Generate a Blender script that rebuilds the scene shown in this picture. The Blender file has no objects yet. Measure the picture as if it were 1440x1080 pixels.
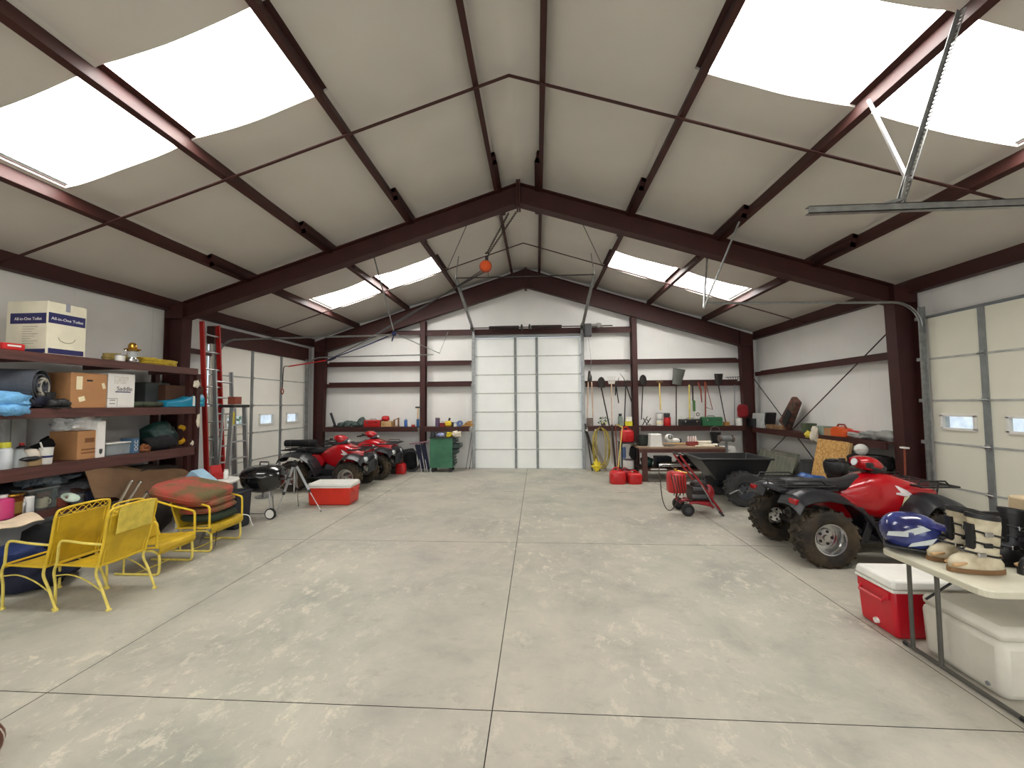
import bpy, math, random
from math import sin, cos, pi, radians, sqrt, atan2, hypot
from mathutils import Vector, Matrix, noise
random.seed(7)
SC = bpy.context.scene
COL = SC.collection
# ---------------------------------------------------------------- camera, world, light, exposure
CAM_F, CAM_X, CAM_H = 564.1, 0.2889, 1.85           # focal length in pixels of the 1440x1080 frame
RIGHT = Vector((0.9980426, 0.0621111, -0.0072921))
FWD = Vector((-0.0616866, 0.9969161, 0.0485081))
UP = Vector((0.0102825, -0.0479633, 0.9987962))
cam_d = bpy.data.cameras.new('camera')
cam_d.sensor_width = 36.0
cam_d.lens = CAM_F / 1440 * 36
cam_d.clip_start = 0.02
cam = bpy.data.objects.new('camera', cam_d)
COL.objects.link(cam)
cam.matrix_world = Matrix(((RIGHT.x, UP.x, -FWD.x, CAM_X), (RIGHT.y, UP.y, -FWD.y, 0), (RIGHT.z, UP.z, -FWD.z, CAM_H), (0, 0, 0, 1)))
SC.camera = cam
vs = SC.view_settings
vs.view_transform = 'Standard'
vs.look = 'None'
vs.gamma = 1
vs.use_curve_mapping = False
vs.exposure = 0.12
SC.cycles.use_denoising = True
SC.cycles.max_bounces = 8
SC.cycles.diffuse_bounces = 6
SC.cycles.sample_clamp_indirect = 6
SKYLIGHT = 13.0
world = bpy.data.worlds.new('world')
SC.world = world
world.use_nodes = True
wn = world.node_tree.nodes
wn['Background'].inputs[0].default_value = (0.80, 0.90, 1.0, 1)
wn['Background'].inputs[1].default_value = 1.0


def area(name, loc, rot, sx, sy, power, color=(1, 1, 1)):
    d = bpy.data.lights.new(name, 'AREA')
    d.shape = 'RECTANGLE'
    d.size, d.size_y, d.energy, d.color = sx, sy, power, color
    o = bpy.data.objects.new(name, d)
    COL.objects.link(o)
    o.location, o.rotation_euler = loc, rot
    return o


# daylight through the wide door opening in the front wall behind the camera
area('front_door_daylight', (0.3, -3.9, 1.9), (radians(90), 0, 0), 7.0, 3.4, 150, (1.0, 0.985, 0.95))


def P(u, v, ax, val):
    """the point of a real plane (ax = val) that stands at a pixel of the 1440x1080 frame"""
    d = RIGHT * ((u - 720) / CAM_F) + FWD + UP * ((540 - v) / CAM_F)
    o = Vector((CAM_X, 0, CAM_H))
    i = 'xyz'.index(ax)
    return o + d * ((val - o[i]) / d[i])


# ---------------------------------------------------------------- materials
def lin(c):
    return tuple(((x / 255) / 12.92 if x <= 10 else (((x / 255) + 0.055) / 1.055) ** 2.4) for x in c)


MATS = {}


def mat(name, rgb, rough=0.6, metal=0.0, var=0.12, scale=6.0, bump=0.0, bscale=None, alpha=1.0, emit=0.0, coat=0.0, rgb2=None, trans=0.0, stretch=None):
    if name in MATS:
        return MATS[name]
    m = bpy.data.materials.new(name)
    MATS[name] = m
    m.use_nodes = True
    nt = m.node_tree
    n, l = nt.nodes, nt.links
    b = n['Principled BSDF']
    c = lin(rgb)
    tc = n.new('ShaderNodeTexCoord')
    mp = n.new('ShaderNodeMapping')
    l.new(tc.outputs['Object'], mp.inputs[0])
    if stretch:
        mp.inputs['Scale'].default_value = stretch
    no = n.new('ShaderNodeTexNoise')
    no.inputs['Scale'].default_value = scale
    no.inputs['Detail'].default_value = 6
    l.new(mp.outputs[0], no.inputs['Vector'])
    cr = n.new('ShaderNodeValToRGB')
    c2 = lin(rgb2) if rgb2 else tuple(min(1, x * (1 + var)) for x in c)
    c1 = c if rgb2 else tuple(x * (1 - var) for x in c)
    cr.color_ramp.elements[0].color = (*c1, 1)
    cr.color_ramp.elements[1].color = (*c2, 1)
    cr.color_ramp.elements[0].position = 0.36
    cr.color_ramp.elements[1].position = 0.64
    l.new(no.outputs[0], cr.inputs[0])
    l.new(cr.outputs[0], b.inputs['Base Color'])
    b.inputs['Roughness'].default_value = rough
    b.inputs['Metallic'].default_value = metal
    b.inputs['Coat Weight'].default_value = coat
    b.inputs['Coat Roughness'].default_value = 0.08
    if trans:
        b.inputs['Transmission Weight'].default_value = trans
        b.inputs['IOR'].default_value = 1.2
    if alpha < 1:
        b.inputs['Alpha'].default_value = alpha
    if emit:
        b.inputs['Emission Color'].default_value = (*c, 1)
        b.inputs['Emission Strength'].default_value = emit
    if bump:
        n2 = n.new('ShaderNodeTexNoise')
        n2.inputs['Scale'].default_value = bscale or scale * 4
        n2.inputs['Detail'].default_value = 4
        l.new(mp.outputs[0], n2.inputs['Vector'])
        bp = n.new('ShaderNodeBump')
        bp.inputs['Strength'].default_value = bump
        bp.inputs['Distance'].default_value = 0.02
        l.new(n2.outputs[0], bp.inputs['Height'])
        l.new(bp.outputs[0], b.inputs['Normal'])
    return m


def concrete():
    m = bpy.data.materials.new('concrete')
    m.use_nodes = True
    nt = m.node_tree
    n, l = nt.nodes, nt.links
    b = n['Principled BSDF']
    tc = n.new('ShaderNodeTexCoord')

    def nz(scale, detail, dist=0.0, stretch=(1, 1, 1), rough=0.6):
        mp = n.new('ShaderNodeMapping')
        mp.inputs['Scale'].default_value = stretch
        mp.inputs['Rotation'].default_value = (0, 0, 0.5)
        l.new(tc.outputs['Object'], mp.inputs[0])
        t = n.new('ShaderNodeTexNoise')
        t.inputs['Scale'].default_value = scale
        t.inputs['Detail'].default_value = detail
        t.inputs['Distortion'].default_value = dist
        t.inputs['Roughness'].default_value = rough
        l.new(mp.outputs[0], t.inputs['Vector'])
        return t.outputs[0]

    def ramp(src, stops):
        r = n.new('ShaderNodeValToRGB')
        e = r.color_ramp.elements
        while len(e) < len(stops):
            e.new(0.5)
        for k, (p, c) in enumerate(stops):
            e[k].position = p
            e[k].color = (*c, 1)
        l.new(src, r.inputs[0])
        return r.outputs[0]

    def mix(f, a, c, kind='MIX'):
        x = n.new('ShaderNodeMix')
        x.data_type = 'RGBA'
        x.blend_type = kind
        if isinstance(f, float):
            x.inputs['Factor'].default_value = f
        else:
            l.new(f, x.inputs['Factor'])
        l.new(a, x.inputs['A'])
        l.new(c, x.inputs['B'])
        return x.outputs['Result']

    base = ramp(nz(1.1, 9, 0.3, (1, 1, 1), 0.68), [(0.32, lin((138, 137, 131))), (0.5, lin((170, 166, 155))), (0.68, lin((190, 184, 170)))])
    green = ramp(nz(0.35, 3, 0.3), [(0.35, lin((178, 168, 154))), (0.65, lin((154, 158, 138)))])
    c = mix(0.35, base, green)
    pale = ramp(nz(7, 12, 0.25, (1, 0.7, 1), 0.78), [(0.53, (0, 0, 0)), (0.60, (1, 1, 1))])
    patch = ramp(nz(0.6, 4, 0.5), [(0.42, (0, 0, 0)), (0.62, (1, 1, 1))])
    f = n.new('ShaderNodeMath')
    f.operation = 'MULTIPLY'
    l.new(pale, f.inputs[0])
    l.new(patch, f.inputs[1])
    f2 = n.new('ShaderNodeMath')
    f2.operation = 'MULTIPLY'
    l.new(f.outputs[0], f2.inputs[0])
    f2.inputs[1].default_value = 0.75
    palec = n.new('ShaderNodeRGB')
    palec.outputs[0].default_value = (*lin((205, 199, 180)), 1)
    c = mix(f2.outputs[0], c, palec.outputs[0])
    dark = ramp(nz(4.0, 12, 0.4, (1, 1.8, 1), 0.78), [(0.55, (0, 0, 0)), (0.72, (1, 1, 1))])
    f3 = n.new('ShaderNodeMath')
    f3.operation = 'MULTIPLY'
    l.new(dark, f3.inputs[0])
    f3.inputs[1].default_value = 0.45
    darkc = n.new('ShaderNodeRGB')
    darkc.outputs[0].default_value = (*lin((122, 117, 108)), 1)
    c = mix(f3.outputs[0], c, darkc.outputs[0])
    l.new(c, b.inputs['Base Color'])
    b.inputs['Roughness'].default_value = 0.55
    b.inputs['Specular IOR Level'].default_value = 0.35
    bp = n.new('ShaderNodeBump')
    bp.inputs['Strength'].default_value = 0.12
    bp.inputs['Distance'].default_value = 0.01
    l.new(nz(9, 8), bp.inputs['Height'])
    l.new(bp.outputs[0], b.inputs['Normal'])
    return m


IRON = mat('red_iron_paint', (58, 21, 15), 0.62, var=0.12, scale=3)
LINER = mat('white_vinyl_liner', (226, 225, 221), 0.5, var=0.03, scale=1.5, bump=0.15, bscale=2.5)
CEIL = mat('white_vinyl_ceiling', (204, 199, 190), 0.45, var=0.03, scale=1.2, bump=0.12, bscale=2.0)
DOORP = mat('cream_door_skin', (222, 221, 204), 0.5, var=0.02, scale=2)
DOORL = mat('lit_door_skin', (236, 234, 224), 0.5, var=0.02, scale=2)  # cream skin made lighter: the left door's brighter light put into the colour
DOORW = mat('white_door_skin', (238, 241, 238), 0.5, var=0.02, scale=2)
GALV = mat('galvanised_steel', (150, 152, 150), 0.38, 0.75, var=0.15, scale=14)
GALVD = mat('door_stile_grey', (128, 132, 132), 0.5, 0.3, var=0.1, scale=8)
DARKM = mat('dark_gap', (30, 28, 26), 0.9)
GLASS = mat('window_glass', (240, 246, 250), 0.05, trans=1.0)
BLACK = mat('black_plastic', (26, 26, 27), 0.45)
RUBBER = mat('rubber', (24, 23, 22), 0.8, bump=0.2, scale=12)
CHROME = mat('chrome', (200, 200, 200), 0.18, 1.0, var=0.03)
ALU = mat('aluminium', (176, 178, 178), 0.35, 0.8, var=0.08)
WHITE = mat('white_plastic', (226, 225, 218), 0.45, var=0.04)
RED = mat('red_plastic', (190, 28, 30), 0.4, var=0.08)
STEELD = mat('dark_steel', (62, 60, 58), 0.5, 0.5)
BROWNW = mat('stained_shelf_timber', (84, 50, 44), 0.55, var=0.22, scale=4, stretch=(6, 0.6, 6))
CARD = mat('cardboard', (176, 128, 84), 0.75, var=0.06)
WOODL = mat('pale_wood', (206, 168, 112), 0.6, var=0.15, scale=5)
YEL = mat('yellow_paint', (216, 182, 42), 0.45, var=0.08, scale=8)


# ---------------------------------------------------------------- mesh builder
class MB:
    """collects shapes; build() links them as ONE mesh object"""

    def __init__(s):
        s.v, s.f, s.mi, s.k = [], [], [], 0
        s.T = None

    def m(s, k):
        s.k = k
        return s

    def add(s, vs, fs):
        o = len(s.v)
        if s.T is not None:
            vs = [s.T @ Vector(p) for p in vs]
        s.v += [tuple(p) for p in vs]
        s.f += [tuple(i + o for i in f) for f in fs]
        s.mi += [s.k] * len(fs)
        return s

    def box(s, c, d, rot=None, taper=None):
        hx, hy, hz = d[0] / 2, d[1] / 2, d[2] / 2
        t = taper or (1, 1)
        q = [(-hx, -hy, -hz), (hx, -hy, -hz), (hx, hy, -hz), (-hx, hy, -hz), (-hx * t[0], -hy * t[1], hz), (hx * t[0], -hy * t[1], hz), (hx * t[0], hy * t[1], hz), (-hx * t[0], hy * t[1], hz)]
        c = Vector(c)
        if rot:
            R = Matrix.Rotation(rot[2], 3, 'Z') @ Matrix.Rotation(rot[1], 3, 'Y') @ Matrix.Rotation(rot[0], 3, 'X')
            q = [R @ Vector(p) + c for p in q]
        else:
            q = [Vector(p) + c for p in q]
        return s.add(q, [(0, 3, 2, 1), (4, 5, 6, 7), (0, 1, 5, 4), (1, 2, 6, 5), (2, 3, 7, 6), (3, 0, 4, 7)])

    def span(s, x0, x1, y0, y1, z0, z1):
        return s.box(((x0 + x1) / 2, (y0 + y1) / 2, (z0 + z1) / 2), (abs(x1 - x0), abs(y1 - y0), abs(z1 - z0)))

    def tube(s, pts, r, n=8, closed=False, caps=True, flat=1.0):
        pts = [Vector(p) for p in pts]
        k = len(pts)
        rs = r if isinstance(r, (list, tuple)) else [r] * k
        vs, fs = [], []
        up = None
        for i, p in enumerate(pts):
            if closed:
                t = pts[(i + 1) % k] - pts[i - 1]
            else:
                t = pts[min(i + 1, k - 1)] - pts[max(i - 1, 0)]
            if t.length < 1e-9:
                t = Vector((0, 0, 1))
            t.normalize()
            if up is None:
                up = Vector((0, 0, 1)) if abs(t.z) < 0.9 else Vector((1, 0, 0))
            a = t.cross(up)
            if a.length < 1e-4:
                a = t.cross(Vector((0.3, 1, 0.2)))
            a.normalize()
            b = a.cross(t).normalized()
            up = b
            for j in range(n):
                an = 2 * pi * j / n
                vs.append(p + a * (cos(an) * rs[i]) + b * (sin(an) * rs[i] * flat))
        for i in range(k if closed else k - 1):
            for j in range(n):
                i2 = (i + 1) % k
                fs.append((i * n + j, i * n + (j + 1) % n, i2 * n + (j + 1) % n, i2 * n + j))
        if caps and not closed:
            fs.append(tuple(range(n))[::-1])
            fs.append(tuple((k - 1) * n + j for j in range(n)))
        return s.add(vs, fs)

    def lathe(s, prof, c=(0, 0, 0), axis='z', n=20, sy=1.0, caps=True):
        vs, fs = [], []
        for r, z in prof:
            for j in range(n):
                a = 2 * pi * j / n
                x, y = cos(a) * r, sin(a) * r * sy
                p = {'z': (x, y, z), 'x': (z, x, y), 'y': (x, z, y)}[axis]
                vs.append((p[0] + c[0], p[1] + c[1], p[2] + c[2]))
        for i in range(len(prof) - 1):
            for j in range(n):
                q = (i * n + j, i * n + (j + 1) % n, (i + 1) * n + (j + 1) % n, (i + 1) * n + j)
                fs.append(q[::-1] if axis == 'y' else q)
        e = len(prof) - 1
        if caps and prof[0][0] > 1e-6:
            fs.append(tuple(range(n))[::-1])
        if caps and prof[e][0] > 1e-6:
            fs.append(tuple(e * n + j for j in range(n)))
        return s.add(vs, fs)

    def cyl(s, p0, p1, r, r1=None, n=14):
        return s.tube([p0, p1], [r, r if r1 is None else r1], n)

    def prism(s, poly, axis, d0, d1):
        k = len(poly)
        g = {'x': lambda a, b, d: (d, a, b), 'y': lambda a, b, d: (a, d, b), 'z': lambda a, b, d: (a, b, d)}[axis]
        vs = [g(a, b, d0) for a, b in poly] + [g(a, b, d1) for a, b in poly]
        fs = [tuple(range(k))[::-1], tuple(range(k, 2 * k))] + [(i, (i + 1) % k, k + (i + 1) % k, k + i) for i in range(k)]
        return s.add(vs, fs)

    def loft(s, rings, closed=True, caps=True):
        n = len(rings[0])
        vs = [p for r in rings for p in r]
        fs = []
        for i in range(len(rings) - 1):
            for j in range(n if closed else n - 1):
                fs.append((i * n + j, i * n + (j + 1) % n, (i + 1) * n + (j + 1) % n, (i + 1) * n + j))
        if caps and closed:
            fs.append(tuple(range(n))[::-1])
            fs.append(tuple((len(rings) - 1) * n + j for j in range(n)))
        return s.add(vs, fs)

    def grid(s, fn, nu, nv, thick=0.0):
        """sheet fn(u,v) -> point, u,v in 0..1; thick > 0 gives it a back and edges"""
        vs = [Vector(fn(i / nu, j / nv)) for i in range(nu + 1) for j in range(nv + 1)]
        w = nv + 1
        fs = [(i * w + j, (i + 1) * w + j, (i + 1) * w + j + 1, i * w + j + 1) for i in range(nu) for j in range(nv)]
        if thick:
            nrm = [Vector((0, 0, 0)) for _ in vs]
            for f in fs:
                q = (vs[f[1]] - vs[f[0]]).cross(vs[f[3]] - vs[f[0]])
                for i in f:
                    nrm[i] += q
            o = len(vs)
            vs = vs + [p - (q.normalized() if q.length > 0 else q) * thick for p, q in zip(vs, nrm)]
            fs += [tuple(i + o for i in f[::-1]) for f in fs]
            edge = [i * w for i in range(nu + 1)] + [nu * w + j for j in range(1, w)] + [i * w + nv for i in range(nu - 1, -1, -1)] + [j for j in range(nv - 1, 0, -1)]
            for a, b in zip(edge, edge[1:] + edge[:1]):
                fs.append((b, a, a + o, b + o))
        return s.add(vs, fs)

    def blob(s, c, d, amp=0.15, freq=2.0, seed=0, n=12, sq=1.0, flatten=None):
        """lumpy closed body with half sizes d; sq < 1 squares it off"""
        rings = []
        c = Vector(c)
        for i in range(1, n):
            th = pi * i / n
            ring = []
            for j in range(2 * n):
                ph = 2 * pi * j / (2 * n)
                q = Vector((sin(th) * cos(ph), sin(th) * sin(ph), -cos(th)))
                e = Vector(tuple(math.copysign(abs(t) ** sq, t) for t in q))
                w = 1 + amp * noise.noise(q * freq + Vector((seed * 7.1, seed * 3.3, 1.7))) * 2
                p = Vector((e.x * d[0] * w, e.y * d[1] * w, e.z * d[2] * w))
                if flatten is not None and p.z < -d[2] * flatten:
                    p.z = -d[2] * flatten
                ring.append(p + c)
            rings.append(ring)
        return s.loft(rings)

    def build(s, name, mats=None, parent=None, smooth=True, bevel=0.0, loc=None, rot=None, angle=38):
        me = bpy.data.meshes.new(name)
        me.from_pydata(s.v, [], s.f)
        mats = mats if isinstance(mats, (list, tuple)) else [mats]
        for m in mats:
            me.materials.append(m)
        if len(mats) > 1:
            me.polygons.foreach_set('material_index', s.mi)
        if smooth:
            me.polygons.foreach_set('use_smooth', [True] * len(me.polygons))
            me.update()
            me.set_sharp_from_angle(angle=radians(angle))
        me.update()
        o = bpy.data.objects.new(name, me)
        COL.objects.link(o)
        if parent:
            o.parent = parent
        if loc is not None:
            o.location = loc
        if rot is not None:
            o.rotation_euler = rot
        if bevel:
            b = o.modifiers.new('bevel', 'BEVEL')
            b.width, b.segments, b.limit_method, b.angle_limit = bevel, 2, 'ANGLE', radians(40)
            b.harden_normals = False
        return o


def tag(o, label=None, cat=None, group=None, kind=None):
    for k, x in (('label', label), ('category', cat), ('group', group), ('kind', kind)):
        if x:
            o[k] = x
    return o


def thing(name, label, cat, loc=(0, 0, 0), rz=0.0, group=None, kind=None):
    o = bpy.data.objects.new(name, None)
    o.empty_display_size = 0.1
    COL.objects.link(o)
    o.location = loc
    o.rotation_euler = (0, 0, rz)
    return tag(o, label, cat, group, kind)


def copy_thing(o, loc, rz, label=None, group=None, parent=None):
    c = o.copy()
    COL.objects.link(c)
    if parent is None:
        c.location = loc
        c.rotation_euler = (0, 0, rz)
        if label:
            c['label'] = label
    else:
        c.parent = parent
    for ch in list(o.children):
        copy_thing(ch, None, None, parent=c)
    return c


def smooth_path(pts, k=5):
    pts = [Vector(p) for p in pts]
    out = []
    for i in range(len(pts) - 1):
        p0, p1, p2, p3 = pts[max(i - 1, 0)], pts[i], pts[i + 1], pts[min(i + 2, len(pts) - 1)]
        for j in range(k):
            t = j / k
            out.append(0.5 * ((2 * p1) + (p2 - p0) * t + (2 * p0 - 5 * p1 + 4 * p2 - p3) * t * t + (3 * p1 - p0 - 3 * p2 + p3) * t ** 3))
    out.append(pts[-1])
    return out


def arc(c, r, a0, a1, n, plane='xz', off=0.0):
    out = []
    for i in range(n + 1):
        a = a0 + (a1 - a0) * i / n
        x, y = cos(a) * r, sin(a) * r
        out.append({'xz': (c[0] + x, c[1] + off, c[2] + y), 'yz': (c[0] + off, c[1] + x, c[2] + y), 'xy': (c[0] + x, c[1] + y, c[2] + off)}[plane])
    return out
# ---------------------------------------------------------------- the building
W, YB, YF0 = 6.45, 11.6, -4.2           # half width, back liner, front wall
FRY, BKY, FR0 = 6.89, 11.4, 1.9         # steel frames


def zpb(x):                             # underside of the purlins
    return 5.70 - 0.322 * abs(x)


CEILT = 0.21
PX = [0.36, 1.93, 3.42, 4.94]
# floor: dark bed with concrete slabs, joints left open
fl = MB().span(-6.8, 6.8, YF0, YB + .3, -0.25, -0.03).build('floor', DARKM, smooth=False)
tag(fl, 'grey mottled concrete floor cut by thin control joints', 'floor', kind='structure')
CONC = concrete()
xs = [-6.8, -2.9, 0.0, 3.0, 6.8]
ys = [YF0, -0.6, 2.5, 5.43, 8.5, YB + .3]
for i in range(4):
    for j in range(5):
        q = MB().span(xs[i] + .003, xs[i + 1] - .003, ys[j] + .003, ys[j + 1] - .003, -0.12, 0)
        q.mi = [0, 0, 1, 1, 1, 1]
        q.build('slab', [CONC, DARKM], fl, smooth=False)


def wall_panels(parent, rects, axis, plane, inward, step):
    """liner strips with recessed seams; rects in (a0,a1,z0,z1)"""
    for a0, a1, z0, z1 in rects:
        k = max(1, round((a1 - a0) / step))
        for i in range(k):
            p, q = a0 + (a1 - a0) * i / k + .001, a0 + (a1 - a0) * (i + 1) / k - .001
            b = MB()

            def zt(t):
                return z1 if z1 is not None else zpb(t) + CEILT + .02
            if axis == 'y':
                poly = [(p, z0), (q, z0), (q, zt(q)), (p, zt(p))]
                if z1 is None and p < 0 < q:
                    poly.insert(3, (0, zt(0)))
                b.prism(poly, 'y', plane, plane + .02 * inward)
            else:
                b.span(plane, plane + .02 * inward, p, q, z0, z1)
            b.build('panel', LINER, parent, smooth=False)


def struct_mesh(b, name, m, label, cat, bevel=0, parent=None):
    o = b.build(name, m, parent, smooth=False, bevel=bevel)
    if parent is None:
        tag(o, label, cat, kind='structure')
    return o


# back wall with the opening of the tall door
DX0, DX1, DZ = -1.50, 1.56, 3.80
b = MB()
b.prism([(-6.8, 0), (DX0, 0), (DX0, DZ), (-6.8, DZ)], 'y', YB + .02, YB + .14)
b.prism([(DX1, 0), (6.8, 0), (6.8, DZ), (DX1, DZ)], 'y', YB + .02, YB + .14)
b.prism([(-6.8, DZ), (6.8, DZ), (6.8, 4.0), (0, 6.2), (-6.8, 4.0)], 'y', YB + .02, YB + .14)
wb = struct_mesh(b, 'wall_back', LINER, 'white lined gable wall at the far end around the tall door', 'wall')
wall_panels(wb, [(-6.5, DX0, 0, DZ), (DX1, 6.5, 0, DZ), (-6.45, 6.45, DZ, None)], 'y', YB + .02, -1, 1.25)
# side walls
HE = zpb(W) + CEILT
LD0, LD1, LDZ = 7.80, 11.05, 3.14
RD0, RD1, RDZ = 2.75, 6.56, 3.14
b = MB().span(-W - .14, -W - .02, YF0, LD0, 0, HE).span(-W - .14, -W - .02, LD1, YB + .14, 0, HE).span(-W - .14, -W - .02, LD0, LD1, LDZ, HE)
wl = struct_mesh(b, 'wall_left', LINER, 'white lined left side wall behind the brown shelves', 'wall')
wall_panels(wl, [(YF0, LD0, 0, HE - .05), (LD1, YB, 0, HE - .05), (LD0, LD1, LDZ, HE - .05)], 'x', -W - .02, 1, 1.25)
b = MB().span(W + .02, W + .14, YF0, RD0, 0, HE).span(W + .02, W + .14, RD1, YB + .14, 0, HE).span(W + .02, W + .14, RD0, RD1, RDZ, HE)
wr = struct_mesh(b, 'wall_right', LINER, 'white lined right side wall with brace rods', 'wall')
wall_panels(wr, [(YF0, RD0, 0, HE - .05), (RD1, YB, 0, HE - .05), (RD0, RD1, RDZ, HE - .05)], 'x', W + .02, -1, 1.25)
b = MB().prism([(-6.8, 0), (-3.6, 0), (-3.6, 3.6), (4.2, 3.6), (4.2, 0), (6.8, 0), (6.8, 4.0), (0, 6.2), (-6.8, 4.0)], 'y', YF0 - .12, YF0)
struct_mesh(b, 'wall_front', LINER, 'white lined front gable wall behind the viewer', 'wall')

# ceiling: sagging vinyl between purlins, open where the skylights are
SKY = [(3.08, 4.05), (8.85, 9.87), (-2.9, -1.9)]
ce = MB().prism([(-6.8, 3.86 + .5), (0, 6.52), (6.8, 3.86 + .5), (6.8, 3.86 + .54), (0, 6.56), (-6.8, 3.86 + .54)], 'y', YB + .1, YB + .14)
ceil = struct_mesh(ce, 'ceiling', CEIL, 'white vinyl insulation sagging between red purlins', 'ceiling')
edges = [-6.6] + [-x for x in PX[::-1]] + PX + [6.6]


def ceil_sheet(x0, x1, y0, y1):
    def fn(u, v):
        x = x0 + (x1 - x0) * u
        y = y0 + (y1 - y0) * v
        s = sin(pi * u) ** 0.8
        z = zpb(x) + CEILT - .03 - 0.045 * s * (1 + 0.35 * noise.noise(Vector((x * .9, y * .7, 3))))
        if x0 < 0 < x1:
            z -= 0.10 * max(0, 1 - abs(x) / .36) ** 2
        z += 0.012 * noise.noise(Vector((x * 2.2, y * 1.4, 0)))
        return (x, y, z)
    MB().grid(lambda u, v: fn(1 - u, v), 10, max(3, int((y1 - y0) / .2)), 0.03).build('panel', CEIL, ceil, angle=80)


for i in range(len(edges) - 1):
    x0, x1 = edges[i], edges[i + 1]
    lit = 1.5 < abs((x0 + x1) / 2) < 4.5
    cuts = [YF0, 0.0, 1.55, 3.08, 4.05, 5.4, 6.89, 8.2, 8.85, 9.87, YB + .1]
    if not lit:
        cuts = [YF0, 0.0, 1.55, 3.08, 5.0, 6.89, 8.85, 10.3, YB + .1]
    else:
        cuts = [YF0, -2.9, -1.9] + cuts[1:]
    for a, c in zip(cuts, cuts[1:]):
        if lit and any(abs(a - s0) < .01 for s0, s1 in SKY):
            continue
        ceil_sheet(x0, x1, a, c)
# skylights: translucent sheets in the roof skin, glowing with the sky behind them
SKYM = mat('translucent_fibreglass', (255, 253, 250), 0.5, emit=SKYLIGHT, var=0.0)
k = 0
WHERE = {0: 'in the near roof', 1: 'in the far roof bay', 2: 'in the roof behind the viewer'}
for si, (y0, y1) in enumerate(SKY):
    for x0, x1 in ((-4.94, -3.42), (-3.42, -1.93), (1.93, 3.42), (3.42, 4.94)):
        k += 1
        side = ('left' if x0 < 0 else 'right') + (' slope, the lower sheet' if abs(x0 + x1) > 7 else ' slope, the upper sheet')
        b = MB()
        z = lambda x: zpb(x) + CEILT + .07
        e0, e1 = x0 - .05, x1 + .05
        b.prism([(e0, z(e0)), (e1, z(e1)), (e1, z(e1) + .01), (e0, z(e0) + .01)], 'y', y0 - .22, y1 + .22)
        o = b.build('window_%d' % k, SKYM, smooth=False)
        tag(o, 'glowing translucent skylight %s, %s' % (WHERE[si], side), 'skylight', kind='structure')
# roof deck that closes the roof around the skylights
b = MB()
for s in (-1, 1):
    for x0, x1, gaps in ((0, 1.93, 0), (1.93, 4.94, 1), (4.94, 6.8, 0)):
        ysp = [YF0 - .1] + ([t for g in sorted(SKY) for t in (g[0] - .04, g[1] + .04)] if gaps else []) + [YB + .14]
        for a, c in list(zip(ysp, ysp[1:]))[::2]:
            z = lambda x: zpb(x) + CEILT + .12
            p = [(s * x0, z(x0)), (s * x1, z(x1)), (s * x1, z(x1) + .03), (s * x0, z(x0) + .03)]
            b.prism(p if s > 0 else p[::-1], 'y', a, c)
struct_mesh(b, 'roof_deck', GALV, 'metal roof deck above the insulation', 'roof')


# rigid frames
def ibeam_prism(b, inner, outer, y, wid=.2, tf=.014, tw=.01):
    """inner/outer: matching lists of (x,z) edges of the web"""
    n = len(inner)
    for i in range(n - 1):
        b.prism([inner[i], inner[i + 1], outer[i + 1], outer[i]], 'y', y - tw / 2, y + tw / 2)
        for e in (inner, outer):
            p, q = Vector((e[i][0], e[i][1])), Vector((e[i + 1][0], e[i + 1][1]))
            d = (q - p).normalized()
            nn = Vector((-d.y, d.x)) * tf / 2
            b.prism([tuple(p + nn), tuple(q + nn), tuple(q - nn), tuple(p - nn)], 'y', y - wid / 2, y + wid / 2)


def frame(y, label, zi0=5.34, slope_i=.313, cin=(6.08, 6.15), cout=6.42, wid=.2, knee=3.45):
    t = thing('steel_frame', label, 'beam', (0, y, 0), kind='structure')
    for s in (-1, 1):
        xk = cin[0]
        zk = zi0 - slope_i * xk
        zo = lambda x: zpb(x) - .008
        b = MB()
        ibeam_prism(b, [(0, zi0), (s * xk * .5, zi0 - slope_i * xk * .5), (s * xk, zk)], [(0, zo(0)), (s * xk * .5, zo(xk * .5)), (s * xk, zo(xk))], 0, wid)
        b.build('rafter', IRON, t, smooth=False)
        b = MB()
        ibeam_prism(b, [(s * cin[1], 0.02), (s * cin[0], zk)], [(s * cout, 0.02), (s * cout, zo(cout))], 0, wid)
        b.prism([(s * cin[0], zk), (s * cout, zk), (s * cout, zo(cout)), (s * cin[0], zo(cin[0]))], 'y', -wid / 2, wid / 2)
        b.build('column', IRON, t, smooth=False)
        MB().box((s * 6.33, 0, .01), (.3, .26, .02)).build('base_plate', IRON, t, smooth=False)
    b = MB()
    for s in (-1, 1):
        b.box((s * .02, 0, (zi0 + zpb(0)) / 2), (.03, wid + .02, zpb(0) - zi0 + .16))
    b.build('splice_plate', IRON, t, smooth=False)
    return t


frame(FRY, 'big dark red steel gable frame spanning the middle of the workshop')
frame(BKY - .02, 'dark red steel gable frame against the far wall', 5.18, .302, (5.88, 5.95), 6.2, .16)
frame(FR0 - 3.2, 'dark red steel gable frame behind the viewer')

# purlins: Z sections bay by bay, thicker where they lap over the frames
TH = atan2(.322, 1)


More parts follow.
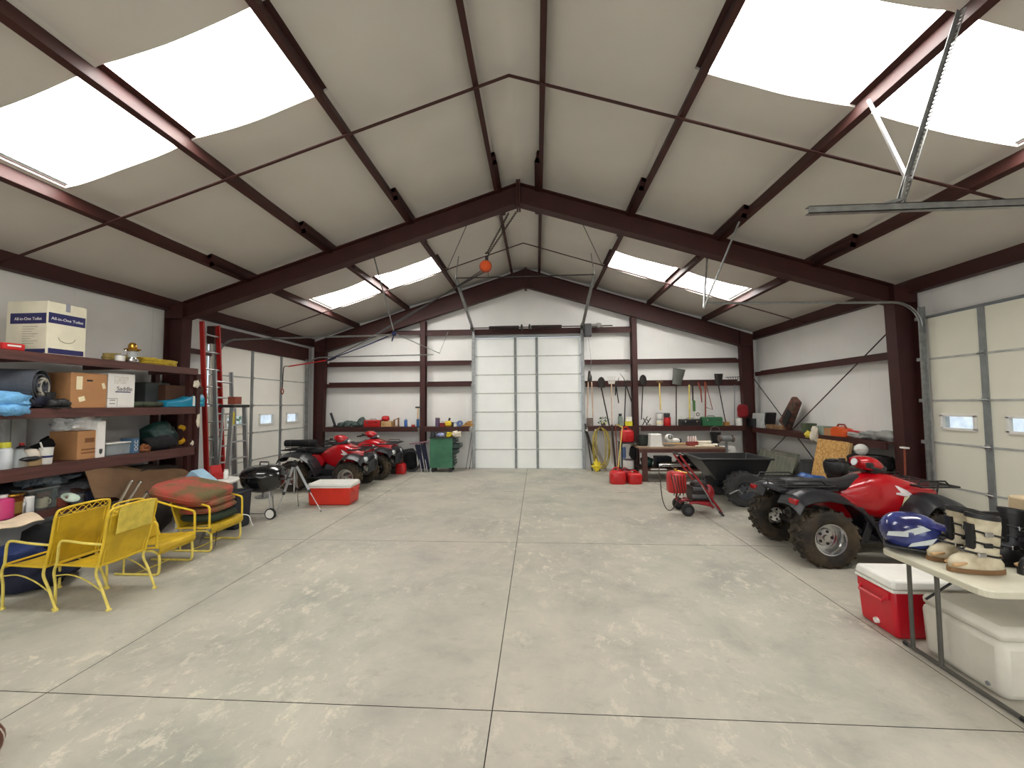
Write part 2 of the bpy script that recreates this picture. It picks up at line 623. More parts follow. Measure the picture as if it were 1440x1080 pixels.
def zsec(b, x, s, y0, y1, dz=0, h=.2, fw=.065, t=.006):
    """Z profile square to the slope at (s*x), web hanging from the deck"""
    ax = Vector((s * cos(TH), 0, -sin(TH)))
    up = Vector((s * sin(TH), 0, cos(TH)))
    o = Vector((s * x, 0, zpb(x) + dz))

    def pt(a, z):
        p = o + ax * a + up * z
        return (p.x, p.z)
    for q in ([(-t / 2, 0), (t / 2, 0), (t / 2, h), (-t / 2, h)], [(-t / 2, 0), (fw, 0), (fw, t), (-t / 2, t)], [(-fw, h - t), (t / 2, h - t), (t / 2, h), (-fw, h)]):
        poly = [pt(*c) for c in q]
        b.prism(poly if s > 0 else poly[::-1], 'y', y0, y1)


ORD = ['beside the ridge', 'second from the ridge', 'third from the ridge', 'fourth from the ridge']
for s in (-1, 1):
    for i, x in enumerate(PX):
        t = thing('roof_purlin', 'dark red roof purlin on the %s slope, %s' % ('left' if s < 0 else 'right', ORD[i]), 'beam', (0, 0, 0), kind='structure')
        b = MB()
        zsec(b, x, s, YF0, YB)
        b.build('purlin_web', IRON, t, smooth=False)
        for yy in (FRY, FR0 - 3.2):
            b = MB()
            zsec(b, x - .04, s, yy - .85, yy + .85, -.03, .21, .05, .07)
            b.build('purlin_lap', IRON, t, smooth=False)
        MB().box((s * x, FRY, zpb(x) + .09), (.012, .12, .2)).build('purlin_clip', IRON, t, smooth=False)
    b = MB().span(s * 6.36, s * 6.44, YF0, YB, zpb(6.45) - .03, zpb(6.45) + .21)
    b.span(s * 6.30, s * 6.44, YF0, YB, zpb(6.45) - .04, zpb(6.45) - .03)
    o = struct_mesh(b, 'eave_strut', IRON, 'dark red eave beam along the top of the %s wall' % ('left' if s < 0 else 'right'), 'beam')
# straps across the purlin undersides
for y, nm in ((4.5, 'near'), (9.42, 'far')):
    b = MB()
    for s in (-1, 1):
        p = [(0, zpb(0) - .012), (s * 6.4, zpb(6.4) - .012), (s * 6.4, zpb(6.4) - .024), (0, zpb(0) - .026)]
        b.prism(p if s < 0 else p[::-1], 'y', y - .018, y + .018)
    o = struct_mesh(b, 'sag_strap', IRON, 'thin dark red strap crossing the undersides of the %s purlins' % nm, 'strap')

# back wall steel: posts, girts, shelf ledge
GY0, GY1 = 11.42, 11.6
for x, nm in ((-3.0, 'left of the tall white door'), (3.03, 'right of the tall white door')):
    b = MB().span(x - .075, x + .075, 11.36, 11.375, 0, zpb(x) - .45).span(x - .075, x + .075, 11.56, 11.575, 0, zpb(x) - .45).span(x - .006, x + .006, 11.37, 11.57, 0, zpb(x) - .45)
    b.span(x - .075, x - .065, 11.36, 11.5, 0, zpb(x) - .45)
    struct_mesh(b, 'wall_post', IRON, 'dark red steel wall post ' + nm, 'post')


def girt(x0, x1, z, nm, h=.1):
    b = MB().span(x0, x1, GY0, GY1, z - .006, z + .006).span(x0, x1, GY0, GY0 + .008, z - h, z).span(x0, x1, GY1 - .008, GY1, z, z + .06)
    return struct_mesh(b, 'wall_girt', IRON, nm, 'girt')


girt(-5.9, -3.08, 3.06, 'upper dark red girt on the far wall, left corner bay')
girt(-2.92, DX0 - .1, 3.06, 'upper dark red girt on the far wall, short bay left of the door')
girt(DX1 + .1, 2.95, 3.03, 'upper dark red girt on the far wall, short bay right of the door')
girt(3.11, 5.9, 3.03, 'upper dark red girt on the far wall, right corner bay')
girt(-5.9, -3.08, 2.45, 'middle dark red girt on the far wall, left corner bay')
girt(-2.92, DX0 - .1, 2.45, 'middle dark red girt on the far wall, short bay left of the door')
girt(DX1 + .1, 2.95, 2.42, 'tool girt on the far wall beside the door, hand tools hung on it', .12)
girt(3.11, 5.9, 2.42, 'tool girt on the far wall, right corner bay with shovels on it', .12)
girt(-2.92, DX1 + 1.45, 3.97, 'dark red header girt above the tall white door', .14)
girt(-4.2, -3.08, 3.97, 'short high dark red girt left of the far wall post', .1)
# right wall girt and left wall girt
b = MB().span(6.28, 6.44, FRY + .1, YB - .2, 2.63, 2.642).span(6.28, 6.288, FRY + .1, YB - .2, 2.55, 2.66).span(6.43, 6.44, FRY + .1, YB - .2, 2.63, 2.7)
struct_mesh(b, 'wall_girt', IRON, 'dark red girt along the far half of the right wall', 'girt')
b = MB().span(-6.44, -6.28, FRY + .1, LD0 - .1, 2.93, 2.942).span(-6.288, -6.28, FRY + .1, LD0 - .1, 2.85, 2.95)
struct_mesh(b, 'wall_girt', IRON, 'short dark red girt on the left wall behind the red ladder', 'girt')
# beam-like headers over the side doors
for s, y0, y1, nm in ((-1, LD0 - .05, LD1 + .1, 'left'), (1, RD0 - .1, RD1 + .08, 'right')):
    b = MB().span(s * 6.28, s * 6.44, y0, y1, 3.12, 3.48) if s < 0 else MB().span(6.31, 6.44, y0, y1, 3.13, 3.155)
    struct_mesh(b, 'trim_1' if s < 0 else 'trim_2', IRON if s < 0 else GALVD, '%s header over the %s side door' % ('dark red steel' if s < 0 else 'grey steel', nm), 'header')
# brace rods on the right wall
rod = mat('brace_rod', (70, 66, 64), 0.5, 0.5)
for p, q, nm in ((P(1050, 519, 'x', 6.28), P(1158, 664, 'x', 6.28), 'brace rod falling from the far corner down behind the particle board'), (P(1257, 459, 'x', 6.32), P(1074, 645, 'x', 6.32), 'brace rod climbing from the far corner to the near column')):
    o = MB().cyl(p, q, .011, n=8).build('brace_rod', rod)
    tag(o, nm, 'rod', kind='structure')
for (x0, z0), (x1, z1), nm in (((-.75, 5.47), (-1.9, 4.9), 'left'), ((.95, 5.4), (1.9, 4.9), 'right')):
    o = MB().cyl((x0, FRY + .1, z0), (x1, 9.6, zpb(x1) + .02), .008, n=6).build('brace_rod', rod)
    tag(o, 'thin roof brace rod behind the big frame, %s slope' % nm, 'rod', kind='structure')


# ---------------------------------------------------------------- sectional doors
def pane_frame(parent, c, w, h, place):
    """window in a door section: frame ring > pane"""
    b = MB()
    t = .035
    for dx, dz, ww, hh in ((0, h / 2, w + t, t), (0, -h / 2, w + t, t), (-w / 2, 0, t, h), (w / 2, 0, t, h)):
        b.box(place(c[0] + dx, c[1] + dz, .028), place.size(ww, hh, .04))
    f = b.build('window_frame', WHITE, parent, smooth=False)
    MB().box(place(c[0], c[1], 0.0), place.size(w, h, .008)).build('pane', GLASS, f, smooth=False)


class Place:
    """door plane: a along the door, z up, d towards the room"""

    def __init__(s, axis, plane, inward):
        s.axis, s.plane, s.inw = axis, plane, inward

    def __call__(s, a, z, d):
        return (a, s.plane + d * s.inw, z) if s.axis == 'y' else (s.plane + d * s.inw, a, z)

    def size(s, a, z, d):
        return (a, d, z) if s.axis == 'y' else (d, a, z)


def sec_door(name, label, pl, a0, a1, zs, stiles, skin, windows=(), track_w=.06, wsize=(.4, .2), hing=True):
    t = thing(name, label, 'door', (0, 0, 0), kind='structure')
    for i in range(len(zs) - 1):
        z0, z1 = zs[i] + .006, zs[i + 1] - .006
        rows = [w for w in windows if w[0] == i]
        b = MB()
        if not rows:
            b.box(pl((a0 + a1) / 2, (z0 + z1) / 2, 0), pl.size(a1 - a0, z1 - z0, .045))
        else:
            zc = (z0 + z1) / 2 + rows[0][2]
            b.box(pl((a0 + a1) / 2, (z0 + zc - wsize[1] / 2) / 2, 0), pl.size(a1 - a0, zc - wsize[1] / 2 - z0, .045))
            b.box(pl((a0 + a1) / 2, (z1 + zc + wsize[1] / 2) / 2, 0), pl.size(a1 - a0, z1 - zc - wsize[1] / 2, .045))
            cs = sorted(w[1] for w in rows)
            ed = [a0] + [e for c in cs for e in (c - wsize[0] / 2, c + wsize[0] / 2)] + [a1]
            for p, q in list(zip(ed, ed[1:]))[::2]:
                b.box(pl((p + q) / 2, zc, 0), pl.size(q - p, wsize[1], .045))
        pan = b.build('door_panel', skin, t, smooth=False)
        for w in rows:
            pane_frame(pan, (w[1], zc), wsize[0], wsize[1], pl)
    b = MB()
    for z in zs[1:-1]:
        b.box(pl((a0 + a1) / 2, z, .024), pl.size(a1 - a0, .028, .012))
    b.build('section_joint', mat('joint_rail', (176, 178, 172), .5, .2), t, smooth=False)
    for a, w in stiles:
        MB().box(pl(a, (zs[0] + zs[-1]) / 2, .032), pl.size(w, zs[-1] - zs[0], .022)).build('stile', GALVD, t, smooth=False)
        for z in zs[1:-1]:
            MB().box(pl(a, z, .05), pl.size(w * .8, .07, .022)).cyl(pl(a - .05, z, .062), pl(a + .05, z, .062), .012, n=6).build('hinge', GALV, t, smooth=False)
    return t


PLB = Place('y', YB - .1, -1)
zsB = [0.01 + i * .533 for i in range(8)]
d1 = sec_door('door_1', 'tall white sectional door in the middle of the far wall', PLB, DX0 + .03, DX1 - .03, zsB, [(-.32, .07), (.295, .07)], DOORW)
b = MB()
for x in (DX0 - .02, DX1 + .02):
    b = MB().span(x - .035, x + .035, YB - .2, YB - .13, 0, 3.95).span(x - .06 if x < 0 else x, x if x < 0 else x + .06, YB - .14, YB - .125, 0, 4.05)
    for z in zsB[1:]:
        b.box((x * .985, YB - .2, z), (.09, .04, .05))
    b.build('door_track', GALV, d1, smooth=False)
b = MB().span(DX0, DX1, YB - .19, YB - .13, 3.745, 3.765)
b.build('header_seal', GALVD, d1, smooth=False)
# torsion shaft, spring tubes and jackshaft opener above the far door
b = MB().cyl((DX0 - .05, 11.24, 4.0), (DX1 + .85, 11.24, 4.0), .016, n=10)
b.build('torsion_shaft', mat('oiled_steel', (74, 58, 54), .5, .5), d1)
for x0, x1 in ((-1.05, -.2), (.15, 1.0)):
    b = MB()
    n = int((x1 - x0) / .03)
    b.lathe([(.045 + (.006 if i % 2 else 0), x0 + (x1 - x0) * i / (2 * n)) for i in range(2 * n + 1)], (0, 11.24, 4.0), 'x', 10)
    b.build('torsion_spring', mat('spring_black', (46, 34, 32), .6, .4), d1)
for x in (DX0 - .05, -.12, .1, DX1):
    MB().box((x, 11.27, 4.0), (.03, .14, .16)).cyl((x - .03, 11.24, 4.0), (x + .03, 11.24, 4.0), .06, n=12).build('bearing_plate', STEELD, d1)
ob = thing('door_opener', 'dark jackshaft motor at the upper right corner of the tall door', 'opener', (1.72, 11.2, 3.72))
MB().box((0, 0, .15), (.2, .2, .36)).build('housing', mat('opener_grey', (58, 58, 60), .5), ob, smooth=False, bevel=.02)
MB().cyl((.1, 0, .28), (.38, 0, .28), .05, n=12).box((.3, 0, .28), (.1, .14, .12)).build('gearbox', mat('gearbox_grey', (110, 108, 104), .45, .5), ob)
MB().tube(smooth_path([(0, -.1, -.02), (.02, -.14, -.3), (.06, -.14, -.75), (.02, -.14, -1.2)]), .006, 6).build('pull_chain', GALV, ob)
# high-lift tracks angling back from the far door to the roof
for s, x in ((-1, DX0 - .02), (1, DX1 + .02)):
    o = MB().box((0, 0, 0), (.06, .012, 1.0)).box((.03, .02, 0), (.01, .05, 1.0)).box((-.03, .02, 0), (.01, .05, 1.0)).build('lift_track', GALV, d1, smooth=False)
    p, q = Vector((x, 11.42, 3.93)), Vector((x + s * .02, 8.95, 4.72))
    dv = q - p
    o.scale = (1, 1, dv.length)
    o.location = (p + q) / 2
    o.rotation_euler = dv.to_track_quat('Z', 'Y').to_euler()
    o = MB().cyl((q.x, q.y, q.z - .02), (q.x - s * .05, q.y + .1, zpb(q.x) + .06), .012, n=6).build('track_hanger', GALV, d1)
MB().cyl((DX0 - .04, 8.95, 4.72), (DX1 + .04, 8.95, 4.72), .014, n=8).build('track_tie', STEELD, d1)

# left side door
PLL = Place('x', -W + .1, 1)
zsS = [0.01, .58, 1.215, 1.85, 2.485, 3.12]
d2 = sec_door('door_2', 'cream sectional door with three small windows in the left wall', PLL, LD0 - .06, LD1 - .03, zsS, [(8.92, .07), (9.98, .07)], DOORL, [(2, 8.42, -.02), (2, 9.45, -.02), (2, 10.48, -.02)], wsize=(.5, .24))
PLR = Place('x', W - .1, -1)
d3 = sec_door('door_3', 'cream sectional door with small windows in the right wall', PLR, RD0 + .03, RD1 - .03, zsS, [(5.78, .08), (4.85, .08), (3.92, .08), (3.0, .08)], DOORP, [(2, 6.16, .0), (2, 5.32, .0), (2, 4.38, .0), (2, 3.45, .0)], wsize=(.45, .2))


def side_track(dr, s, ys, zt, xin, z2, rad=.38):
    for y in ys:
        x = s * (W - .2)
        b = MB().span(x - .03, x + .03, y - .012, y + .012, 0, zt).span(x + s * .02, x + s * .035, y - .045, y + .045, 0, zt)
        b.build('door_track', GALV, dr, smooth=False)
        pts = [(x, y, zt - .3)] + [(x - s * rad * (1 - cos(a)), y, zt - .3 + rad * sin(a)) for a in [i * pi / 16 for i in range(1, 9)]] + [(xin, y, zt - .3 + rad + z2)]
        b = MB()
        for d in (-.022, .022):
            b.tube([(p[0], p[1] + d, p[2]) for p in pts], .009, 6)
        b.tube([(p[0], p[1], p[2] + .018) for p in pts], .012, 6, flat=.5)
        b.build('ceiling_track', GALV, dr)
        b = MB()
        for z in zsS[1:]:
            b.box((x, y + (.03 if y < 9 else -.03), z), (.05, .09, .05))
        b.build('track_roller', GALV, dr, smooth=False)


side_track(d2, -1, (LD0 + .02, LD1 - .0), 3.12, -2.6, .03)
side_track(d3, 1, (RD1 - .0,), 3.30, 3.05, .05)
# ---------------------------------------------------------------- small builders
def text(s, size, m, parent, loc, rot, name='lettering', ext=.0008):
    """raised lettering, turned into a mesh"""
    c = bpy.data.curves.new(name, 'FONT')
    c.body, c.size, c.extrude, c.resolution_u = s, size, ext, 3
    c.align_x = 'CENTER'
    c.align_y = 'CENTER'
    f = bpy.data.objects.new('text_source', c)
    me = bpy.data.meshes.new_from_object(f)
    bpy.data.objects.remove(f)
    me.materials.clear()
    me.materials.append(m)
    o = bpy.data.objects.new(name, me)
    COL.objects.link(o)
    o.parent, o.location, o.rotation_euler = parent, loc, rot
    return o


def left_at(u0, u1, x):
    """y of two pixels of a row on the plane X = x (left shelves); v hardly matters"""
    return P(u0, 600, 'x', x).y, P(u1, 600, 'x', x).y


def zat(u, v, ax, val):
    return P(u, v, ax, val).z


def carton(name, label, cat, loc, d, m, rz=0, flaps=True, group=None, tape=None):
    t = thing(name, label, cat, loc, rz, group)
    MB().box((0, 0, d[2] / 2), d).build('box_body', m, t, smooth=False, bevel=.004)
    if flaps:
        b = MB()
        b.box((0, -d[1] * .25 - .001, d[2] + .003), (d[0], d[1] * .5 - .004, .006)).box((0, d[1] * .25 + .001, d[2] + .003), (d[0], d[1] * .5 - .004, .006))
        b.build('flap', m, t, smooth=False)
    if tape:
        MB().box((0, 0, d[2] + .007), (d[0] + .004, .05, .002)).box((d[0] / 2 + .001, 0, d[2] - .04), (.002, .05, .1)).build('tape', tape, t, smooth=False)
    return t


def bottle(name, label, cat, loc, r, h, m, capm, neck=.35, cap_h=.12, group=None, lab=None, n=14, square=False, trigger=False):
    t = thing(name, label, cat, loc, 0, group)
    hb = h * (1 - cap_h - .1)
    prof = [(r * .9, 0), (r, .01), (r, hb), (r * .85, hb + h * .04), (r * neck, hb + h * .1), (r * neck, h - .001)]
    MB().lathe(prof, n=4 if square else n).build('bottle_body', m, t, bevel=.004 if square else 0)
    MB().lathe([(r * neck * 1.25, h * (1 - cap_h)), (r * neck * 1.25, h), (0, h + .001)], n=n).build('cap', capm, t)
    if lab:
        MB().lathe([(r * 1.012, hb * .2), (r * 1.012, hb * .8)], n=n).build('paper_label', lab, t)
    if trigger:
        MB().box((r * .5, 0, h + .02), (r * 1.6, r * .7, .04)).box((r * .9, 0, h - .02), (.012, .02, .06), rot=(0, .4, 0)).build('trigger', capm, t, smooth=False)
    return t


def can(name, label, cat, loc, r, h, m, lidm, group=None, taper=1.0, band=None):
    t = thing(name, label, cat, loc, 0, group)
    MB().lathe([(r * taper * .97, 0), (r * taper, .005), (r, h - .006), (r * .96, h)], n=18).build('can_body', m, t)
    MB().lathe([(r * 1.02, h - .012), (r * 1.03, h), (r * .9, h + .005), (0, h + .003)], n=18).build('lid', lidm, t)
    if band:
        MB().lathe([(r * 1.01, h * .25), (r * 1.01, h * .75)], n=18).build('paper_label', band, t)
    return t


def bag(name, label, cat, c, d, m, amp=.2, freq=1.6, seed=1, sq=.8, rz=0, group=None, extras=None, n=10):
    """soft lumpy body resting on z = c[2]"""
    o = MB().blob((0, 0, d[2] * .92), d, amp, freq, seed, n, sq, .9).build(name, m, angle=80)
    o.location = c
    o.rotation_euler = (0, 0, rz)
    return tag(o, label, cat, group)


def rope_coil(b, c, rx, ry, turns, r, seed=0, lift=.012, rise=.0):
    rnd = random.Random(seed)
    pts = []
    for i in range(turns * 14):
        a = 2 * pi * i / 14
        k = 1 + rnd.uniform(-.12, .12)
        pts.append((c[0] + cos(a) * rx * k, c[1] + sin(a) * ry * k, c[2] + r + (i / 14) * lift + rnd.uniform(0, rise)))
    b.tube(smooth_path(pts, 2), r, 6)
    return b


def toolbox(name, label, loc, d, m, rz=0, group=None, handle=True):
    t = thing(name, label, 'toolbox', loc, rz, group)
    MB().box((0, 0, d[2] * .32), (d[0], d[1], d[2] * .64)).build('tray', m, t, smooth=False, bevel=.006)
    b = MB().prism([(-d[1] / 2, d[2] * .65), (d[1] / 2, d[2] * .65), (d[1] / 2, d[2] * .8), (d[1] * .25, d[2] * .95), (-d[1] * .25, d[2] * .95), (-d[1] / 2, d[2] * .8)], 'x', -d[0] / 2, d[0] / 2)
    b.build('lid', m, t, smooth=False, bevel=.004)
    if handle:
        MB().tube([(-d[0] * .18, 0, d[2] * .94), (-d[0] * .16, 0, d[2] * 1.08), (d[0] * .16, 0, d[2] * 1.08), (d[0] * .18, 0, d[2] * .94)], .008, 6).build('handle', BLACK, t)
    for s in (-.28, .28):
        MB().box((d[0] * s, -d[1] / 2 - .004, d[2] * .64), (.035, .01, .05)).build('latch', CHROME, t, smooth=False)
    return t


def cloth(name, label, cat, fn, nu, nv, m, thick=.008, loc=None, group=None):
    o = MB().grid(fn, nu, nv, thick).build(name, m, angle=80)
    if loc:
        o.location = loc
    return tag(o, label, cat, group)


NAVY = mat('navy_fabric', (20, 24, 46), .85, var=.2, bump=.3, scale=9)
BLACKF = mat('black_fabric', (20, 20, 22), .9, var=.25, bump=.3, scale=9)
GREYF = mat('grey_fabric', (74, 78, 86), .85, var=.15, bump=.3, scale=8)
BLUEC = mat('light_blue_towel', (116, 178, 226), .95, var=.12, bump=.5, scale=12)
TEAL = mat('teal_plastic', (18, 126, 158), .4, var=.12)
WHITEP = mat('white_paper', (232, 230, 224), .7, var=.03)
NAVYP = mat('navy_print', (38, 38, 92), .6, var=.05)
CLEAR = mat('clear_plastic', (205, 214, 216), .2, alpha=.45)
DGREEN = mat('dark_green_nylon', (14, 50, 44), .5, var=.25, bump=.3, scale=8)
TAN = mat('brown_canvas', (104, 78, 52), .9, var=.12, bump=.2, scale=5)
BRASS = mat('brass', (200, 150, 60), .25, .9)
ROPEY = mat('yellow_rope', (196, 168, 52), .8, var=.2, scale=20)
ROPES = mat('straw_rope', (158, 138, 78), .9, var=.25, scale=20)
PINK = mat('pink_plastic', (196, 62, 118), .4)
AMBER = mat('amber_glass', (92, 44, 24), .15, var=.2)
OLIVE = mat('olive_mat', (62, 70, 52), .85, var=.2, bump=.3)
ORANGE = mat('orange_plastic', (216, 84, 22), .45, var=.08)
GREENP = mat('green_plastic', (46, 104, 66), .5, var=.12)
BLUEP = mat('blue_plastic', (46, 92, 160), .4, var=.1)
GREYP = mat('grey_plastic', (120, 122, 122), .5, var=.1)
DGREY = mat('dark_grey_plastic', (52, 53, 56), .5, var=.1)
REDM = mat('red_metal', (170, 26, 26), .35, var=.1, coat=.3)

# ---------------------------------------------------------------- brown shelving on the left wall
SX, SXB = -5.60, -6.38
SZ = [2.49, 1.83, 1.155, 0.60]
sh = thing('shelving_unit', 'long dark brown timber shelving along the left wall, four boards high', 'shelf', (-6.0, 4.6, 0))
for z, th in zip(SZ, (.105, .115, .14, .07)):
    b = MB().span(SX + 6.0 - .02, SXB + 6.0, 1.2 - 4.6, 6.6 - 4.6, z - .025, z)
    b.build('shelf_board', BROWNW, sh, smooth=False)
    MB().span(SX + 6.0 - .02, SX + 6.0 + .02, 1.2 - 4.6, 6.6 - 4.6, z - th, z + .002).build('edge_board', BROWNW, sh, smooth=False)
    for y in (2.2, 3.3, 4.4, 5.5, 6.5):
        MB().span(SX + 6.0 - .02, SXB + 6.0, y - 4.62, y - 4.58, z - .1, z - .026).build('joist', BROWNW, sh, smooth=False)
for x, y in ((-5.62, 6.62), (-5.66, 6.52), (-6.3, 6.54), (-6.3, 3.9), (-6.3, 1.5)):
    MB().span(x + 5.96, x + 6.04, y - 4.64, y - 4.56, 0, 2.4).build('post', IRON, sh, smooth=False)
o = MB().span(-6.34, -6.38, left_at(8, 15, -6.34)[0], left_at(8, 15, -6.34)[1], .62, 1.70).span(-6.345, -6.38, left_at(17, 38, -6.34)[0], left_at(17, 38, -6.34)[1], .62, 1.70).build('wall_board', mat('pale_grey_board', (186, 188, 184), .6), smooth=False)
tag(o, 'pale grey upright boards on the wall behind the second shelf gap', 'board')

# big white carton with navy bands on the top shelf
p0 = P(64, 498, 'x', -5.66)
y1 = left_at(64, 115, -5.66)[1]
ht = zat(64, 423, 'x', -5.66) - 2.49
CRE = mat('cream_carton', (226, 220, 196), .7, var=.05)
cd = (.54, y1 - p0.y, ht)
t = carton('large_carton', 'big cream carton with navy printed bands on the top shelf', 'box', (-5.66 - cd[0] / 2, p0.y + cd[1] / 2, 2.493), cd, CRE, tape=mat('clear_tape', (150, 150, 160), .3))
hx, hy = cd[0] / 2, cd[1] / 2
MB().box((.02, -hy - .001, ht * .68), (cd[0] * .62 + .14, .002, ht * .2)).box((.03, -hy - .001, ht * .06), (cd[0] * .85, .002, ht * .08)).box((hx + .001, 0, ht * .70), (.002, cd[1] * .94, ht * .2)).box((hx + .001, 0, ht * .07), (.002, cd[1] * .9, ht * .1)).build('printed_band', NAVYP, t, smooth=False)
text('All-in-One Toilet', .052, WHITEP, t, (.02, -hy - .003, ht * .67), (radians(90), 0, 0))
text('All-in-One Toilet', .05, WHITEP, t, (hx + .003, 0, ht * .69), (radians(90), 0, radians(90)))
b = MB()
for i in range(8):
    b.box((.05 - (i % 3) * .02, -hy - .001, ht * (.52 - .045 * i)), (.2 - (i % 3) * .04, .0015, .006))
b.tube([(hx + .002, .0 + cos(a) * .09, ht * .34 + sin(a) * .06) for a in [pi + i * pi / 8 for i in range(9)]], .004, 4)
b.build('fine_print', mat('print_grey', (150, 142, 122), .7), t, smooth=False)
t = thing('red_case', 'small red case at the left end of the top shelf', 'case', (-5.68, P(12, 490, 'x', -5.68).y, 2.493))
MB().box((0, 0, .04), (.14, .2, .08)).build('case_body', RED, t, smooth=False, bevel=.012)
MB().box((.071, 0, .05), (.004, .12, .02)).build('case_label', WHITEP, t, smooth=False)
# rope, tin, lantern
y0, y1 = left_at(150, 180, -5.8)
o = rope_coil(MB(), (0, 0, 0), .14, (y1 - y0) / 2, 6, .012, 3, .017).build('rope_coil', ROPES)
o.location = (-5.85, (y0 + y1) / 2, 2.493)
tag(o, 'straw coloured rope coil left of the brass lantern on the top shelf', 'rope')
y0, y1 = left_at(195, 246, -5.75)
o = rope_coil(MB(), (0, 0, 0), .13, (y1 - y0) / 2, 7, .012, 5, .013).build('rope_coil', ROPEY)
o.location = (-5.80, (y0 + y1) / 2, 2.493)
tag(o, 'yellow rope coil right of the brass lantern on the top shelf', 'rope')
can('white_tin', 'small white tin in front of the straw rope on the top shelf', 'tin', (-5.66, P(169, 500, 'x', -5.66).y, 2.493), .055, .09, WHITE, ALU)
t = thing('camping_lantern', 'camping lantern with a brass dome top on the top shelf', 'lantern', (-5.67, P(186, 500, 'x', -5.67).y, 2.493))
MB().lathe([(.075, 0), (.08, .01), (.08, .05), (.05, .06), (.045, .075), (0, .076)]).build('base', CHROME, t)
MB().lathe([(.052, .075), (.062, .12), (.05, .175)], n=18).build('globe', CLEAR, t)
MB().lathe([(.05, .165), (.095, .185), (.10, .195), (.055, .215), (.05, .26), (.03, .29), (0, .3)]).build('dome', BRASS, t)
MB().tube(arc((0, 0, .14), .1, 0, pi, 10, 'yz'), .004, 5).build('bail', CHROME, t)
for a in range(4):
    pass

# second shelf
t = thing('folded_towel', 'light blue towel hanging over the left end of the middle shelf', 'towel', (-5.62, P(10, 570, 'x', -5.6).y, 1.83))
MB().blob((-.06, 0, .10), (.2, .2, .10), .2, 2.5, 4, 10, .8).build('fold', BLUEC, t, angle=80)
MB().blob((.06, .0, -.0), (.09, .15, .07), .2, 2.5, 9, 10, .8).build('hanging_end', BLUEC, t, angle=80)
t = thing('sleeping_pad', 'rolled grey sleeping pad behind the blue towel', 'mat', (-5.85, P(20, 545, 'x', -5.8).y, 2.09))
sp = []
for i in range(70):
    a = i * .36
    r = .02 + .0046 * i * .36 * 1.9
    sp.append((cos(a) * r, sin(a) * r))
b = MB().grid(lambda u, v: (sp[min(69, int(u * 69))][0], (v - .5) * .5, sp[min(69, int(u * 69))][1]), 69, 1, .012)
o = b.build('pad_roll', GREYF, t)
o.rotation_euler = (0, 0, radians(-58))
MB().tube(arc((0, 0, 0), .095, 0, 2 * pi, 20, 'xz'), .03, 8).build('pale_end', mat('pad_pale', (176, 172, 160), .8), t, rot=(0, 0, radians(-58)), loc=(.14, .2, 0))
bag('duffel_bag', 'navy duffel bag slumped on the middle shelf under the grey roll', 'bag', (-5.78, P(42, 570, 'x', -5.7).y, 1.832), (.2, .22, .075), NAVY, seed=3)
for i, (u, sd) in enumerate(((66, 1), (80, 2))):
    t = thing('work_boot', ['black work boot lying left on the middle shelf', 'black work boot next to the cardboard box on the middle shelf'][i], 'boot', (-5.68, P(u, 570, 'x', -5.66).y, 1.832), radians(20 + 30 * i), 'black work boots')
    MB().blob((.0, 0, .06), (.14, .055, .06), .08, 2, sd, 8, .8, .95).build('foot', BLACK, t, angle=80)
    MB().lathe([(.06, .05), (.058, .13), (.065, .2), (.055, .2), (.05, .12)], (-.06, 0, 0), n=12).build('shaft', BLACK, t)
    MB().box((0, 0, .008), (.27, .1, .016)).build('sole', RUBBER, t, smooth=False)
y0, y1 = left_at(66, 88, -6.0)
for i, (dz, m_) in enumerate(((0, (216, 206, 168)), (.05, (230, 226, 206)), (.10, (206, 196, 150)), (.15, (224, 218, 190)))):
    t = thing('paper_pack', 'pale paper pack behind the black boots, %s of four stacked' % ['lowest', 'second from below', 'third from below', 'topmost'][i], 'paper', (-6.0, (y0 + y1) / 2 + .01 * i, 1.832 + .155 + dz), .15 * i, 'paper packs behind the boots')
    MB().box((0, 0, .024), (.3, y1 - y0, .046)).build('pack', mat('pack%d' % i, m_, .7), t, smooth=False, bevel=.004)
carton('plain_carton', 'brown carton carrying the pale paper packs behind the boots', 'box', (-6.0, (y0 + y1) / 2, 1.832), (.3, y1 - y0, .148), CARD)
y0, y1 = left_at(97, 148, -5.64)
hb = zat(97, 524, 'x', -5.64) - 1.83
t = carton('cardboard_box', 'brown cardboard box with three paper labels on the middle shelf', 'box', (-5.64 - .22, (y0 + y1) / 2, 1.832), (.44, y1 - y0, hb), CARD)
b = MB()
w = y1 - y0
for dy, dz, a, h in ((-.28, .72, .16, .38), (-.2, .26, .17, .14), (.40, .66, .09, .17)):
    b.box((.221, dy * w, dz * hb), (.002, a * w, h * hb), rot=(.3 if h < .2 else 0, 0, 0))
b.build('paper_label', mat('cream_paper', (238, 226, 190), .7), t, smooth=False)
MB().box((.221, .0, .80 * hb), (.003, .16 * w, .05 * hb)).build('hand_hole', DARKM, t, smooth=False)
y0, y1 = left_at(149, 188, -5.66)
hb = zat(149, 525, 'x', -5.66) - 1.83
t = carton('white_carton', 'white printed carton beside the brown box on the middle shelf', 'box', (-5.66 - .2, (y0 + y1) / 2, 1.832), (.4, y1 - y0 - .01, hb), WHITEP)
w = y1 - y0
text('Saddle', .085, mat('print_dark', (54, 58, 70), .6), t, (.202, .04, hb * .56), (radians(90), 0, radians(90)))
MB().box((.201, .02, .47 * hb), (.002, .56 * w, .03 * hb)).build('printed_line', NAVYP, t, smooth=False)
b = MB()
for dy, dz, a, h in ((-.32, .27, .36, .008), (-.15, .15, .008, .22), (-.32, .22, .2, .02), (-.32, .12, .2, .02)):
    b.box((.201, dy * w, dz * hb), (.002, a * w, h * hb + .004))
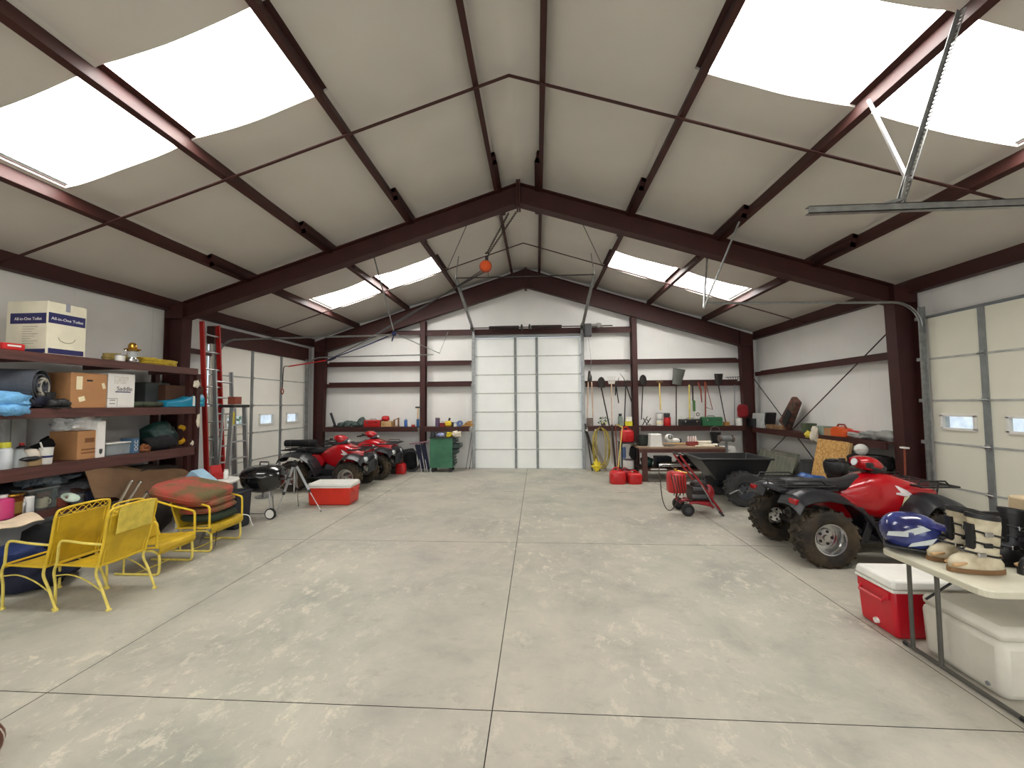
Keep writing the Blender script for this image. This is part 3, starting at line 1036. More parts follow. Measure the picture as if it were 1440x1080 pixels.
b.build('printed_box', mat('print_grey2', (140, 140, 138), .6), t, smooth=False)
MB().box((.201, -.02 * w, .82 * hb), (.002, .5 * w, .22 * hb)).build('faded_picture', mat('faded_print', (205, 200, 186), .7, rgb2=(232, 230, 224), scale=20), t, smooth=False)
y0, y1 = left_at(190, 222, -6.1)
t = thing('grey_bin', 'dark grey bin against the wall on the middle shelf', 'bin', (-6.1, (y0 + y1) / 2, 1.832))
MB().box((0, 0, .19), (.3, y1 - y0, .38), taper=(1.08, 1.05)).build('bin_body', mat('slate_plastic', (70, 76, 76), .6), t, smooth=False, bevel=.01)
MB().box((0, 0, .39), (.35, y1 - y0 + .03, .02)).build('rim', mat('slate_plastic'  , (70, 76, 76)), t, smooth=False)
for i, u in enumerate((198, 217)):
    t = thing('rolled_mat', 'small olive rolled mat on the middle shelf, %s' % ['next to the white carton', 'next to the teal case'][i], 'mat', (-5.68, P(u, 568, 'x', -5.68).y, 1.832), 0, 'olive rolled mats')
    MB().lathe([(.0, -.12), (.04, -.12), (.045, -.1), (.045, .1), (.04, .12), (0, .12)], (0, 0, .045), 'y', 12).build('roll', OLIVE, t)
    MB().lathe([(.047, -.01), (.047, .01)], (0, 0, .045), 'y', 12).build('strap', BLACK, t)
y0, y1 = left_at(224, 278, -5.9)
carton('brown_carton', 'dark brown carton behind the teal case at the shelf end', 'box', (-5.98, (y0 + y1) / 2, 1.832), (.34, y1 - y0, .36), mat('dark_cardboard', (86, 56, 38), .8))
y0, y1 = left_at(228, 282, -5.66)
t = thing('tool_case', 'teal plastic case at the right end of the middle shelf', 'case', (-5.68, (y0 + y1) / 2, 1.832))
w = y1 - y0
b = MB().loft([[(-.09, y, 0), (.09, y, 0), (.09, y, h * .7), (.05, y, h), (-.09, y, h)] for y, h in ((-w / 2, .1), (-w * .1, .13), (w * .2, .2), (w / 2, .22))])
b.build('case_body', TEAL, t, smooth=False, bevel=.012)
MB().box((.092, w * .18, .1), (.004, .04, .17)).build('white_stripe', WHITE, t, smooth=False)
MB().box((.092, w * .36, .13), (.006, .12, .03)).box((.092, w * .36, .07), (.006, .12, .03)).build('clasp', mat('teal_light', (70, 180, 200), .4), t, smooth=False)
o = MB().blob((0, 0, 0), (.02, .06, .07), .3, 3, 4, 6).build('work_glove', mat('white_cotton', (220, 210, 190), .9))
o.location = (SX + .04, P(273, 540, 'x', SX).y, P(273, 540, 'x', SX).z)
tag(o, 'small white cotton glove tucked high on the red end post', 'glove')
o = MB().blob((0, 0, 0), (.02, .04, .12), .3, 3, 8, 6).build('work_glove', mat('white_cotton', (220, 210, 190), .9))
o.location = (SX + .04, P(276, 592, 'x', SX).y, P(276, 592, 'x', SX).z)
tag(o, 'pale cotton glove hanging below the middle shelf at the post', 'glove')

# third shelf
z3 = 1.157
bottle('spray_bottle', 'pale bottle with yellow cap at the left end of the third shelf', 'bottle', (-5.66, P(6, 650, 'x', -5.66).y, z3), .06, .30, mat('pale_bottle', (196, 202, 206), .35), mat('yellow_cap', (212, 208, 60), .4), neck=.6, cap_h=.2)
t = thing('glass_jug', 'clear glass jug with a black ladle on the third shelf', 'jug', (-5.7, P(25, 645, 'x', -5.7).y, z3))
MB().lathe([(.075, 0), (.08, .02), (.08, .12), (.05, .17), (.04, .2), (.045, .21)]).build('jug_body', CLEAR, t)
MB().blob((.1, .05, .09), (.04, .1, .03), .1, 2, 3, 8).build('ladle', BLACK, t)
t = thing('tan_jar', 'tan lidded jar with a rounded top on the third shelf', 'jar', (-5.72, P(45, 640, 'x', -5.7).y, z3))
MB().lathe([(.09, 0), (.095, .02), (.095, .1), (.0, .1)]).build('jar_body', mat('tan_plastic', (190, 160, 116), .5), t)
MB().lathe([(.08, .1), (.075, .15), (.05, .19), (0, .2)]).build('dome_lid', mat('pale_lid', (200, 190, 176), .3), t)
t = thing('tool_cup', 'white printed cup holding a brush on the third shelf', 'cup', (-5.66, P(65, 640, 'x', -5.66).y, z3))
MB().lathe([(.045, 0), (.05, .01), (.062, .2), (.056, .2), (.045, .02), (0, .02)]).build('cup_body', WHITE, t)
MB().lathe([(.0555, .08), (.0575, .105)]).build('printed_line', NAVYP, t)
MB().cyl((.02, .0, .03), (.02, -.08, .27), .009).build('brush_handle', mat('pale_handle', (208, 206, 196), .5), t)
y0, y1 = left_at(78, 135, -5.68)
hb = zat(120, 606, 'x', -5.68) - z3
t = carton('open_carton', 'open cardboard box stuffed with a white plastic bag on the third shelf', 'box', (-5.68 - .2, (y0 + y1) / 2 + .16, z3), (.4, (y1 - y0) * .62, hb), CARD, flaps=False)
b = MB()
for dz, a, h in ((.66, .4, .16), (.34, .7, .05), (.22, .7, .05)):
    b.box((.201, 0, dz * hb), (.002, a * (y1 - y0) * .6, h * hb))
b.build('print', mat('brown_print', (120, 76, 40), .7), t, smooth=False)
bag('plastic_bag', 'crumpled white plastic bag bulging from the open cardboard box', 'bag', (-5.85, P(112, 600, 'x', -5.8).y, z3 + hb + .002), (.16, .22, .11), mat('white_film', (222, 222, 220), .35, bump=.6, scale=14), .35, 2.2, 5)
o = MB().box((0, 0, .05), (.2, .16, .1), rot=(.3, .2, 0)).build('baseball_hat', RED, smooth=False, bevel=.02)
o.location = (-6.0, P(118, 590, 'x', -6.0).y, 1.155 + hb + .22)
tag(o, 'red hat lying on top of the white plastic bag', 'hat')
y0, y1 = left_at(137, 149, -5.66)
t = carton('paper_carton', 'slim white carton with a small dark crest on the third shelf', 'box', (-5.66 - .13, (y0 + y1) / 2, z3), (.26, y1 - y0, zat(143, 593, 'x', -5.66) - z3), WHITEP)
MB().box((.131, 0, .09), (.002, .04, .05)).prism([(-.02, .065), (.02, .065), (0, .04)], 'x', .13, .132).build('crest', mat('crest_print', (60, 64, 62), .6), t, smooth=False)
y0, y1 = left_at(151, 187, -5.7)
t = thing('storage_tub', 'clear plastic tub with a white lid on the third shelf', 'tub', (-5.7 - .15, (y0 + y1) / 2, z3))
MB().box((0, 0, .08), (.28, y1 - y0 - .02, .16), taper=(1.06, 1.04)).build('tub_body', CLEAR, t, smooth=False, bevel=.01)
MB().box((0, 0, .17), (.33, y1 - y0 + .01, .02)).build('lid', WHITE, t, smooth=False, bevel=.005)
bag('tub_rag', 'grey rag packed inside the clear plastic tub', 'rag', (-5.85, (y0 + y1) / 2, z3 + .005), (.1, .2, .065), GREYF, seed=2)
y0, y1 = left_at(188, 197, -5.66)
t = carton('blue_carton', 'narrow blue carton with pale lettering on the third shelf', 'box', (-5.66 - .1, (y0 + y1) / 2, z3), (.2, y1 - y0, .21), mat('steel_blue_card', (70, 104, 132), .6))
text('OCC', .07, WHITEP, t, (.103, 0, .11), (radians(90), radians(-90), radians(90)))
o = MB().blob((0, 0, .05), (.07, .07, .06), .35, 3, 3, 8).build('leather_glove', mat('brown_leather', (126, 74, 36), .7))
o.location = (-5.68, P(203, 625, 'x', -5.68).y, z3)
tag(o, 'brown leather work glove on the third shelf near the blue carton', 'glove')
y0, y1 = left_at(198, 252, -5.8)
t = thing('nylon_bag', 'dark green nylon bag with a yellow handle on the third shelf', 'bag', (-5.86, (y0 + y1) / 2, z3))
w = (y1 - y0) / 2
MB().blob((0, w * .05, .2), (.2, w * .75, .2), .2, 1.6, 2, 12, .85, .95).build('bag_body', DGREEN, t, angle=80)
MB().tube(arc((.16, w * .74, .21), .13, -pi / 2, pi / 2, 10, 'yz'), .035, 8).build('handle', mat('mustard_plastic', (206, 156, 30), .45), t)
bag('black_bag', 'flat black bag slumped in front of the green nylon bag', 'bag', (-5.72, (y0 + y1) / 2 - .08, z3), (.1, w * .8, .11), BLACKF, seed=8)
o = MB().blob((0, 0, .06), (.05, .07, .06), .35, 3, 13, 8).build('white_rag', mat('white_cotton', (220, 210, 190), .9))
o.location = (-5.66, P(268, 620, 'x', -5.66).y, z3)
tag(o, 'small white rag at the right end of the third shelf', 'rag')

# fourth shelf
z4 = .602
bottle('jug', 'pink plastic jug at the left end of the lowest shelf', 'jug', (-5.68, P(2, 735, 'x', -5.68).y, z4), .09, .27, PINK, WHITE, neck=.35)
bottle('jar', 'amber glass jar with a brass lid on the lowest shelf', 'jar', (-5.68, P(19, 730, 'x', -5.68).y, z4), .075, .26, AMBER, BRASS, neck=.9, cap_h=.07, lab=mat('dark_label', (120, 90, 30), .6))
bottle('drink_can', 'slim grey can on the lowest shelf beside the amber jar', 'can', (-5.64, P(30, 728, 'x', -5.64).y, z4), .035, .19, ALU, WHITE, neck=.6)
can('paint_can', 'white tall can on the lowest shelf beside the clear tote', 'can', (-5.64, P(39, 728, 'x', -5.64).y, z4), .045, .20, mat('white_tin', (206, 208, 206), .4), WHITE)
y0, y1 = left_at(45, 88, -5.7)
t = thing('clear_tote', 'clear plastic tote of odds and ends on the lowest shelf', 'tote', (-5.70 - .16, (y0 + y1) / 2, z4))
MB().box((0, 0, .13), (.3, y1 - y0 - .03, .26), taper=(1.05, 1.04)).build('tote_body', mat('clear_tote_plastic', (150, 164, 160), .15, alpha=.3), t, smooth=False, bevel=.01)
MB().box((.155, 0, .255), (.012, y1 - y0, .02)).box((-.155, 0, .255), (.012, y1 - y0, .02)).box((0, (y1 - y0) / 2, .255), (.32, .012, .02)).box((0, -(y1 - y0) / 2, .255), (.32, .012, .02)).build('rim', GREYP, t, smooth=False)
t2 = thing('mug', 'cream mug lying inside the clear tote', 'mug', (-5.8, P(64, 710, 'x', -5.75).y, z4 + .014))
MB().lathe([(.05, 0), (.055, .01), (.055, .12), (.048, .12), (.048, .02), (0, .02)]).build('mug_body', mat('cream_china', (230, 222, 190), .3), t2)
MB().tube(arc((0, .055, .06), .035, -pi / 2, pi / 2, 8, 'yz'), .008, 6).build('handle', mat('cream_china', (230, 222, 190)), t2)
carton('small_carton', 'small red brown carton inside the clear tote', 'box', (-5.9, P(56, 700, 'x', -5.9).y, z4 + .014), (.14, .16, .17), mat('rust_card', (132, 62, 44), .7))
o = MB().blob((0, 0, .08), (.15, .28, .09), .4, 2.4, 6, 12).build('film_bag', mat('grey_film', (120, 130, 138), .15, bump=.7, scale=16, alpha=.7))
o.location = (-5.88, P(76, 688, 'x', -5.8).y, z4 + .275)
tag(o, 'crinkled clear plastic bag lying on the clear tote', 'bag')
t = thing('bowl', 'pale green bowl tilted on the lowest shelf', 'bowl', (-5.64, P(96, 702, 'x', -5.64).y, z4 + .06))
o = MB().lathe([(.0, 0), (.035, 0), (.09, .055), (.084, .055), (.03, .008), (0, .008)]).build('bowl_body', mat('pale_green_china', (206, 222, 206), .3), t)
o.rotation_euler = (0, radians(35), 0)
bag('junk_bag', 'grey plastic sack on the lowest shelf behind the bowl', 'bag', (-5.9, P(110, 690, 'x', -5.8).y, z4), (.2, .3, .14), mat('grey_sack', (96, 96, 100), .4, bump=.5, scale=14), .3, 2.2, 9)
y0, y1 = left_at(128, 158, -5.95)
toolbox('toolbox', 'dark red toolbox on the lowest shelf by the brown tarp', (-6.0, (y0 + y1) / 2, z4), (y1 - y0, .25, .24), mat('dark_red_metal', (120, 18, 22), .45), radians(90))
bag('leather_bag', 'dark brown leather bag on the lowest shelf left of the toolbox', 'bag', (-5.76, P(118, 705, 'x', -5.75).y, z4), (.12, .24, .09), mat('dark_leather', (58, 36, 28), .6), .2, 2, 12)
bag('black_sack', 'black sack filling the lowest shelf behind the jars', 'bag', (-6.05, P(30, 700, 'x', -6.0).y, z4), (.2, .42, .16), BLACKF, .25, 2, 14)


# brown canvas tarp from the third shelf's front down over the lowest shelf
def tarp(u, v):
    y = 4.95 + 1.55 * u
    top = 1.04 - .26 * u + .03 * sin(9 * u)
    x = -5.66 + .32 * v + .10 * sin(7 * u + 2 * v) * v + .05 * sin(15 * u) * v
    z = top - v * (.34 + .12 * sin(pi * u)) + .03 * sin(5 * u + 6 * v)
    if u > .75:
        z -= (u - .75) * .5 * v
    return (x, y - .2 * v * (1 - u), z)


cloth('canvas_tarp', 'brown canvas tarp draped from the lower shelves behind the red cushions', 'tarp', tarp, 26, 12, TAN, .012)
bag('tarp_load', 'dark brown bundle hidden under the canvas tarp', 'bundle', (-5.88, 5.72, z4), (.25, .72, .17), mat('dark_bundle', (54, 44, 36), .9), .2, 2, 5)
b = None
RODM = mat('rod_tube', (140, 130, 112), .35, .4)
for i, (a, c, nm) in enumerate((((150, 742), (184, 678), 'uppermost of the leaning tubes behind the yellow chairs'), ((158, 742), (196, 680), 'second of the leaning tubes behind the yellow chairs'), ((160, 760), (206, 694), 'third of the leaning tubes behind the yellow chairs'), ((168, 765), (214, 700), 'lowest of the leaning tubes behind the yellow chairs'))):
    p, q = P(*a, 'x', -4.62 - .02 * i), P(*c, 'x', -4.98 - .02 * i)
    d = (q - p).normalized()
    t = thing('rod_tube', 'long grey rod tube, ' + nm, 'tube', p, 0, 'rod tubes leaning on the shelves')
    MB().cyl((0, 0, 0.02), q - p, .017, n=10).build('tube_body', RODM, t)
    MB().cyl(q - p, q - p + d * .02, .021, n=10).build('end_cap', CHROME if i < 2 else BLACK, t)
    MB().cyl((q - p) * .45, (q - p) * .5, .0185, n=10).build('grip', BLACK, t)
can('rust_tin', 'rusty brown tin on the lowest shelf left of the pale bowl', 'tin', (-5.72, P(90, 700, 'x', -5.7).y, z4), .06, .12, mat('rust_card', (132, 62, 44)), ALU)
can('grey_pot', 'grey pot on the lowest shelf right of the pale bowl', 'pot', (-5.70, P(108, 705, 'x', -5.7).y, z4), .07, .13, GREYP, DGREY)
carton('navy_carton', 'dark navy carton on the lowest shelf below the dark red toolbox', 'box', (-5.70, P(126, 705, 'x', -5.7).y, z4), (.16, .2, .12), mat('navy_plastic_card', (34, 40, 66), .7))
bottle('brown_bottle', 'brown bottle at the back of the lowest shelf behind the white can', 'bottle', (-5.9, P(41, 700, 'x', -5.9).y, z4), .05, .3, AMBER, BLACK)
bottle('oil_bottle', 'dark grey oil bottle on the third shelf behind the glass jug', 'bottle', (-5.95, P(30, 640, 'x', -5.95).y, 1.157), .05, .26, DGREY, RED)
can('spice_tin', 'small olive tin on the third shelf behind the printed cup', 'tin', (-5.95, P(62, 630, 'x', -5.95).y, 1.157), .06, .16, OLIVE, BRASS)
bag('dark_coat', 'dark coat bundled at the back of the third shelf behind the open box', 'coat', (-6.12, P(90, 610, 'x', -6.1).y, 1.157), (.14, .34, .15), BLACKF, .25, 2, 44)
bag('dark_blanket', 'dark grey blanket at the back of the middle shelf above the boots', 'blanket', (-6.15, P(45, 545, 'x', -6.1).y, 1.832), (.14, .4, .12), mat('charcoal_wool', (44, 44, 48), .95), .2, 2, 45)
# floor under the shelves
bag('navy_bag', 'dark navy bag on the floor under the left end of the shelves', 'bag', (-4.98, P(36, 830, 'z', 0).y + .12, 0), (.34, .30, .15), NAVY, .2, 1.8, 21)
bag('blue_bag', 'blue sports bag on top of the navy bag under the shelves', 'bag', (-5.05, P(30, 790, 'x', -5.0).y, .255), (.2, .17, .1), mat('royal_blue_fabric', (16, 38, 88), .7, bump=.3), .2, 1.8, 23)
bag('black_duffel', 'black duffel on the floor beneath the cream cloth', 'bag', (-5.25, 4.55, 0), (.3, .45, .28), BLACKF, .18, 1.8, 25)
bag('brown_sack', 'dark brown sack on the floor behind the yellow gliders', 'bag', (-5.35, 5.45, 0), (.25, .42, .24), mat('dark_bundle2', (44, 36, 32), .9), .2, 1.8, 26)


def cream(u, v):
    return (-5.42 + .30 * u + .02 * sin(5 * v), 3.85 + .50 * v - .10 * u, .56 - .012 * sin(3 * v + 4 * u) - .05 * u + .012 * sin(9 * v))


cloth('cream_cloth', 'cream cloth lying crumpled at the front of the lowest shelf', 'cloth', lambda u, v: (lambda p: (p[0] - .12, p[1], p[2] + .075))(cream(u, v)), 8, 14, mat('cream_cotton', (226, 206, 176), .9), .008)
# ---------------------------------------------------------------- yellow wrought-iron chairs
YMESH = mat('yellow_mesh_metal', (206, 172, 34), .5, alpha=.74, scale=8)
YELD = mat('yellow_paint_pale', (214, 196, 96), .5, var=.15, scale=14)


def iron_chair(label, loc, rz):
    """faces local +x"""
    t = thing('patio_chair', label, 'chair', loc, rz, 'yellow wrought iron armchairs')
    w = .22

    def seat(u, v):
        return (.27 - .41 * u, (v - .5) * .44, .405 - .02 * u - .012 * sin(pi * v) - .03 * max(0, .12 - u) / .12)
    MB().grid(lambda u, v: seat(u, 1 - v), 10, 8, .006).build('seat', YMESH, t, angle=80)

    def back(u, v):
        return (-.145 - .085 * u - .012 * sin(pi * u), (v - .5) * (.42 + .03 * u), .40 + .43 * u)
    MB().grid(lambda u, v: back(u, v), 8, 8, .006).build('backrest', YMESH, t, angle=80)
    b = MB()
    pts = [(-.14, w, .38), (-.195, w + .005, .62), (-.24, w + .01, .86), (-.252, w * .8, .905), (-.255, 0, .915), (-.252, -w * .8, .905), (-.24, -w - .01, .86), (-.195, -w - .005, .62), (-.14, -w, .38)]
    b.tube(smooth_path(pts, 5), .011, 8)
    b.tube([(-.235, w, .835), (-.237, 0, .84), (-.235, -w, .835)], .006, 6)
    b.tube([(-.148, w - .03, .39), (-.235, w - .02, .83)], .005, 6)
    b.tube([(-.148, -w + .03, .39), (-.235, -w + .02, .83)], .005, 6)
    b.build('back_frame', YEL, t)
    b = MB()
    for i in range(7):
        y = -w + .03 + i * (2 * w - .06) / 6
        s = 1 if i % 2 else -1
        b.tube(smooth_path([(-.24, y - .03, .845), (-.246, y, .872 + .012 * s), (-.252, y + .03, .90)], 3), .004, 5)
        b.tube(smooth_path([(-.24, y + .03, .845), (-.246, y, .868), (-.252, y - .03, .90)], 3), .004, 5)
    b.build('scroll_rail', YEL, t)
    b = MB().tube([(.27, w, .40), (.27, -w, .40), (-.14, -w, .385), (-.14, w, .385)], .010, 8, closed=True)
    b.build('seat_rim', YEL, t)
    for s in (-1, 1):
        b = MB().tube(smooth_path([(.26, s * w, .40), (.255, s * w, .50), (.245, s * w, .585), (.20, s * w, .615), (.0, s * (w + .01), .60), (-.19, s * w, .585)], 4), .011, 8)
        b.build('arm', YELD, t)
        b = MB().tube(smooth_path([(.26, s * w, .41), (.285, s * w, .33), (.265, s * (w), .2), (.262, s * w, .015)], 5), .011, 8)
        b.lathe([(.022, 0), (.022, .012), (.012, .02)], (.262, s * w, 0), n=10)
        b.build('leg', YELD, t)
        b = MB().tube(smooth_path([(-.14, s * w, .40), (-.13, s * w, .31), (-.185, s * w, .2), (-.265, s * w, .015)], 5), .011, 8)
        b.lathe([(.022, 0), (.022, .012), (.012, .02)], (-.265, s * w, 0), n=10)
        b.build('leg', YELD, t)
        MB().tube(smooth_path([(.268, s * w, .30), (.12, s * w, .31), (-.04, s * w, .26), (-.19, s * w, .17)], 4), .006, 6).build('brace', YELD, t)
    return t


ch1 = iron_chair('yellow mesh armchair standing at the left edge, its back turned to the room', (-4.355, 3.69, 0), pi)
ch2 = copy_thing(ch1, (-3.875, 3.72, 0), pi, 'yellow mesh armchair with a yellow towel thrown over its back')


def towel(u, v):
    """hangs over the top rail of the second chair"""
    y = (v - .5) * .34 + .02 * sin(4 * u)
    s = u * .52
    if s < .2:
        k = s / .2
        return (-.20 - .058 * k, y, .76 + .16 * k + .01 * sin(9 * v))
    k = (s - .2) / .32
    return (-.272 + .03 * k - .01 * abs(sin(8 * v + 1)), y + .05 * k, .925 - .26 * k)


o = MB().grid(lambda u, v: towel(u, 1 - v), 12, 10, .006).build('towel', mat('yellow_towel', (206, 184, 78), .95, var=.12, bump=.4, scale=14), angle=80)
o.location, o.rotation_euler = (-3.875, 3.76, 0), (0, 0, pi)
tag(o, 'pale yellow towel hanging over the back of the second yellow chair', 'towel')


def glider(label, loc, rz, w):
    t = thing('patio_glider', label, 'chair', loc, rz, 'yellow low glider chairs')
    h = w / 2

    def seat(u, v):
        prof = [(.22, .22), (.255, .27), (.245, .325), (.20, .345), (.0, .325), (-.22, .30)]
        k = u * 5
        i = min(4, int(k))
        f = k - i
        x = prof[i][0] * (1 - f) + prof[i + 1][0] * f
        z = prof[i][1] * (1 - f) + prof[i + 1][1] * f
        return (x, (v - .5) * (w - .02), z - .012 * sin(pi * v) * (u > .3))
    MB().grid(lambda u, v: seat(u, 1 - v), 20, 8, .006).build('seat', YMESH, t, angle=80)

    def back(u, v):
        k = 1 - .25 * max(0, u - .6)
        return (-.20 - .17 * u, (v - .5) * (w - .06) * k, .31 + .42 * u)
    MB().grid(back, 8, 8, .006).build('backrest', YMESH, t, angle=80)
    b = MB().tube(smooth_path([(-.20, h - .02, .30), (-.29, h - .02, .53), (-.36, h - .05, .70), (-.385, h * .6, .745), (-.39, 0, .755), (-.385, -h * .6, .745), (-.36, -h + .05, .70), (-.29, -h + .02, .53), (-.20, -h + .02, .30)], 5), .011, 8)
    b.tube([(-.21, h - .06, .32), (-.35, h - .09, .68)], .006, 6).tube([(-.21, -h + .06, .32), (-.35, -h + .09, .68)], .006, 6)
    b.build('back_frame', YEL, t)
    MB().tube([(.235, h, .31), (.235, -h, .31), (-.22, -h, .30), (-.22, h, .30)], .010, 8, closed=True).build('seat_rim', YEL, t)
    for s in (-1, 1):
        MB().tube(smooth_path([(.225, s * h, .31), (.225, s * h, .50), (.215, s * h, .565), (.17, s * h, .59), (-.05, s * h, .635), (-.30, s * h * .98, .70), (-.345, s * h * .9, .69)], 5), .012, 8).build('arm', YEL, t)
        b = MB().tube(smooth_path([(.0, s * (h - .03), .255), (.14, s * (h - .03), .265), (.215, s * (h - .03), .23), (.23, s * (h - .03), .17), (.23, s * (h - .03), .05), (.20, s * (h - .03), .014), (.1, s * (h - .03), .012), (-.28, s * (h - .03), .012)], 5), .013, 8, flat=1.0)
        b.build('base_runner', YELD, t)
        MB().cyl((-.18, s * (h - .03), .012), (-.18, s * (h - .03), .30), .010, n=8).build('rear_link', YELD, t)
    MB().cyl((-.05, h - .03, .014), (-.05, -h + .03, .014), .009, n=8).cyl((0, h - .03, .255), (0, -h + .03, .255), .009, n=8).build('cross_bar', YELD, t)
    return t


gl1 = glider('yellow low glider seat facing the room, empty, next to the towel chair', (-4.075, 4.43, 0), 0, .48)
gl2 = glider('yellow low glider seat piled with red patterned cushions', (-4.075, 5.17, 0), 0, .56)
CUSH = mat('red_floral_fabric', (168, 72, 60), .9, scale=4.5, rgb2=(98, 88, 54), bump=.3)


def cushion(name, label, c, d, m, seed, rot=(0, 0, 0), group='patterned seat cushions'):
    t = thing(name, label, 'cushion', c, 0, group)
    o = MB().blob((0, 0, 0), d, .06, 2.2, seed, 12, .5).build('cover', m, t, angle=80)
    o.rotation_euler = rot
    b = MB()
    pts = []
    for i in range(40):
        a = 2 * pi * i / 40
        e = (math.copysign(abs(cos(a)) ** .5, cos(a)) * d[0] * 1.0, math.copysign(abs(sin(a)) ** .5, sin(a)) * d[1] * 1.0, 0)
        pts.append(e)
    o = b.tube(pts, .008, 6, closed=True).build('piping', m, t)
    o.rotation_euler = rot
    return t


cushion('seat_cushion', 'dark green seat cushion on the far yellow glider, under the red ones', (-4.08, 5.17, .405), (.24, .25, .055), mat('dark_green_cloth', (40, 52, 36), .9), 2)
cushion('seat_cushion', 'red patterned cushion folded directly on the green cushion', (-4.10, 5.17, .50), (.25, .25, .045), CUSH, 3, (.03, -.05, 0))
cushion('seat_cushion', 'red patterned cushion in the middle of the pile on the glider', (-4.13, 5.17, .585), (.26, .27, .045), CUSH, 5, (-.04, .0, .1))
cushion('seat_cushion', 'big red patterned cushion on top of the pile, tilted towards the shelves', (-4.30, 5.14, .72), (.38, .36, .095), CUSH, 7, (.05, .22, .12))
o = MB().tube(smooth_path([(-3.92, 5.02, .36), (-3.85, 5.0, .3), (-3.84, 4.99, .15), (-3.86, 5.0, .05)], 4), .004, 5).tube(smooth_path([(-3.9, 5.0, .35), (-3.95, 4.93, .25), (-3.98, 4.9, .12)], 4), .004, 5).build('tie_string', BLACK)
tag(o, 'black cushion tie strings hanging from the far glider seat', 'string')
o = MB().tube(smooth_path([(-3.86, 5.44, .33), (-3.79, 5.5, .3), (-3.76, 5.52, .2), (-3.74, 5.53, .15)], 4), .006, 5).build('tie_string', WHITE)
tag(o, 'white cushion tie hanging from the far glider corner', 'string')

# ---------------------------------------------------------------- round table, bin, grill, tripod, cooler
t = thing('round_table', 'round white plastic patio table between the cushions and the grill', 'table', (-4.68, 5.80, 0))
MB().lathe([(.0, .69), (.405, .69), (.41, .70), (.41, .715), (.405, .722), (0, .722)], n=40).build('table_top', WHITE, t)
for i in range(4):
    a = pi / 4 + i * pi / 2
    MB().cyl((cos(a) * .30, sin(a) * .30, .69), (cos(a) * .34, sin(a) * .34, 0), .022, n=10).build('leg', WHITE, t)
t = thing('storage_bin', 'dark navy plastic bin under the round white table', 'bin', (-4.36, 5.93, 0))
MB().box((0, 0, .26), (.32, .30, .52), taper=(1.12, 1.12)).build('bin_body', mat('navy_plastic', (22, 28, 40), .5), t, smooth=False, bevel=.02)
MB().box((0, 0, .53), (.38, .36, .03)).build('rim', mat('navy_plastic', (22, 28, 40)), t, smooth=False, bevel=.01)


t = thing('folded_cloth', 'pale blue folded cloth standing like a tent on the round table', 'cloth', (-4.66, 5.64, .725))
b = MB()
b.prism([(-.22, 0), (.22, 0), (.2, .03), (-.02, .19), (-.05, .19), (-.2, .03)], 'y', -.1, .1)
b.build('cloth_fold', mat('pale_blue_cloth', (150, 184, 204), .9), t, smooth=False, bevel=.01)
MB().box((.02, -.11, .02), (.36, .02, .03)).build('hem', mat('steel_blue_card', (70, 104, 132)), t, smooth=False)
t = thing('parts_case', 'red open parts case on the round table behind the blue cloth', 'case', (-4.66, 5.96, .725), radians(-25))
MB().box((0, 0, .04), (.2, .16, .08)).build('case_body', REDM, t, smooth=False, bevel=.008)
MB().box((-.07, .02, .13), (.02, .16, .14), rot=(0, -.35, 0)).build('lid', REDM, t, smooth=False, bevel=.006)
bottle('white_bottle', 'small white bottle at the edge of the round table', 'bottle', (-4.46, 5.90, .725), .032, .15, WHITE, WHITE, neck=.7)

# kettle grill
ENAM = mat('black_enamel', (16, 16, 18), .18, var=.05, coat=.6)
t = thing('kettle_grill', 'black kettle barbecue on three thin legs beside the tripod', 'grill', (-4.29, 6.52, 0))
n = 10
MB().lathe([(.0, .42)] + [(.345 * sin(a) ** .62, .68 - .27 * cos(a)) for a in [i * pi / 2 / n for i in range(1, n + 1)]] + [(.35, .69), (.335, .69)], n=32).build('bowl', ENAM, t)
lid = MB().lathe([(.352, .685), (.352, .70)] + [(.345 * cos(a) ** .75, .70 + .16 * sin(a)) for a in [i * pi / 2 / n for i in range(1, n)]] + [(0, .861)], n=32).build('lid', ENAM, t)
MB().tube([(-.08, -.0, .855), (-.07, -.0, .90), (.07, -.0, .90), (.08, -.0, .855)], .011, 8).build('lid_handle', BLACK, lid)
MB().lathe([(.05, .86), (.05, .872), (0, .874)], (.16, -.06, -.035), n=14).build('vent', CHROME, lid)
for s in (-1, 1):
    MB().tube([(s * .345, -.08, .62), (s * .41, -.07, .63), (s * .41, .07, .63), (s * .345, .08, .62)], .012, 6).build('bowl_handle', BLACK, t)
legs = [(.20, -.13), (-.20, -.13), (.0, .24)]
for i, (x, y) in enumerate(legs):
    MB().cyl((x * .8, y * .8, .5), (x * 1.15, y * 1.15, .08 if i < 2 else 0), .012, n=8).build('leg', ALU, t)
for x in (.24, -.24):
    w = MB().lathe([(.05, -.02), (.085, -.02), (.09, -.012), (.09, .012), (.085, .02), (.05, .02)], (x, -.17, .09), 'y', 18).build('wheel', RUBBER, t)
    MB().lathe([(.05, -.022), (.068, -.024), (.07, -.02)], (x, -.17, .09), 'y', 18).build('wheel_trim', WHITE, w)
    MB().lathe([(.0, -.018), (.052, -.018), (.052, .018), (0, .018)], (x, -.17, .09), 'y', 18).build('hub', BLACK, w)
MB().cyl((-.26, -.17, .09), (.26, -.17, .09), .008, n=6).build('axle', ALU, t)
MB().lathe([(.0, .30), (.11, .31), (.14, .33), (.135, .335), (0, .305)], n=20).cyl((0, 0, .31), (0, 0, .43), .02, n=8).build('ash_pan', ALU, t)

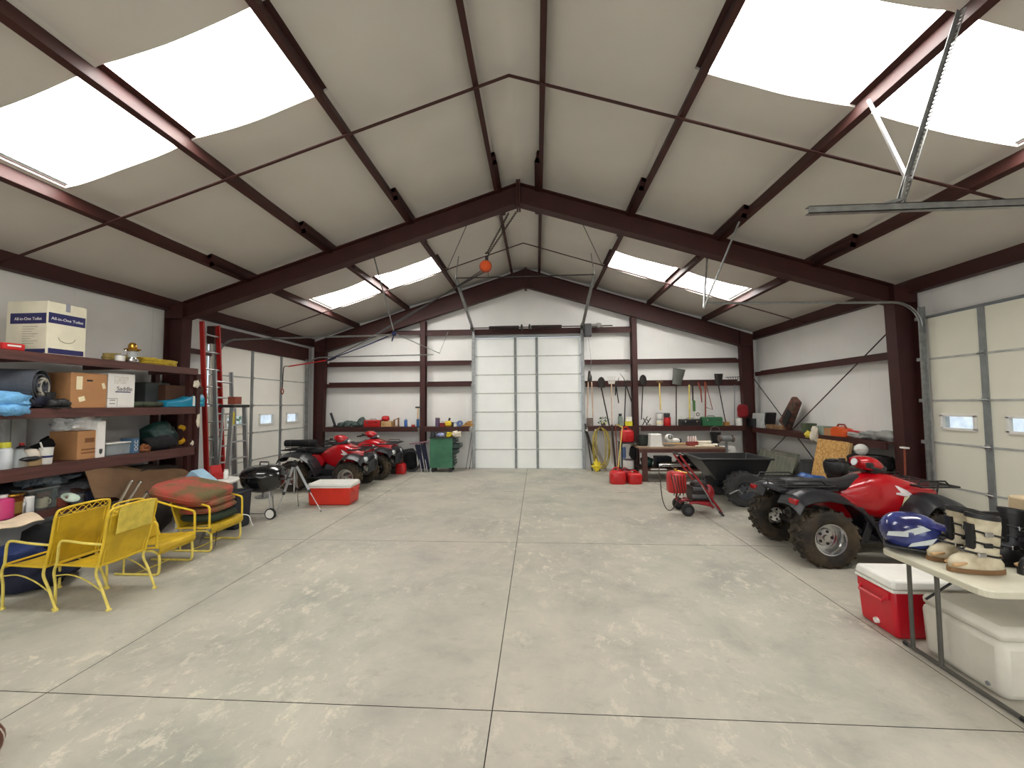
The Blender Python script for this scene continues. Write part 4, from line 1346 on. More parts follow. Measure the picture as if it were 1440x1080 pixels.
# tripod
tx, ty = P(414, 655, 'y', 6.85).x, 6.85
t = thing('tripod', 'silver surveying tripod spread in front of the red cooler', 'tripod', (tx, ty, 0))
top = Vector((0, 0, .80))
for i, (u, v) in enumerate(((387, 727), (452, 720), (420, 712))):
    f = P(u, v, 'z', 0) - Vector((tx, ty, 0))
    a, bq = Vector((f.x * .08, f.y * .08, .78)), f * .55 + Vector((0, 0, .36))
    b = MB().cyl(a + Vector((.012, 0, 0)), bq + Vector((.012, 0, 0)), .010, n=8).cyl(a - Vector((.012, 0, 0)), bq - Vector((.012, 0, 0)), .010, n=8).cyl(bq, f * .97 + Vector((0, 0, .03)), .008, n=8)
    lg = b.build('leg', ALU, t)
    MB().cyl(bq + Vector((0, 0, .02)), bq - Vector((0, 0, .03)) + f * .03, .022, n=8).build('clamp', BLACK, lg)
    MB().cyl(f * .96 + Vector((0, 0, .03)), f + Vector((0, 0, .0)), .009, .004, n=8).build('foot', BLACK, lg)
MB().cyl((0, 0, .30), (0, 0, .84), .012, n=10).build('centre_column', ALU, t)
MB().lathe([(.02, .76), (.045, .77), (.045, .80), (.05, .81), (.05, .825), (0, .826)]).box((0, 0, .85), (.07, .09, .03)).build('head', BLACK, t)
MB().cyl((-.02, -.02, .84), (-.1, -.12, .80), .007, n=6).build('pan_handle', BLACK, t)


def cooler(name, label, loc, d, body, lidm, rz=0, lid_h=.09, drain=True, handles=True, taper=(1.06, 1.06), group=None, latch=False):
    """ice chest, long along local x"""
    t = thing(name, label, 'cooler', loc, rz, group)
    h = d[2] - lid_h
    MB().box((0, 0, h / 2), (d[0] / taper[0], d[1] / taper[1], h), taper=taper).build('chest', body, t, smooth=True, bevel=.025)
    MB().box((0, 0, h - .012), (d[0] + .006, d[1] + .006, .022)).build('rim_band', lidm, t, smooth=False, bevel=.006)
    MB().box((0, 0, h + lid_h / 2 + .002), (d[0] + .015, d[1] + .015, lid_h), taper=(.96, .94)).build('lid', lidm, t, smooth=True, bevel=.02)
    if handles:
        for s in (-1, 1):
            x = s * d[0] / 2
            b = MB().tube([(x * .98, -.12, h - .06), (x * 1.06, -.11, h - .11), (x * 1.06, .11, h - .11), (x * .98, .12, h - .06)], .012, 8)
            b.box((x * .985, 0, h - .06), (.03, .3, .05))
            b.build('handle', body, t)
    if drain:
        MB().lathe([(.02, -.02), (.024, .0), (.012, .015), (0, .016)], (-d[0] / 2 / taper[0] - .004, 0, .06), 'x', 12).build('drain_plug', WHITE, t)
    return t


CRED = mat('cooler_red', (196, 44, 26), .38, var=.05)
cooler('ice_chest', 'orange red ice chest with a white lid on the floor by the quad bikes', (-3.56, 7.47, 0), (.80, .46, .40), CRED, WHITE, radians(3), lid_h=.06)
# ---------------------------------------------------------------- quad bikes
QRED = mat('quad_red', (178, 8, 22), .22, var=.04, coat=.6)
QBLK = mat('quad_black_plastic', (30, 31, 35), .35, var=.1)
QSEAT = mat('quad_seat_vinyl', (24, 24, 26), .42, var=.1, bump=.15, scale=30)
MUD = mat('muddy_rubber', (32, 28, 24), .85, rgb2=(74, 62, 44), scale=5, bump=.3)
QMET = mat('engine_grey', (92, 92, 94), .45, .5, var=.2)
LENS = mat('lamp_lens', (214, 220, 222), .1, var=.03)
TAIL = mat('tail_lens_red', (150, 10, 16), .15, var=.05)


def wheel(t, x, y, r=.315, w=.26, side=1, rr=.165, mt=None, rimm=None, lugs=18, part='wheel'):
    """side: +1 the outer face looks to +y"""
    b = MB()
    prof = [(rr, -w * .40), (rr * 1.25, -w * .47), (r * .84, -w * .5), (r * .95, -w * .45), (r * .985, -w * .33), (r * .985, w * .33), (r * .95, w * .45), (r * .84, w * .5), (rr * 1.25, w * .47), (rr, w * .40), (rr, -w * .4)]
    b.lathe(prof, (0, 0, 0), 'y', 32, caps=False)
    for i in range(lugs):
        for s in (-1, 1):
            a = 2 * pi * (i + (.25 if s > 0 else -.25)) / lugs
            b.T = Matrix.Rotation(a, 4, 'Y') @ Matrix.Translation((0, 0, r * .985)) @ Matrix.Rotation(s * .5, 4, 'Z')
            b.box((0, s * w * .22, 0), (.035, w * .40, .035))
            b.box((0, s * w * .45, -.03), (.038, w * .1, .06))
    b.T = None
    wo = b.build(part, mt or MUD, t)
    wo.location = (x, y, r)
    k = side
    b = MB().lathe([(rr * 1.02, k * w * .42), (rr * 1.06, k * w * .44), (rr * .98, k * w * .43), (rr * .9, k * w * .30), (rr * .86, k * w * .02), (rr * .62, k * .0), (rr * .55, k * w * .10), (rr * .2, k * w * .12), (rr * .18, k * w * .2), (0, k * w * .2)], (0, 0, 0), 'y', 28, caps=False)
    rim = b.build('rim', rimm or CHROME, wo)
    b = MB()
    for i in range(5):
        a = 2 * pi * i / 5
        b.cyl((cos(a) * rr * .42, k * w * .10, sin(a) * rr * .42), (cos(a) * rr * .42, k * w * .125, sin(a) * rr * .42), rr * .1, n=8)
    b.build('rim_hole', DARKM, wo)
    return wo


def ring(x, w, z0, z1, e=.55, n=20):
    zc, h = (z0 + z1) / 2, (z1 - z0) / 2
    out = []
    for i in range(n):
        a = 2 * pi * i / n
        c, s = cos(a), sin(a)
        out.append((x, w * math.copysign(abs(c) ** e, c), zc + h * math.copysign(abs(s) ** e, s)))
    return out


BODY = [(-.20, .13, .60, .80), (-.05, .19, .50, .88), (.10, .225, .44, .95), (.25, .25, .42, .975), (.40, .265, .42, .965), (.55, .27, .52, .92), (.70, .265, .62, .875), (.85, .25, .66, .835), (.95, .22, .68, .81)]


def body_y(x, z):
    for (xa, wa, za, zb), (xc, wc, zc_, zd) in zip(BODY, BODY[1:]):
        if xa <= x <= xc:
            f = (x - xa) / (xc - xa)
            w, z0, z1 = wa + (wc - wa) * f, za + (zc_ - za) * f, zb + (zd - zb) * f
            zc, h = (z0 + z1) / 2, (z1 - z0) / 2
            s = min(1, abs((z - zc) / h)) ** (1 / .6)
            return w * max(0, 1 - s * s) ** .3
    return .2


def sq(x):
    """wheelbase of the squat model: nose and tail pulled in"""
    return .3 + (x - .3) * .78 if x > .3 else (-.64 + (x + .64) * .72 if x < -.64 else x)


def squeeze(o):
    if o.type == 'MESH' and not o.name.startswith('wheel'):
        for vtx in o.data.vertices:
            vtx.co.x = sq(vtx.co.x + o.location.x) - o.location.x
        for ch in o.children:
            squeeze(ch)
    elif o.name.startswith('wheel'):
        o.location.x = sq(o.location.x)


def quad(label, loc, rz, wing=True, group='red quad bikes'):
    t = thing('quad_bike', label, 'quad bike', loc, rz, group)
    MB().loft([ring(x, w, a, c, .6) for x, w, a, c in BODY]).build('body_shell', QRED, t, angle=60)

    def fender(prof, y0, y1, droop, flip, name, m):
        k = len(prof) - 1
        for s in (-1, 1):
            def fn(u, v, s=s):
                q = u * k
                i = min(k - 1, int(q))
                f = q - i
                x = prof[i][0] * (1 - f) + prof[i + 1][0] * f
                z = prof[i][1] * (1 - f) + prof[i + 1][1] * f
                return (x, s * (y0 + (y1 - y0) * v), z + .03 * sin(pi * v) - droop * v ** 3)
            b = MB().grid((lambda u, v: fn(u, v)) if s > 0 else (lambda u, v: fn(u, 1 - v)), 4 * k, 6, .018)
            b.build(name, m, t, angle=50)
    fender([(.27, .34), (.33, .50), (.41, .64), (.52, .735), (.66, .765), (.84, .745), (1.0, .69), (1.07, .60)], .2, .56, .06, 0, 'front_fender', QBLK)
    fender([(-.10, .33), (-.17, .50), (-.27, .64), (-.42, .745), (-.64, .785), (-.84, .77), (-1.0, .73), (-1.08, .62)], .16, .57, .05, 0, 'rear_fender', QBLK)
    # inner red rear side panels
    for s in (-1, 1):
        MB().prism([(-.55, .44), (-.16, .44), (-.08, .60), (-.2, .74), (-.62, .76)], 'y', s * .2 - .012, s * .2 + .012).build('side_panel', QRED, t, smooth=False)
        MB().box((.0, s * .40, .285), (.52, .24, .03)).box((.0, s * .27, .36), (.5, .02, .16)).build('footboard', QBLK, t, smooth=False, bevel=.008)
        MB().prism([(-.30, .27), (-.22, .27), (-.13, .50), (-.25, .66), (-.30, .66), (-.21, .50)], 'y', s * .5 - .02, s * .5 + .02).build('mud_guard', QBLK, t, smooth=False, bevel=.006)
        MB().box((-1.0, s * .40, .67), (.10, .17, .10)).build('lamp_housing', QBLK, t, smooth=False, bevel=.02)
        MB().box((-1.04, s * .42, .70), (.09, .13, .06)).build('tail_lamp', TAIL, t, smooth=False, bevel=.015)
        MB().blob((1.02, s * .24, .64), (.06, .10, .06), .02, 1, 1, 8, .8).build('headlamp', LENS, t)
        MB().tube([(1.05, s * .14, .58), (1.075, s * .2, .56), (1.075, s * .32, .58), (1.05, s * .35, .64)], .012, 6).build('lamp_guard', GALV, t)
    MB().grid(lambda u, v: (-.28 - .80 * u, (v - .5) * .42, .775 - .02 * u), 4, 4, .02).build('rear_deck', QBLK, t)
    MB().loft([ring(.66, .22, .70, .80), ring(.9, .22, .68, .795), ring(1.04, .2, .62, .74), ring(1.09, .16, .58, .68)]).build('nose', QBLK, t, angle=60)
    MB().grid(lambda u, v: (1.095 - .01 * v, (u - .5) * .36, .36 + .26 * v), 4, 4, .02).build('front_grille', DGREY, t)
    # seat
    MB().loft([ring(-.86, .12, .79, .84, .7), ring(-.8, .17, .78, .88, .7), ring(-.55, .175, .77, .89, .7), ring(-.25, .16, .74, .875, .7), ring(-.05, .13, .74, .90, .7), ring(.06, .09, .80, .95, .7)]).build('seat', QSEAT, t, angle=60)
    # racks
    for x0, x1, z, nm in ((-1.10, -.42, .855, 'rear_rack'), (.56, 1.10, .86, 'front_rack')):
        b = MB().tube([(x0, -.38, z), (x0, .38, z), (x1, .36, z), (x1, -.36, z)], .012, 6, closed=True)
        for k in (-.24, -.12, 0, .12, .24):
            b.cyl((x0, k, z), (x1, k, z), .009, n=6)
        for y in (-.3, .3):
            b.tube([(x0 + .05, y, z), (x0 + .07, y, z + .055), (x1 - .12, y, z + .055), (x1 - .06, y, z)], .010, 6)
        for xx in (x0 + .12, x1 - .1):
            for y in (-.2, .2):
                b.cyl((xx, y, z), (xx * .97, y, .74), .010, n=6)
        b.build(nm, BLACK, t)
    # steering
    b = MB().tube(smooth_path([(.02, .40, 1.055), (.06, .26, 1.07), (.16, .10, 1.05), (.17, -.10, 1.05), (.06, -.26, 1.07), (.02, -.40, 1.055)], 4), .012, 8).cyl((.17, 0, 1.05), (.34, 0, .85), .03, n=10)
    hb = b.build('handlebar', BLACK, t)
    for s in (-1, 1):
        MB().cyl((.045, s * .29, 1.065), (.015, s * .42, 1.055), .019, n=10).build('grip', RUBBER, hb)
        MB().tube([(.09, s * .24, 1.06), (.11, s * .30, 1.055), (.08, s * .40, 1.045)], .007, 6).box((.075, s * .22, 1.08), (.05, .05, .06)).build('lever', STEELD, hb)
    b = MB().loft([ring(.07, .10, 1.04, 1.15, .8), ring(.14, .14, 1.0, 1.17, .75), ring(.24, .15, .98, 1.16, .75), ring(.32, .11, 1.0, 1.11, .8)])
    pod = b.build('handlebar_pod', QRED, t, angle=60)
    MB().lathe([(.0, 0), (.045, 0), (.045, .012), (0, .014)], n=18).build('meter', LENS, pod, loc=(.068, 0, 1.095), rot=(0, radians(-75), 0))
    MB().loft([ring(.22, .13, .93, 1.06, .8), ring(.36, .11, .95, 1.07, .8), ring(.40, .08, .98, 1.05, .8)]).build('pod_shell', QBLK, pod, angle=60)
    MB().blob((.40, 0, 1.02), (.03, .07, .035), .02, 1, 1, 8).build('headlamp', LENS, pod)
    # running gear
    MB().box((0, 0, .36), (.85, .18, .12)).box((.1, 0, .5), (.5, .12, .2)).build('frame', BLACK, t, smooth=False, bevel=.01)
    b = MB().lathe([(.0, -.17), (.12, -.17), (.13, -.15), (.13, .15), (.12, .17), (0, .17)], (.02, 0, .42), 'y', 18)
    for i in range(4):
        b.box((.18, 0, .42 + i * .045), (.2, .2, .014))
    b.box((.2, 0, .5), (.14, .16, .24))
    b.build('engine', QMET, t)
    MB().cyl((-.35, -.17, .47), (-.95, -.19, .52), .06, n=14).cyl((-.95, -.19, .52), (-1.02, -.19, .525), .025, n=10).build('muffler', STEELD, t)
    MB().cyl((-.64, -.36, .315), (-.64, .36, .315), .03, n=10).blob((-.64, .0, .32), (.1, .08, .09), .02, 1, 1, 8).build('rear_axle', STEELD, t)
    b = MB()
    for s in (-1, 1):
        for z in (.30, .42):
            b.cyl((.52, s * .12, z), (.64, s * .36, .32), .014, n=6).cyl((.76, s * .12, z), (.64, s * .36, .32), .014, n=6)
    b.build('front_arm', STEELD, t)
    for s in (-1, 1):
        b = MB().cyl((.62, s * .32, .34), (.58, s * .2, .68), .018, n=8)
        pts = [(.62 - .04 * k / 40 + .035 * cos(k), s * (.32 - .12 * k / 40) + .035 * sin(k) * .6, .36 + .30 * k / 40) for k in range(0, 41)]
        b.tube(pts, .007, 5)
        b.build('shock', STEELD, t)
    MB().tube(smooth_path([(.9, -.17, .3), (1.1, -.18, .38), (1.14, -.18, .56), (1.12, 0, .60), (1.14, .18, .56), (1.1, .18, .38), (.9, .17, .3)], 3), .014, 8).build('front_bumper', DGREY, t)
    MB().box((1.0, 0, .33), (.22, .3, .02), rot=(0, -.5, 0)).build('skid_plate', DGREY, t, smooth=False)
    for s in (-1, 1):
        wheel(t, .64, s * .45, .30, .22, s)
        wheel(t, -.64, s * .45, .315, .27, s)
    for ch in t.children:
        squeeze(ch)
    # white wing emblem and warning sticker on each flank
    for s in (-1, 1):
        W1 = [(.325 + .21 * (px - 865) / 180, .855 - .13 * (py - 825) / 123) for px, py in ((865, 825), (900, 834), (935, 850), (1000, 880), (1042, 912), (1045, 948), (960, 940), (868, 922), (868, 905), (925, 900), (895, 870))]
        b = MB()
        for poly in (W1,):
            n0 = len(poly)
            b.add([(sq(x), s * (body_y(x, z) + .004), z) for x, z in poly], [tuple(range(n0)) if s > 0 else tuple(range(n0))[::-1]])
        b.build('wing_emblem', mat('emblem_white', (236, 226, 226), .35), t, smooth=False)
        q = [(.38, .60), (.47, .61), (.50, .735), (.42, .725)]
        MB().add([(sq(x), s * (body_y(x, z) + .006) + s * .008, z) for x, z in q], [(0, 1, 2, 3)] if s > 0 else [(3, 2, 1, 0)]).build('warning_sticker', mat('sticker_cream', (226, 220, 180), .5), t, smooth=False)
    return t


q1 = quad('red quad bike parked on the right, its chrome rear wheel towards the room', (4.16, 5.29, 0), radians(0))
q2 = copy_thing(q1, (-4.36, 8.92, 0), radians(0), 'nearer of the two red quad bikes on the left, behind the ice chest')
q3 = copy_thing(q1, (-4.20, 10.20, 0), radians(0), 'farther of the two red quad bikes on the left, near the far wall')
t = thing('bedroll', 'black rolled pad lying on the nearer left quad bike', 'bag', (-5.04, 8.80, .99), radians(8))
MB().lathe([(0, -.34), (.07, -.34), (.078, -.32), (.078, .32), (.07, .34), (0, .34)], (0, 0, .0), 'x', 16).build('roll', BLACKF, t)
for x in (-.2, .2):
    MB().lathe([(.081, x - .015), (.081, x + .015)], (0, 0, 0), 'x', 16).build('strap', BLACK, t)

# ---------------------------------------------------------------- ladders by the left column
FRED = mat('red_fibreglass', (164, 30, 24), .5, var=.08)


def ladder(name, label, foot, top, half, railm, rungs, rail=(.03, .075), stiles_only=0):
    t = thing(name, label, 'ladder', foot, 0)
    d = Vector(top) - Vector(foot)
    L = d.length
    z = d.normalized()
    y = Vector((0, 1, 0))
    y = (y - z * y.dot(z)).normalized()
    x = y.cross(z)
    M = Matrix(((x.x, y.x, z.x, 0), (x.y, y.y, z.y, 0), (x.z, y.z, z.z, 0), (0, 0, 0, 1)))
    for s in (-1, 1):
        b = MB()
        b.T = M
        b.box((0, s * half, L / 2), (rail[1], .008, L)).box((rail[1] / 2, s * (half - .012), L / 2), (.006, rail[0], L)).box((-rail[1] / 2, s * (half - .012), L / 2), (.006, rail[0], L))
        b.build('rail', railm, t, smooth=False)
        b = MB()
        b.T = M
        b.box((0, s * half, .02), (rail[1] + .02, .03, .06))
        b.build('shoe', BLACK, t, smooth=False)
    for i in range(rungs):
        b = MB()
        b.T = M
        zz = L * (i + .7) / (rungs + .4)
        b.cyl((0, -half, zz), (0, half, zz), .017, n=8)
        b.build('rung', ALU, t)
    return t


ladder('extension_ladder', 'tall red fibreglass ladder standing against the left column', (-5.66, 7.17, 0), (-5.94, 7.24, 3.42), .20, FRED, 10)
ladder('extension_ladder', 'bare aluminium extension ladder leaning in front of the red one', (-5.42, 7.12, 0), (-5.62, 7.2, 2.50), .21, ALU, 8, (.03, .06))
t = thing('step_ladder', 'aluminium step ladder with a black top cap and yellow sticker', 'ladder', (-5.26, 6.98, 0))
for s in (-1, 1):
    MB().prism([(s * .27 - .02, 0), (s * .27 + .02, 0), (s * .15 + .02, 1.82), (s * .15 - .02, 1.82)], 'x', .10, .17).build('front_rail', ALU, t, smooth=False)
    MB().prism([(s * .25 - .015, 0), (s * .25 + .015, 0), (s * .14 + .015, 1.80), (s * .14 - .015, 1.80)], 'x', -.06, -.03).build('rear_rail', ALU, t, smooth=False)
for i in range(5):
    z = .3 * (i + 1)
    h = .27 - .12 * z / 1.82
    MB().box((.13, 0, z), (.085, 2 * h, .025)).build('step', ALU, t, smooth=False)
MB().box((.06, 0, 1.84), (.28, .40, .05)).build('top_cap', BLACK, t, smooth=False, bevel=.01)
MB().box((.172, -.155, 1.62), (.003, .035, .22)).build('yellow_sticker', mat('sticker_yellow', (206, 190, 40), .5), t, smooth=False)
carton('parts_box', 'small red brown box left on top of the step ladder', 'box', (-5.20, 6.98, 1.872), (.14, .16, .13), mat('rust_card', (132, 62, 44)))
# ---------------------------------------------------------------- wall ledges along the far wall and the right wall
BZ = 1.205


def ledge(x0, x1, y0, y1, z, label, front):
    t = thing('wall_shelf', label, 'shelf', (0, 0, 0))
    MB().span(x0, x1, y0, y1, z - .025, z).build('shelf_board', BROWNW, t, smooth=False)
    if front == 'y':
        MB().span(x0, x1, y0 - .02, y0 + .01, z - .13, z + .004).build('edge_board', IRON, t, smooth=False)
    else:
        MB().span(x0 - .02, x0 + .01, y0, y1, z - .12, z + .004).build('edge_board', IRON, t, smooth=False)
    return t


ledge(-5.85, -3.09, 11.22, 11.55, BZ, 'dark red ledge shelf on the far wall behind the quad bikes', 'y')
ledge(-2.91, DX0 - .12, 11.22, 11.55, BZ, 'short dark red ledge shelf above the green cabinet', 'y')
ledge(DX1 + .12, 2.94, 11.22, 11.55, BZ, 'short dark red ledge shelf right of the tall door', 'y')
ledge(3.12, 5.86, 11.22, 11.55, BZ, 'dark red ledge shelf behind the workbench', 'y')
ledge(6.04, 6.42, 7.02, 11.15, 1.165, 'dark red ledge shelf on the right wall above the particle board', 'x')


def bx(u, y=11.3):
    return P(u, 595, 'y', y).x


def bz(v, y=11.3):
    return P(800, v, 'y', y).z


# things on the left ledge
t = thing('angle_iron', 'bent grey angle iron leaning in the corner of the left ledge', 'iron', (bx(467), 11.36, BZ))
MB().box((0, 0, .2), (.05, .05, .44), rot=(0, -.35, 0)).box((.1, 0, .025), (.2, .05, .04)).build('bar', DGREY, t, smooth=False)
for i, (u, w, h) in enumerate(((478, .16, .12), (488, .18, .17), (499, .2, .15), (507, .16, .24))):
    bag('tarp_bundle', ['flat grey green bundle at the corner end of the left ledge', 'second grey green bundle from the corner on the left ledge', 'third grey green bundle from the corner on the left ledge', 'tallest grey green bundle, touching the red toolbox'][i], 'bundle', (bx(u), 11.38, BZ + .001), (w * .62, .13, h * .55), mat('grey_green_cloth', (82, 96, 92), .9, var=.25, bump=.4), .25, 2, 30 + i, group='grey green bundles')
toolbox('toolbox', 'long red metal toolbox on the left ledge of the far wall', (bx(523.5), 11.38, BZ), (.48, .24, .21), REDM)
t = thing('slatted_crate', 'pale slatted wooden crate beside the red toolbox', 'crate', (bx(543.5), 11.38, BZ))
for i in range(3):
    MB().box((0, -.11, .03 + .055 * i), (.29, .012, .035)).build('slat', WOODL, t, smooth=False)
    MB().box((0, .11, .03 + .055 * i), (.29, .012, .035)).build('slat', WOODL, t, smooth=False)
for s in (-1, 1):
    MB().box((s * .14, 0, .08), (.015, .21, .16)).build('end_board', WOODL, t, smooth=False)
o = MB().blob((0, 0, .07), (.11, .1, .08), .15, 2, 3, 8, .8, .9).build('red_cap_cloth', RED, angle=80)
o.name = 'red_bundle'
o.location = (bx(541), 11.38, BZ + .165)
tag(o, 'red cloth bundle on top of the slatted crate', 'bundle')
t = thing('birdhouse', 'small wooden bracket frame on the left ledge', 'bracket', (bx(556), 11.38, BZ))
MB().box((-.06, 0, .1), (.02, .1, .2)).box((.06, 0, .12), (.015, .1, .24)).box((0, 0, .22), (.17, .1, .015), rot=(0, -.4, 0)).box((0, 0, .01), (.16, .1, .02)).build('frame', mat('brown_wood', (140, 96, 54), .7), t, smooth=False)
t.name = 'wooden_bracket'
bottle('spray_bottle', 'light blue bottle on the left ledge, right of the wooden bracket', 'bottle', (bx(570), 11.34, BZ), .045, .24, BLUEP, mat('pale_bottle', (196, 202, 206)))
bottle('squeeze_bottle', 'slim white bottle on the left ledge beside the light blue bottle', 'bottle', (bx(575), 11.34, BZ), .025, .18, WHITE, WHITE)
can('red_can', 'low red can on the left ledge between the bottles', 'can', (bx(580.5), 11.34, BZ), .05, .07, REDM, mat('pale_lid', (200, 190, 176)))
bottle('spray_bottle', 'dark blue bottle on the left ledge next to the post', 'bottle', (bx(587), 11.34, BZ), .04, .26, mat('deep_blue_plastic', (30, 80, 130), .4), BLACK)
t = thing('wall_hammer', 'wooden handled hammer hanging on the post above the left ledge', 'hammer', (-3.13, 11.33, 1.30))
MB().cyl((0, 0, 0), (.02, 0, .44), .018, n=8).build('handle', WOODL, t)
MB().cyl((-.06, 0, .46), (.10, 0, .46), .025, n=10).build('head', STEELD, t)
t.name = 'hammer'
# things on the short ledge above the cabinet
can('purple_tin', 'tall purple and grey tin on the ledge above the green cabinet', 'tin', (bx(615), 11.34, BZ), .065, .25, mat('purple_tin', (96, 78, 106), .5), mat('olive_lid', (130, 122, 90), .5))
t = thing('drill_case', 'small dark red case on the ledge beside the purple tin', 'case', (bx(622), 11.34, BZ))
MB().box((0, 0, .055), (.14, .14, .11)).build('case_body', mat('dark_red_metal', (120, 18, 22)), t, smooth=False, bevel=.01)
MB().tube([(-.03, 0, .11), (-.03, 0, .14), (.03, 0, .14), (.03, 0, .11)], .007, 6).build('handle', BLACK, t)
t = thing('power_drill', 'yellow tool with a black top on the ledge over the cabinet', 'tool', (bx(630), 11.34, BZ))
MB().blob((0, 0, .08), (.11, .07, .085), .1, 2, 2, 10, .8, .9).build('motor_body', mat('tool_yellow', (222, 190, 40), .45), t)
MB().box((.03, 0, .2), (.05, .05, .1), rot=(0, .3, 0)).build('grip', BLACK, t, smooth=False, bevel=.01)
can('black_tin', 'black tin right of the yellow tool on the ledge', 'tin', (bx(635.5), 11.34, BZ), .04, .12, BLACK, BLACK)
can('white_cup', 'white tub under the blue cap on the ledge', 'tub', (bx(640), 11.34, BZ), .055, .11, WHITE, BLUEP)
t = thing('tape_roll', 'blue roll standing on edge on the ledge', 'roll', (bx(646), 11.36, BZ + .085))
MB().lathe([(.03, -.05), (.085, -.05), (.085, .05), (.03, .05)], (0, 0, 0), 'y', 18, caps=False).lathe([(.03, -.05), (.03, .05)], (0, 0, 0), 'y', 18, caps=False).build('roll_body', mat('slate_blue_plastic', (84, 108, 156), .5), t)
for i, (x, z, r) in enumerate(((-.1, .02, .3), (0, .06, -.2), (.05, .02, .1), (.0, .10, .25), (.07, .13, -.1))):
    o = MB().box((0, 0, .02), (.26 - .03 * i, .07, .036), rot=(0, 0, r)).build('wood_offcut', mat('ochre_wood', (178, 132, 66), .7), smooth=False)
    o.location = (bx(658) + x * .8, 11.38 + .01 * (i % 2), BZ + z * 1.0 - .015)
    tag(o, ['wood offcut at the left foot of the small pile by the door track', 'wood offcut in the middle of the small pile by the door track', 'wood offcut at the right foot of the small pile by the door track', 'wood offcut second from the top of the pile by the door track', 'topmost wood offcut of the pile by the door track'][i], 'wood', 'wood offcuts by the door track')

# green tool cabinet on casters
GRN = mat('green_enamel', (46, 98, 72), .5, rgb2=(62, 118, 88), scale=3)
t = thing('tool_cabinet', 'worn green steel tool cabinet on casters left of the tall door', 'cabinet', (-2.32, 11.02, 0))
MB().box((0, 0, .52), (.62, .42, .80)).build('body', GRN, t, smooth=False, bevel=.008)
MB().box((.02, 0, .93), (.70, .46, .02)).build('top_tray', STEELD, t, smooth=False)
for i in range(5):
    z = .20 + i * .15
    pull = (.05, .03, .12, .20, .09)[i]
    dr = MB().box((.31 + pull / 2, .0, z + .055), (pull, .36, .11)).build('drawer', mat('dark_green_enamel', (34, 52, 46), .5), t, smooth=False)
    MB().box((.31 + pull + .01, 0, z + .09), (.02, .3, .015)).build('drawer_pull', CHROME, dr, smooth=False)
for x in (-.24, .24):
    for y in (-.15, .15):
        MB().lathe([(0, -.015), (.05, -.015), (.05, .015), (0, .015)], (x, y, .05), 'y', 12).box((x, y, .09), (.06, .05, .05)).build('caster', BLACK, t)
for nm, lb, ct, u, m_, d, sd in (('dark_can', 'dark squat can on the left end of the green cabinet', 'can', 609, DGREY, 0, 0),):
    can(nm, lb, ct, (bx(u, 10.95), 10.95, .941), .07, .15, m_, STEELD)
bag('blue_rag', 'blue and white rag heap on the green cabinet', 'rag', (bx(620, 10.95), 10.95, .941), (.11, .1, .055), mat('blue_white_rag', (70, 92, 160), .9, rgb2=(190, 196, 216), scale=9), .3, 2.4, 3)
bag('yellow_rag', 'yellow rag heap in the middle of the green cabinet', 'rag', (bx(632, 10.95), 10.95, .941), (.08, .09, .07), mat('yellow_rag', (206, 184, 40), .9), .3, 2.4, 4)
bag('white_rag', 'white rag heap at the right end of the green cabinet', 'rag', (bx(642, 10.95), 10.98, .941), (.11, .11, .085), mat('white_cotton', (220, 210, 190)), .3, 2.4, 6)
# folded camp chairs, hose and red can left of the cabinet
for i, x in enumerate((-2.92, -2.76)):
    t = thing('folded_camp_chair', ['folded navy camp chair leaning left, nearer the black hose coil', 'folded navy camp chair leaning against the green cabinet'][i], 'chair', (x, 10.86, 0), 0, 'folded camp chairs')
    b = MB()
    for k in (-.05, .05):
        b.cyl((k + .12, -.06, 0), (k - .07, .1, .78), .012, n=8)
    b.build('leg_tube', ALU, t)
    MB().prism([(.02, .08), (.14, .08), (-.02, .74), (-.14, .74)], 'y', .0, .05).build('fabric', NAVY, t, smooth=False)
t = thing('board', 'purple stained plank laid across the folded camp chairs', 'plank', (-2.9, 10.90, .80))
MB().box((0, 0, 0), (.62, .12, .03), rot=(0, -.13, 0)).build('plank_body', mat('mauve_wood', (128, 92, 106), .7), t, smooth=False)
t.name = 'plank'
o = rope_coil(MB(), (0, 0, 0), .27, .27, 8, .012, 8, .012, .02).build('hose_coil', BLACK)
o.location, o.rotation_euler = (-3.20, 11.0, .29), (radians(84), 0, radians(12))
tag(o, 'big upright coil of black hose beside the red can', 'hose')
bag('black_tote', 'crumpled black bag on top behind the hose coil', 'bag', (-3.36, 11.12, .001), (.26, .12, .32), BLACKF, .25, 2, 17)


def gas_can(name, label, loc, d, rz=0, m=RED, spout=True, group='red fuel cans', rnd=True):
    t = thing(name, label, 'fuel can', loc, rz, group)
    h = d[2]
    rings = []
    for z, k in ((0, .92), (.02, 1), (h * .62, 1), (h * .74, .9), (h * .80, .74)):
        rings.append([(p[1], p[2], z) for p in ring(0, d[0] / 2 * k, -d[1] / 2 * k, d[1] / 2 * k, .55, 20)])
    MB().loft(rings).build('tank', m, t, angle=50)
    MB().tube(smooth_path([(-d[0] * .3, 0, h * .76), (-d[0] * .22, 0, h * .97), (d[0] * .05, 0, h * .98), (d[0] * .18, 0, h * .78)], 4), .016, 8).build('handle', m, t)
    MB().cyl((d[0] * .26, 0, h * .76), (d[0] * .26, 0, h * .9), .03, n=12).build('cap', mat('cap_dark_red', (130, 20, 20), .5), t)
    return t


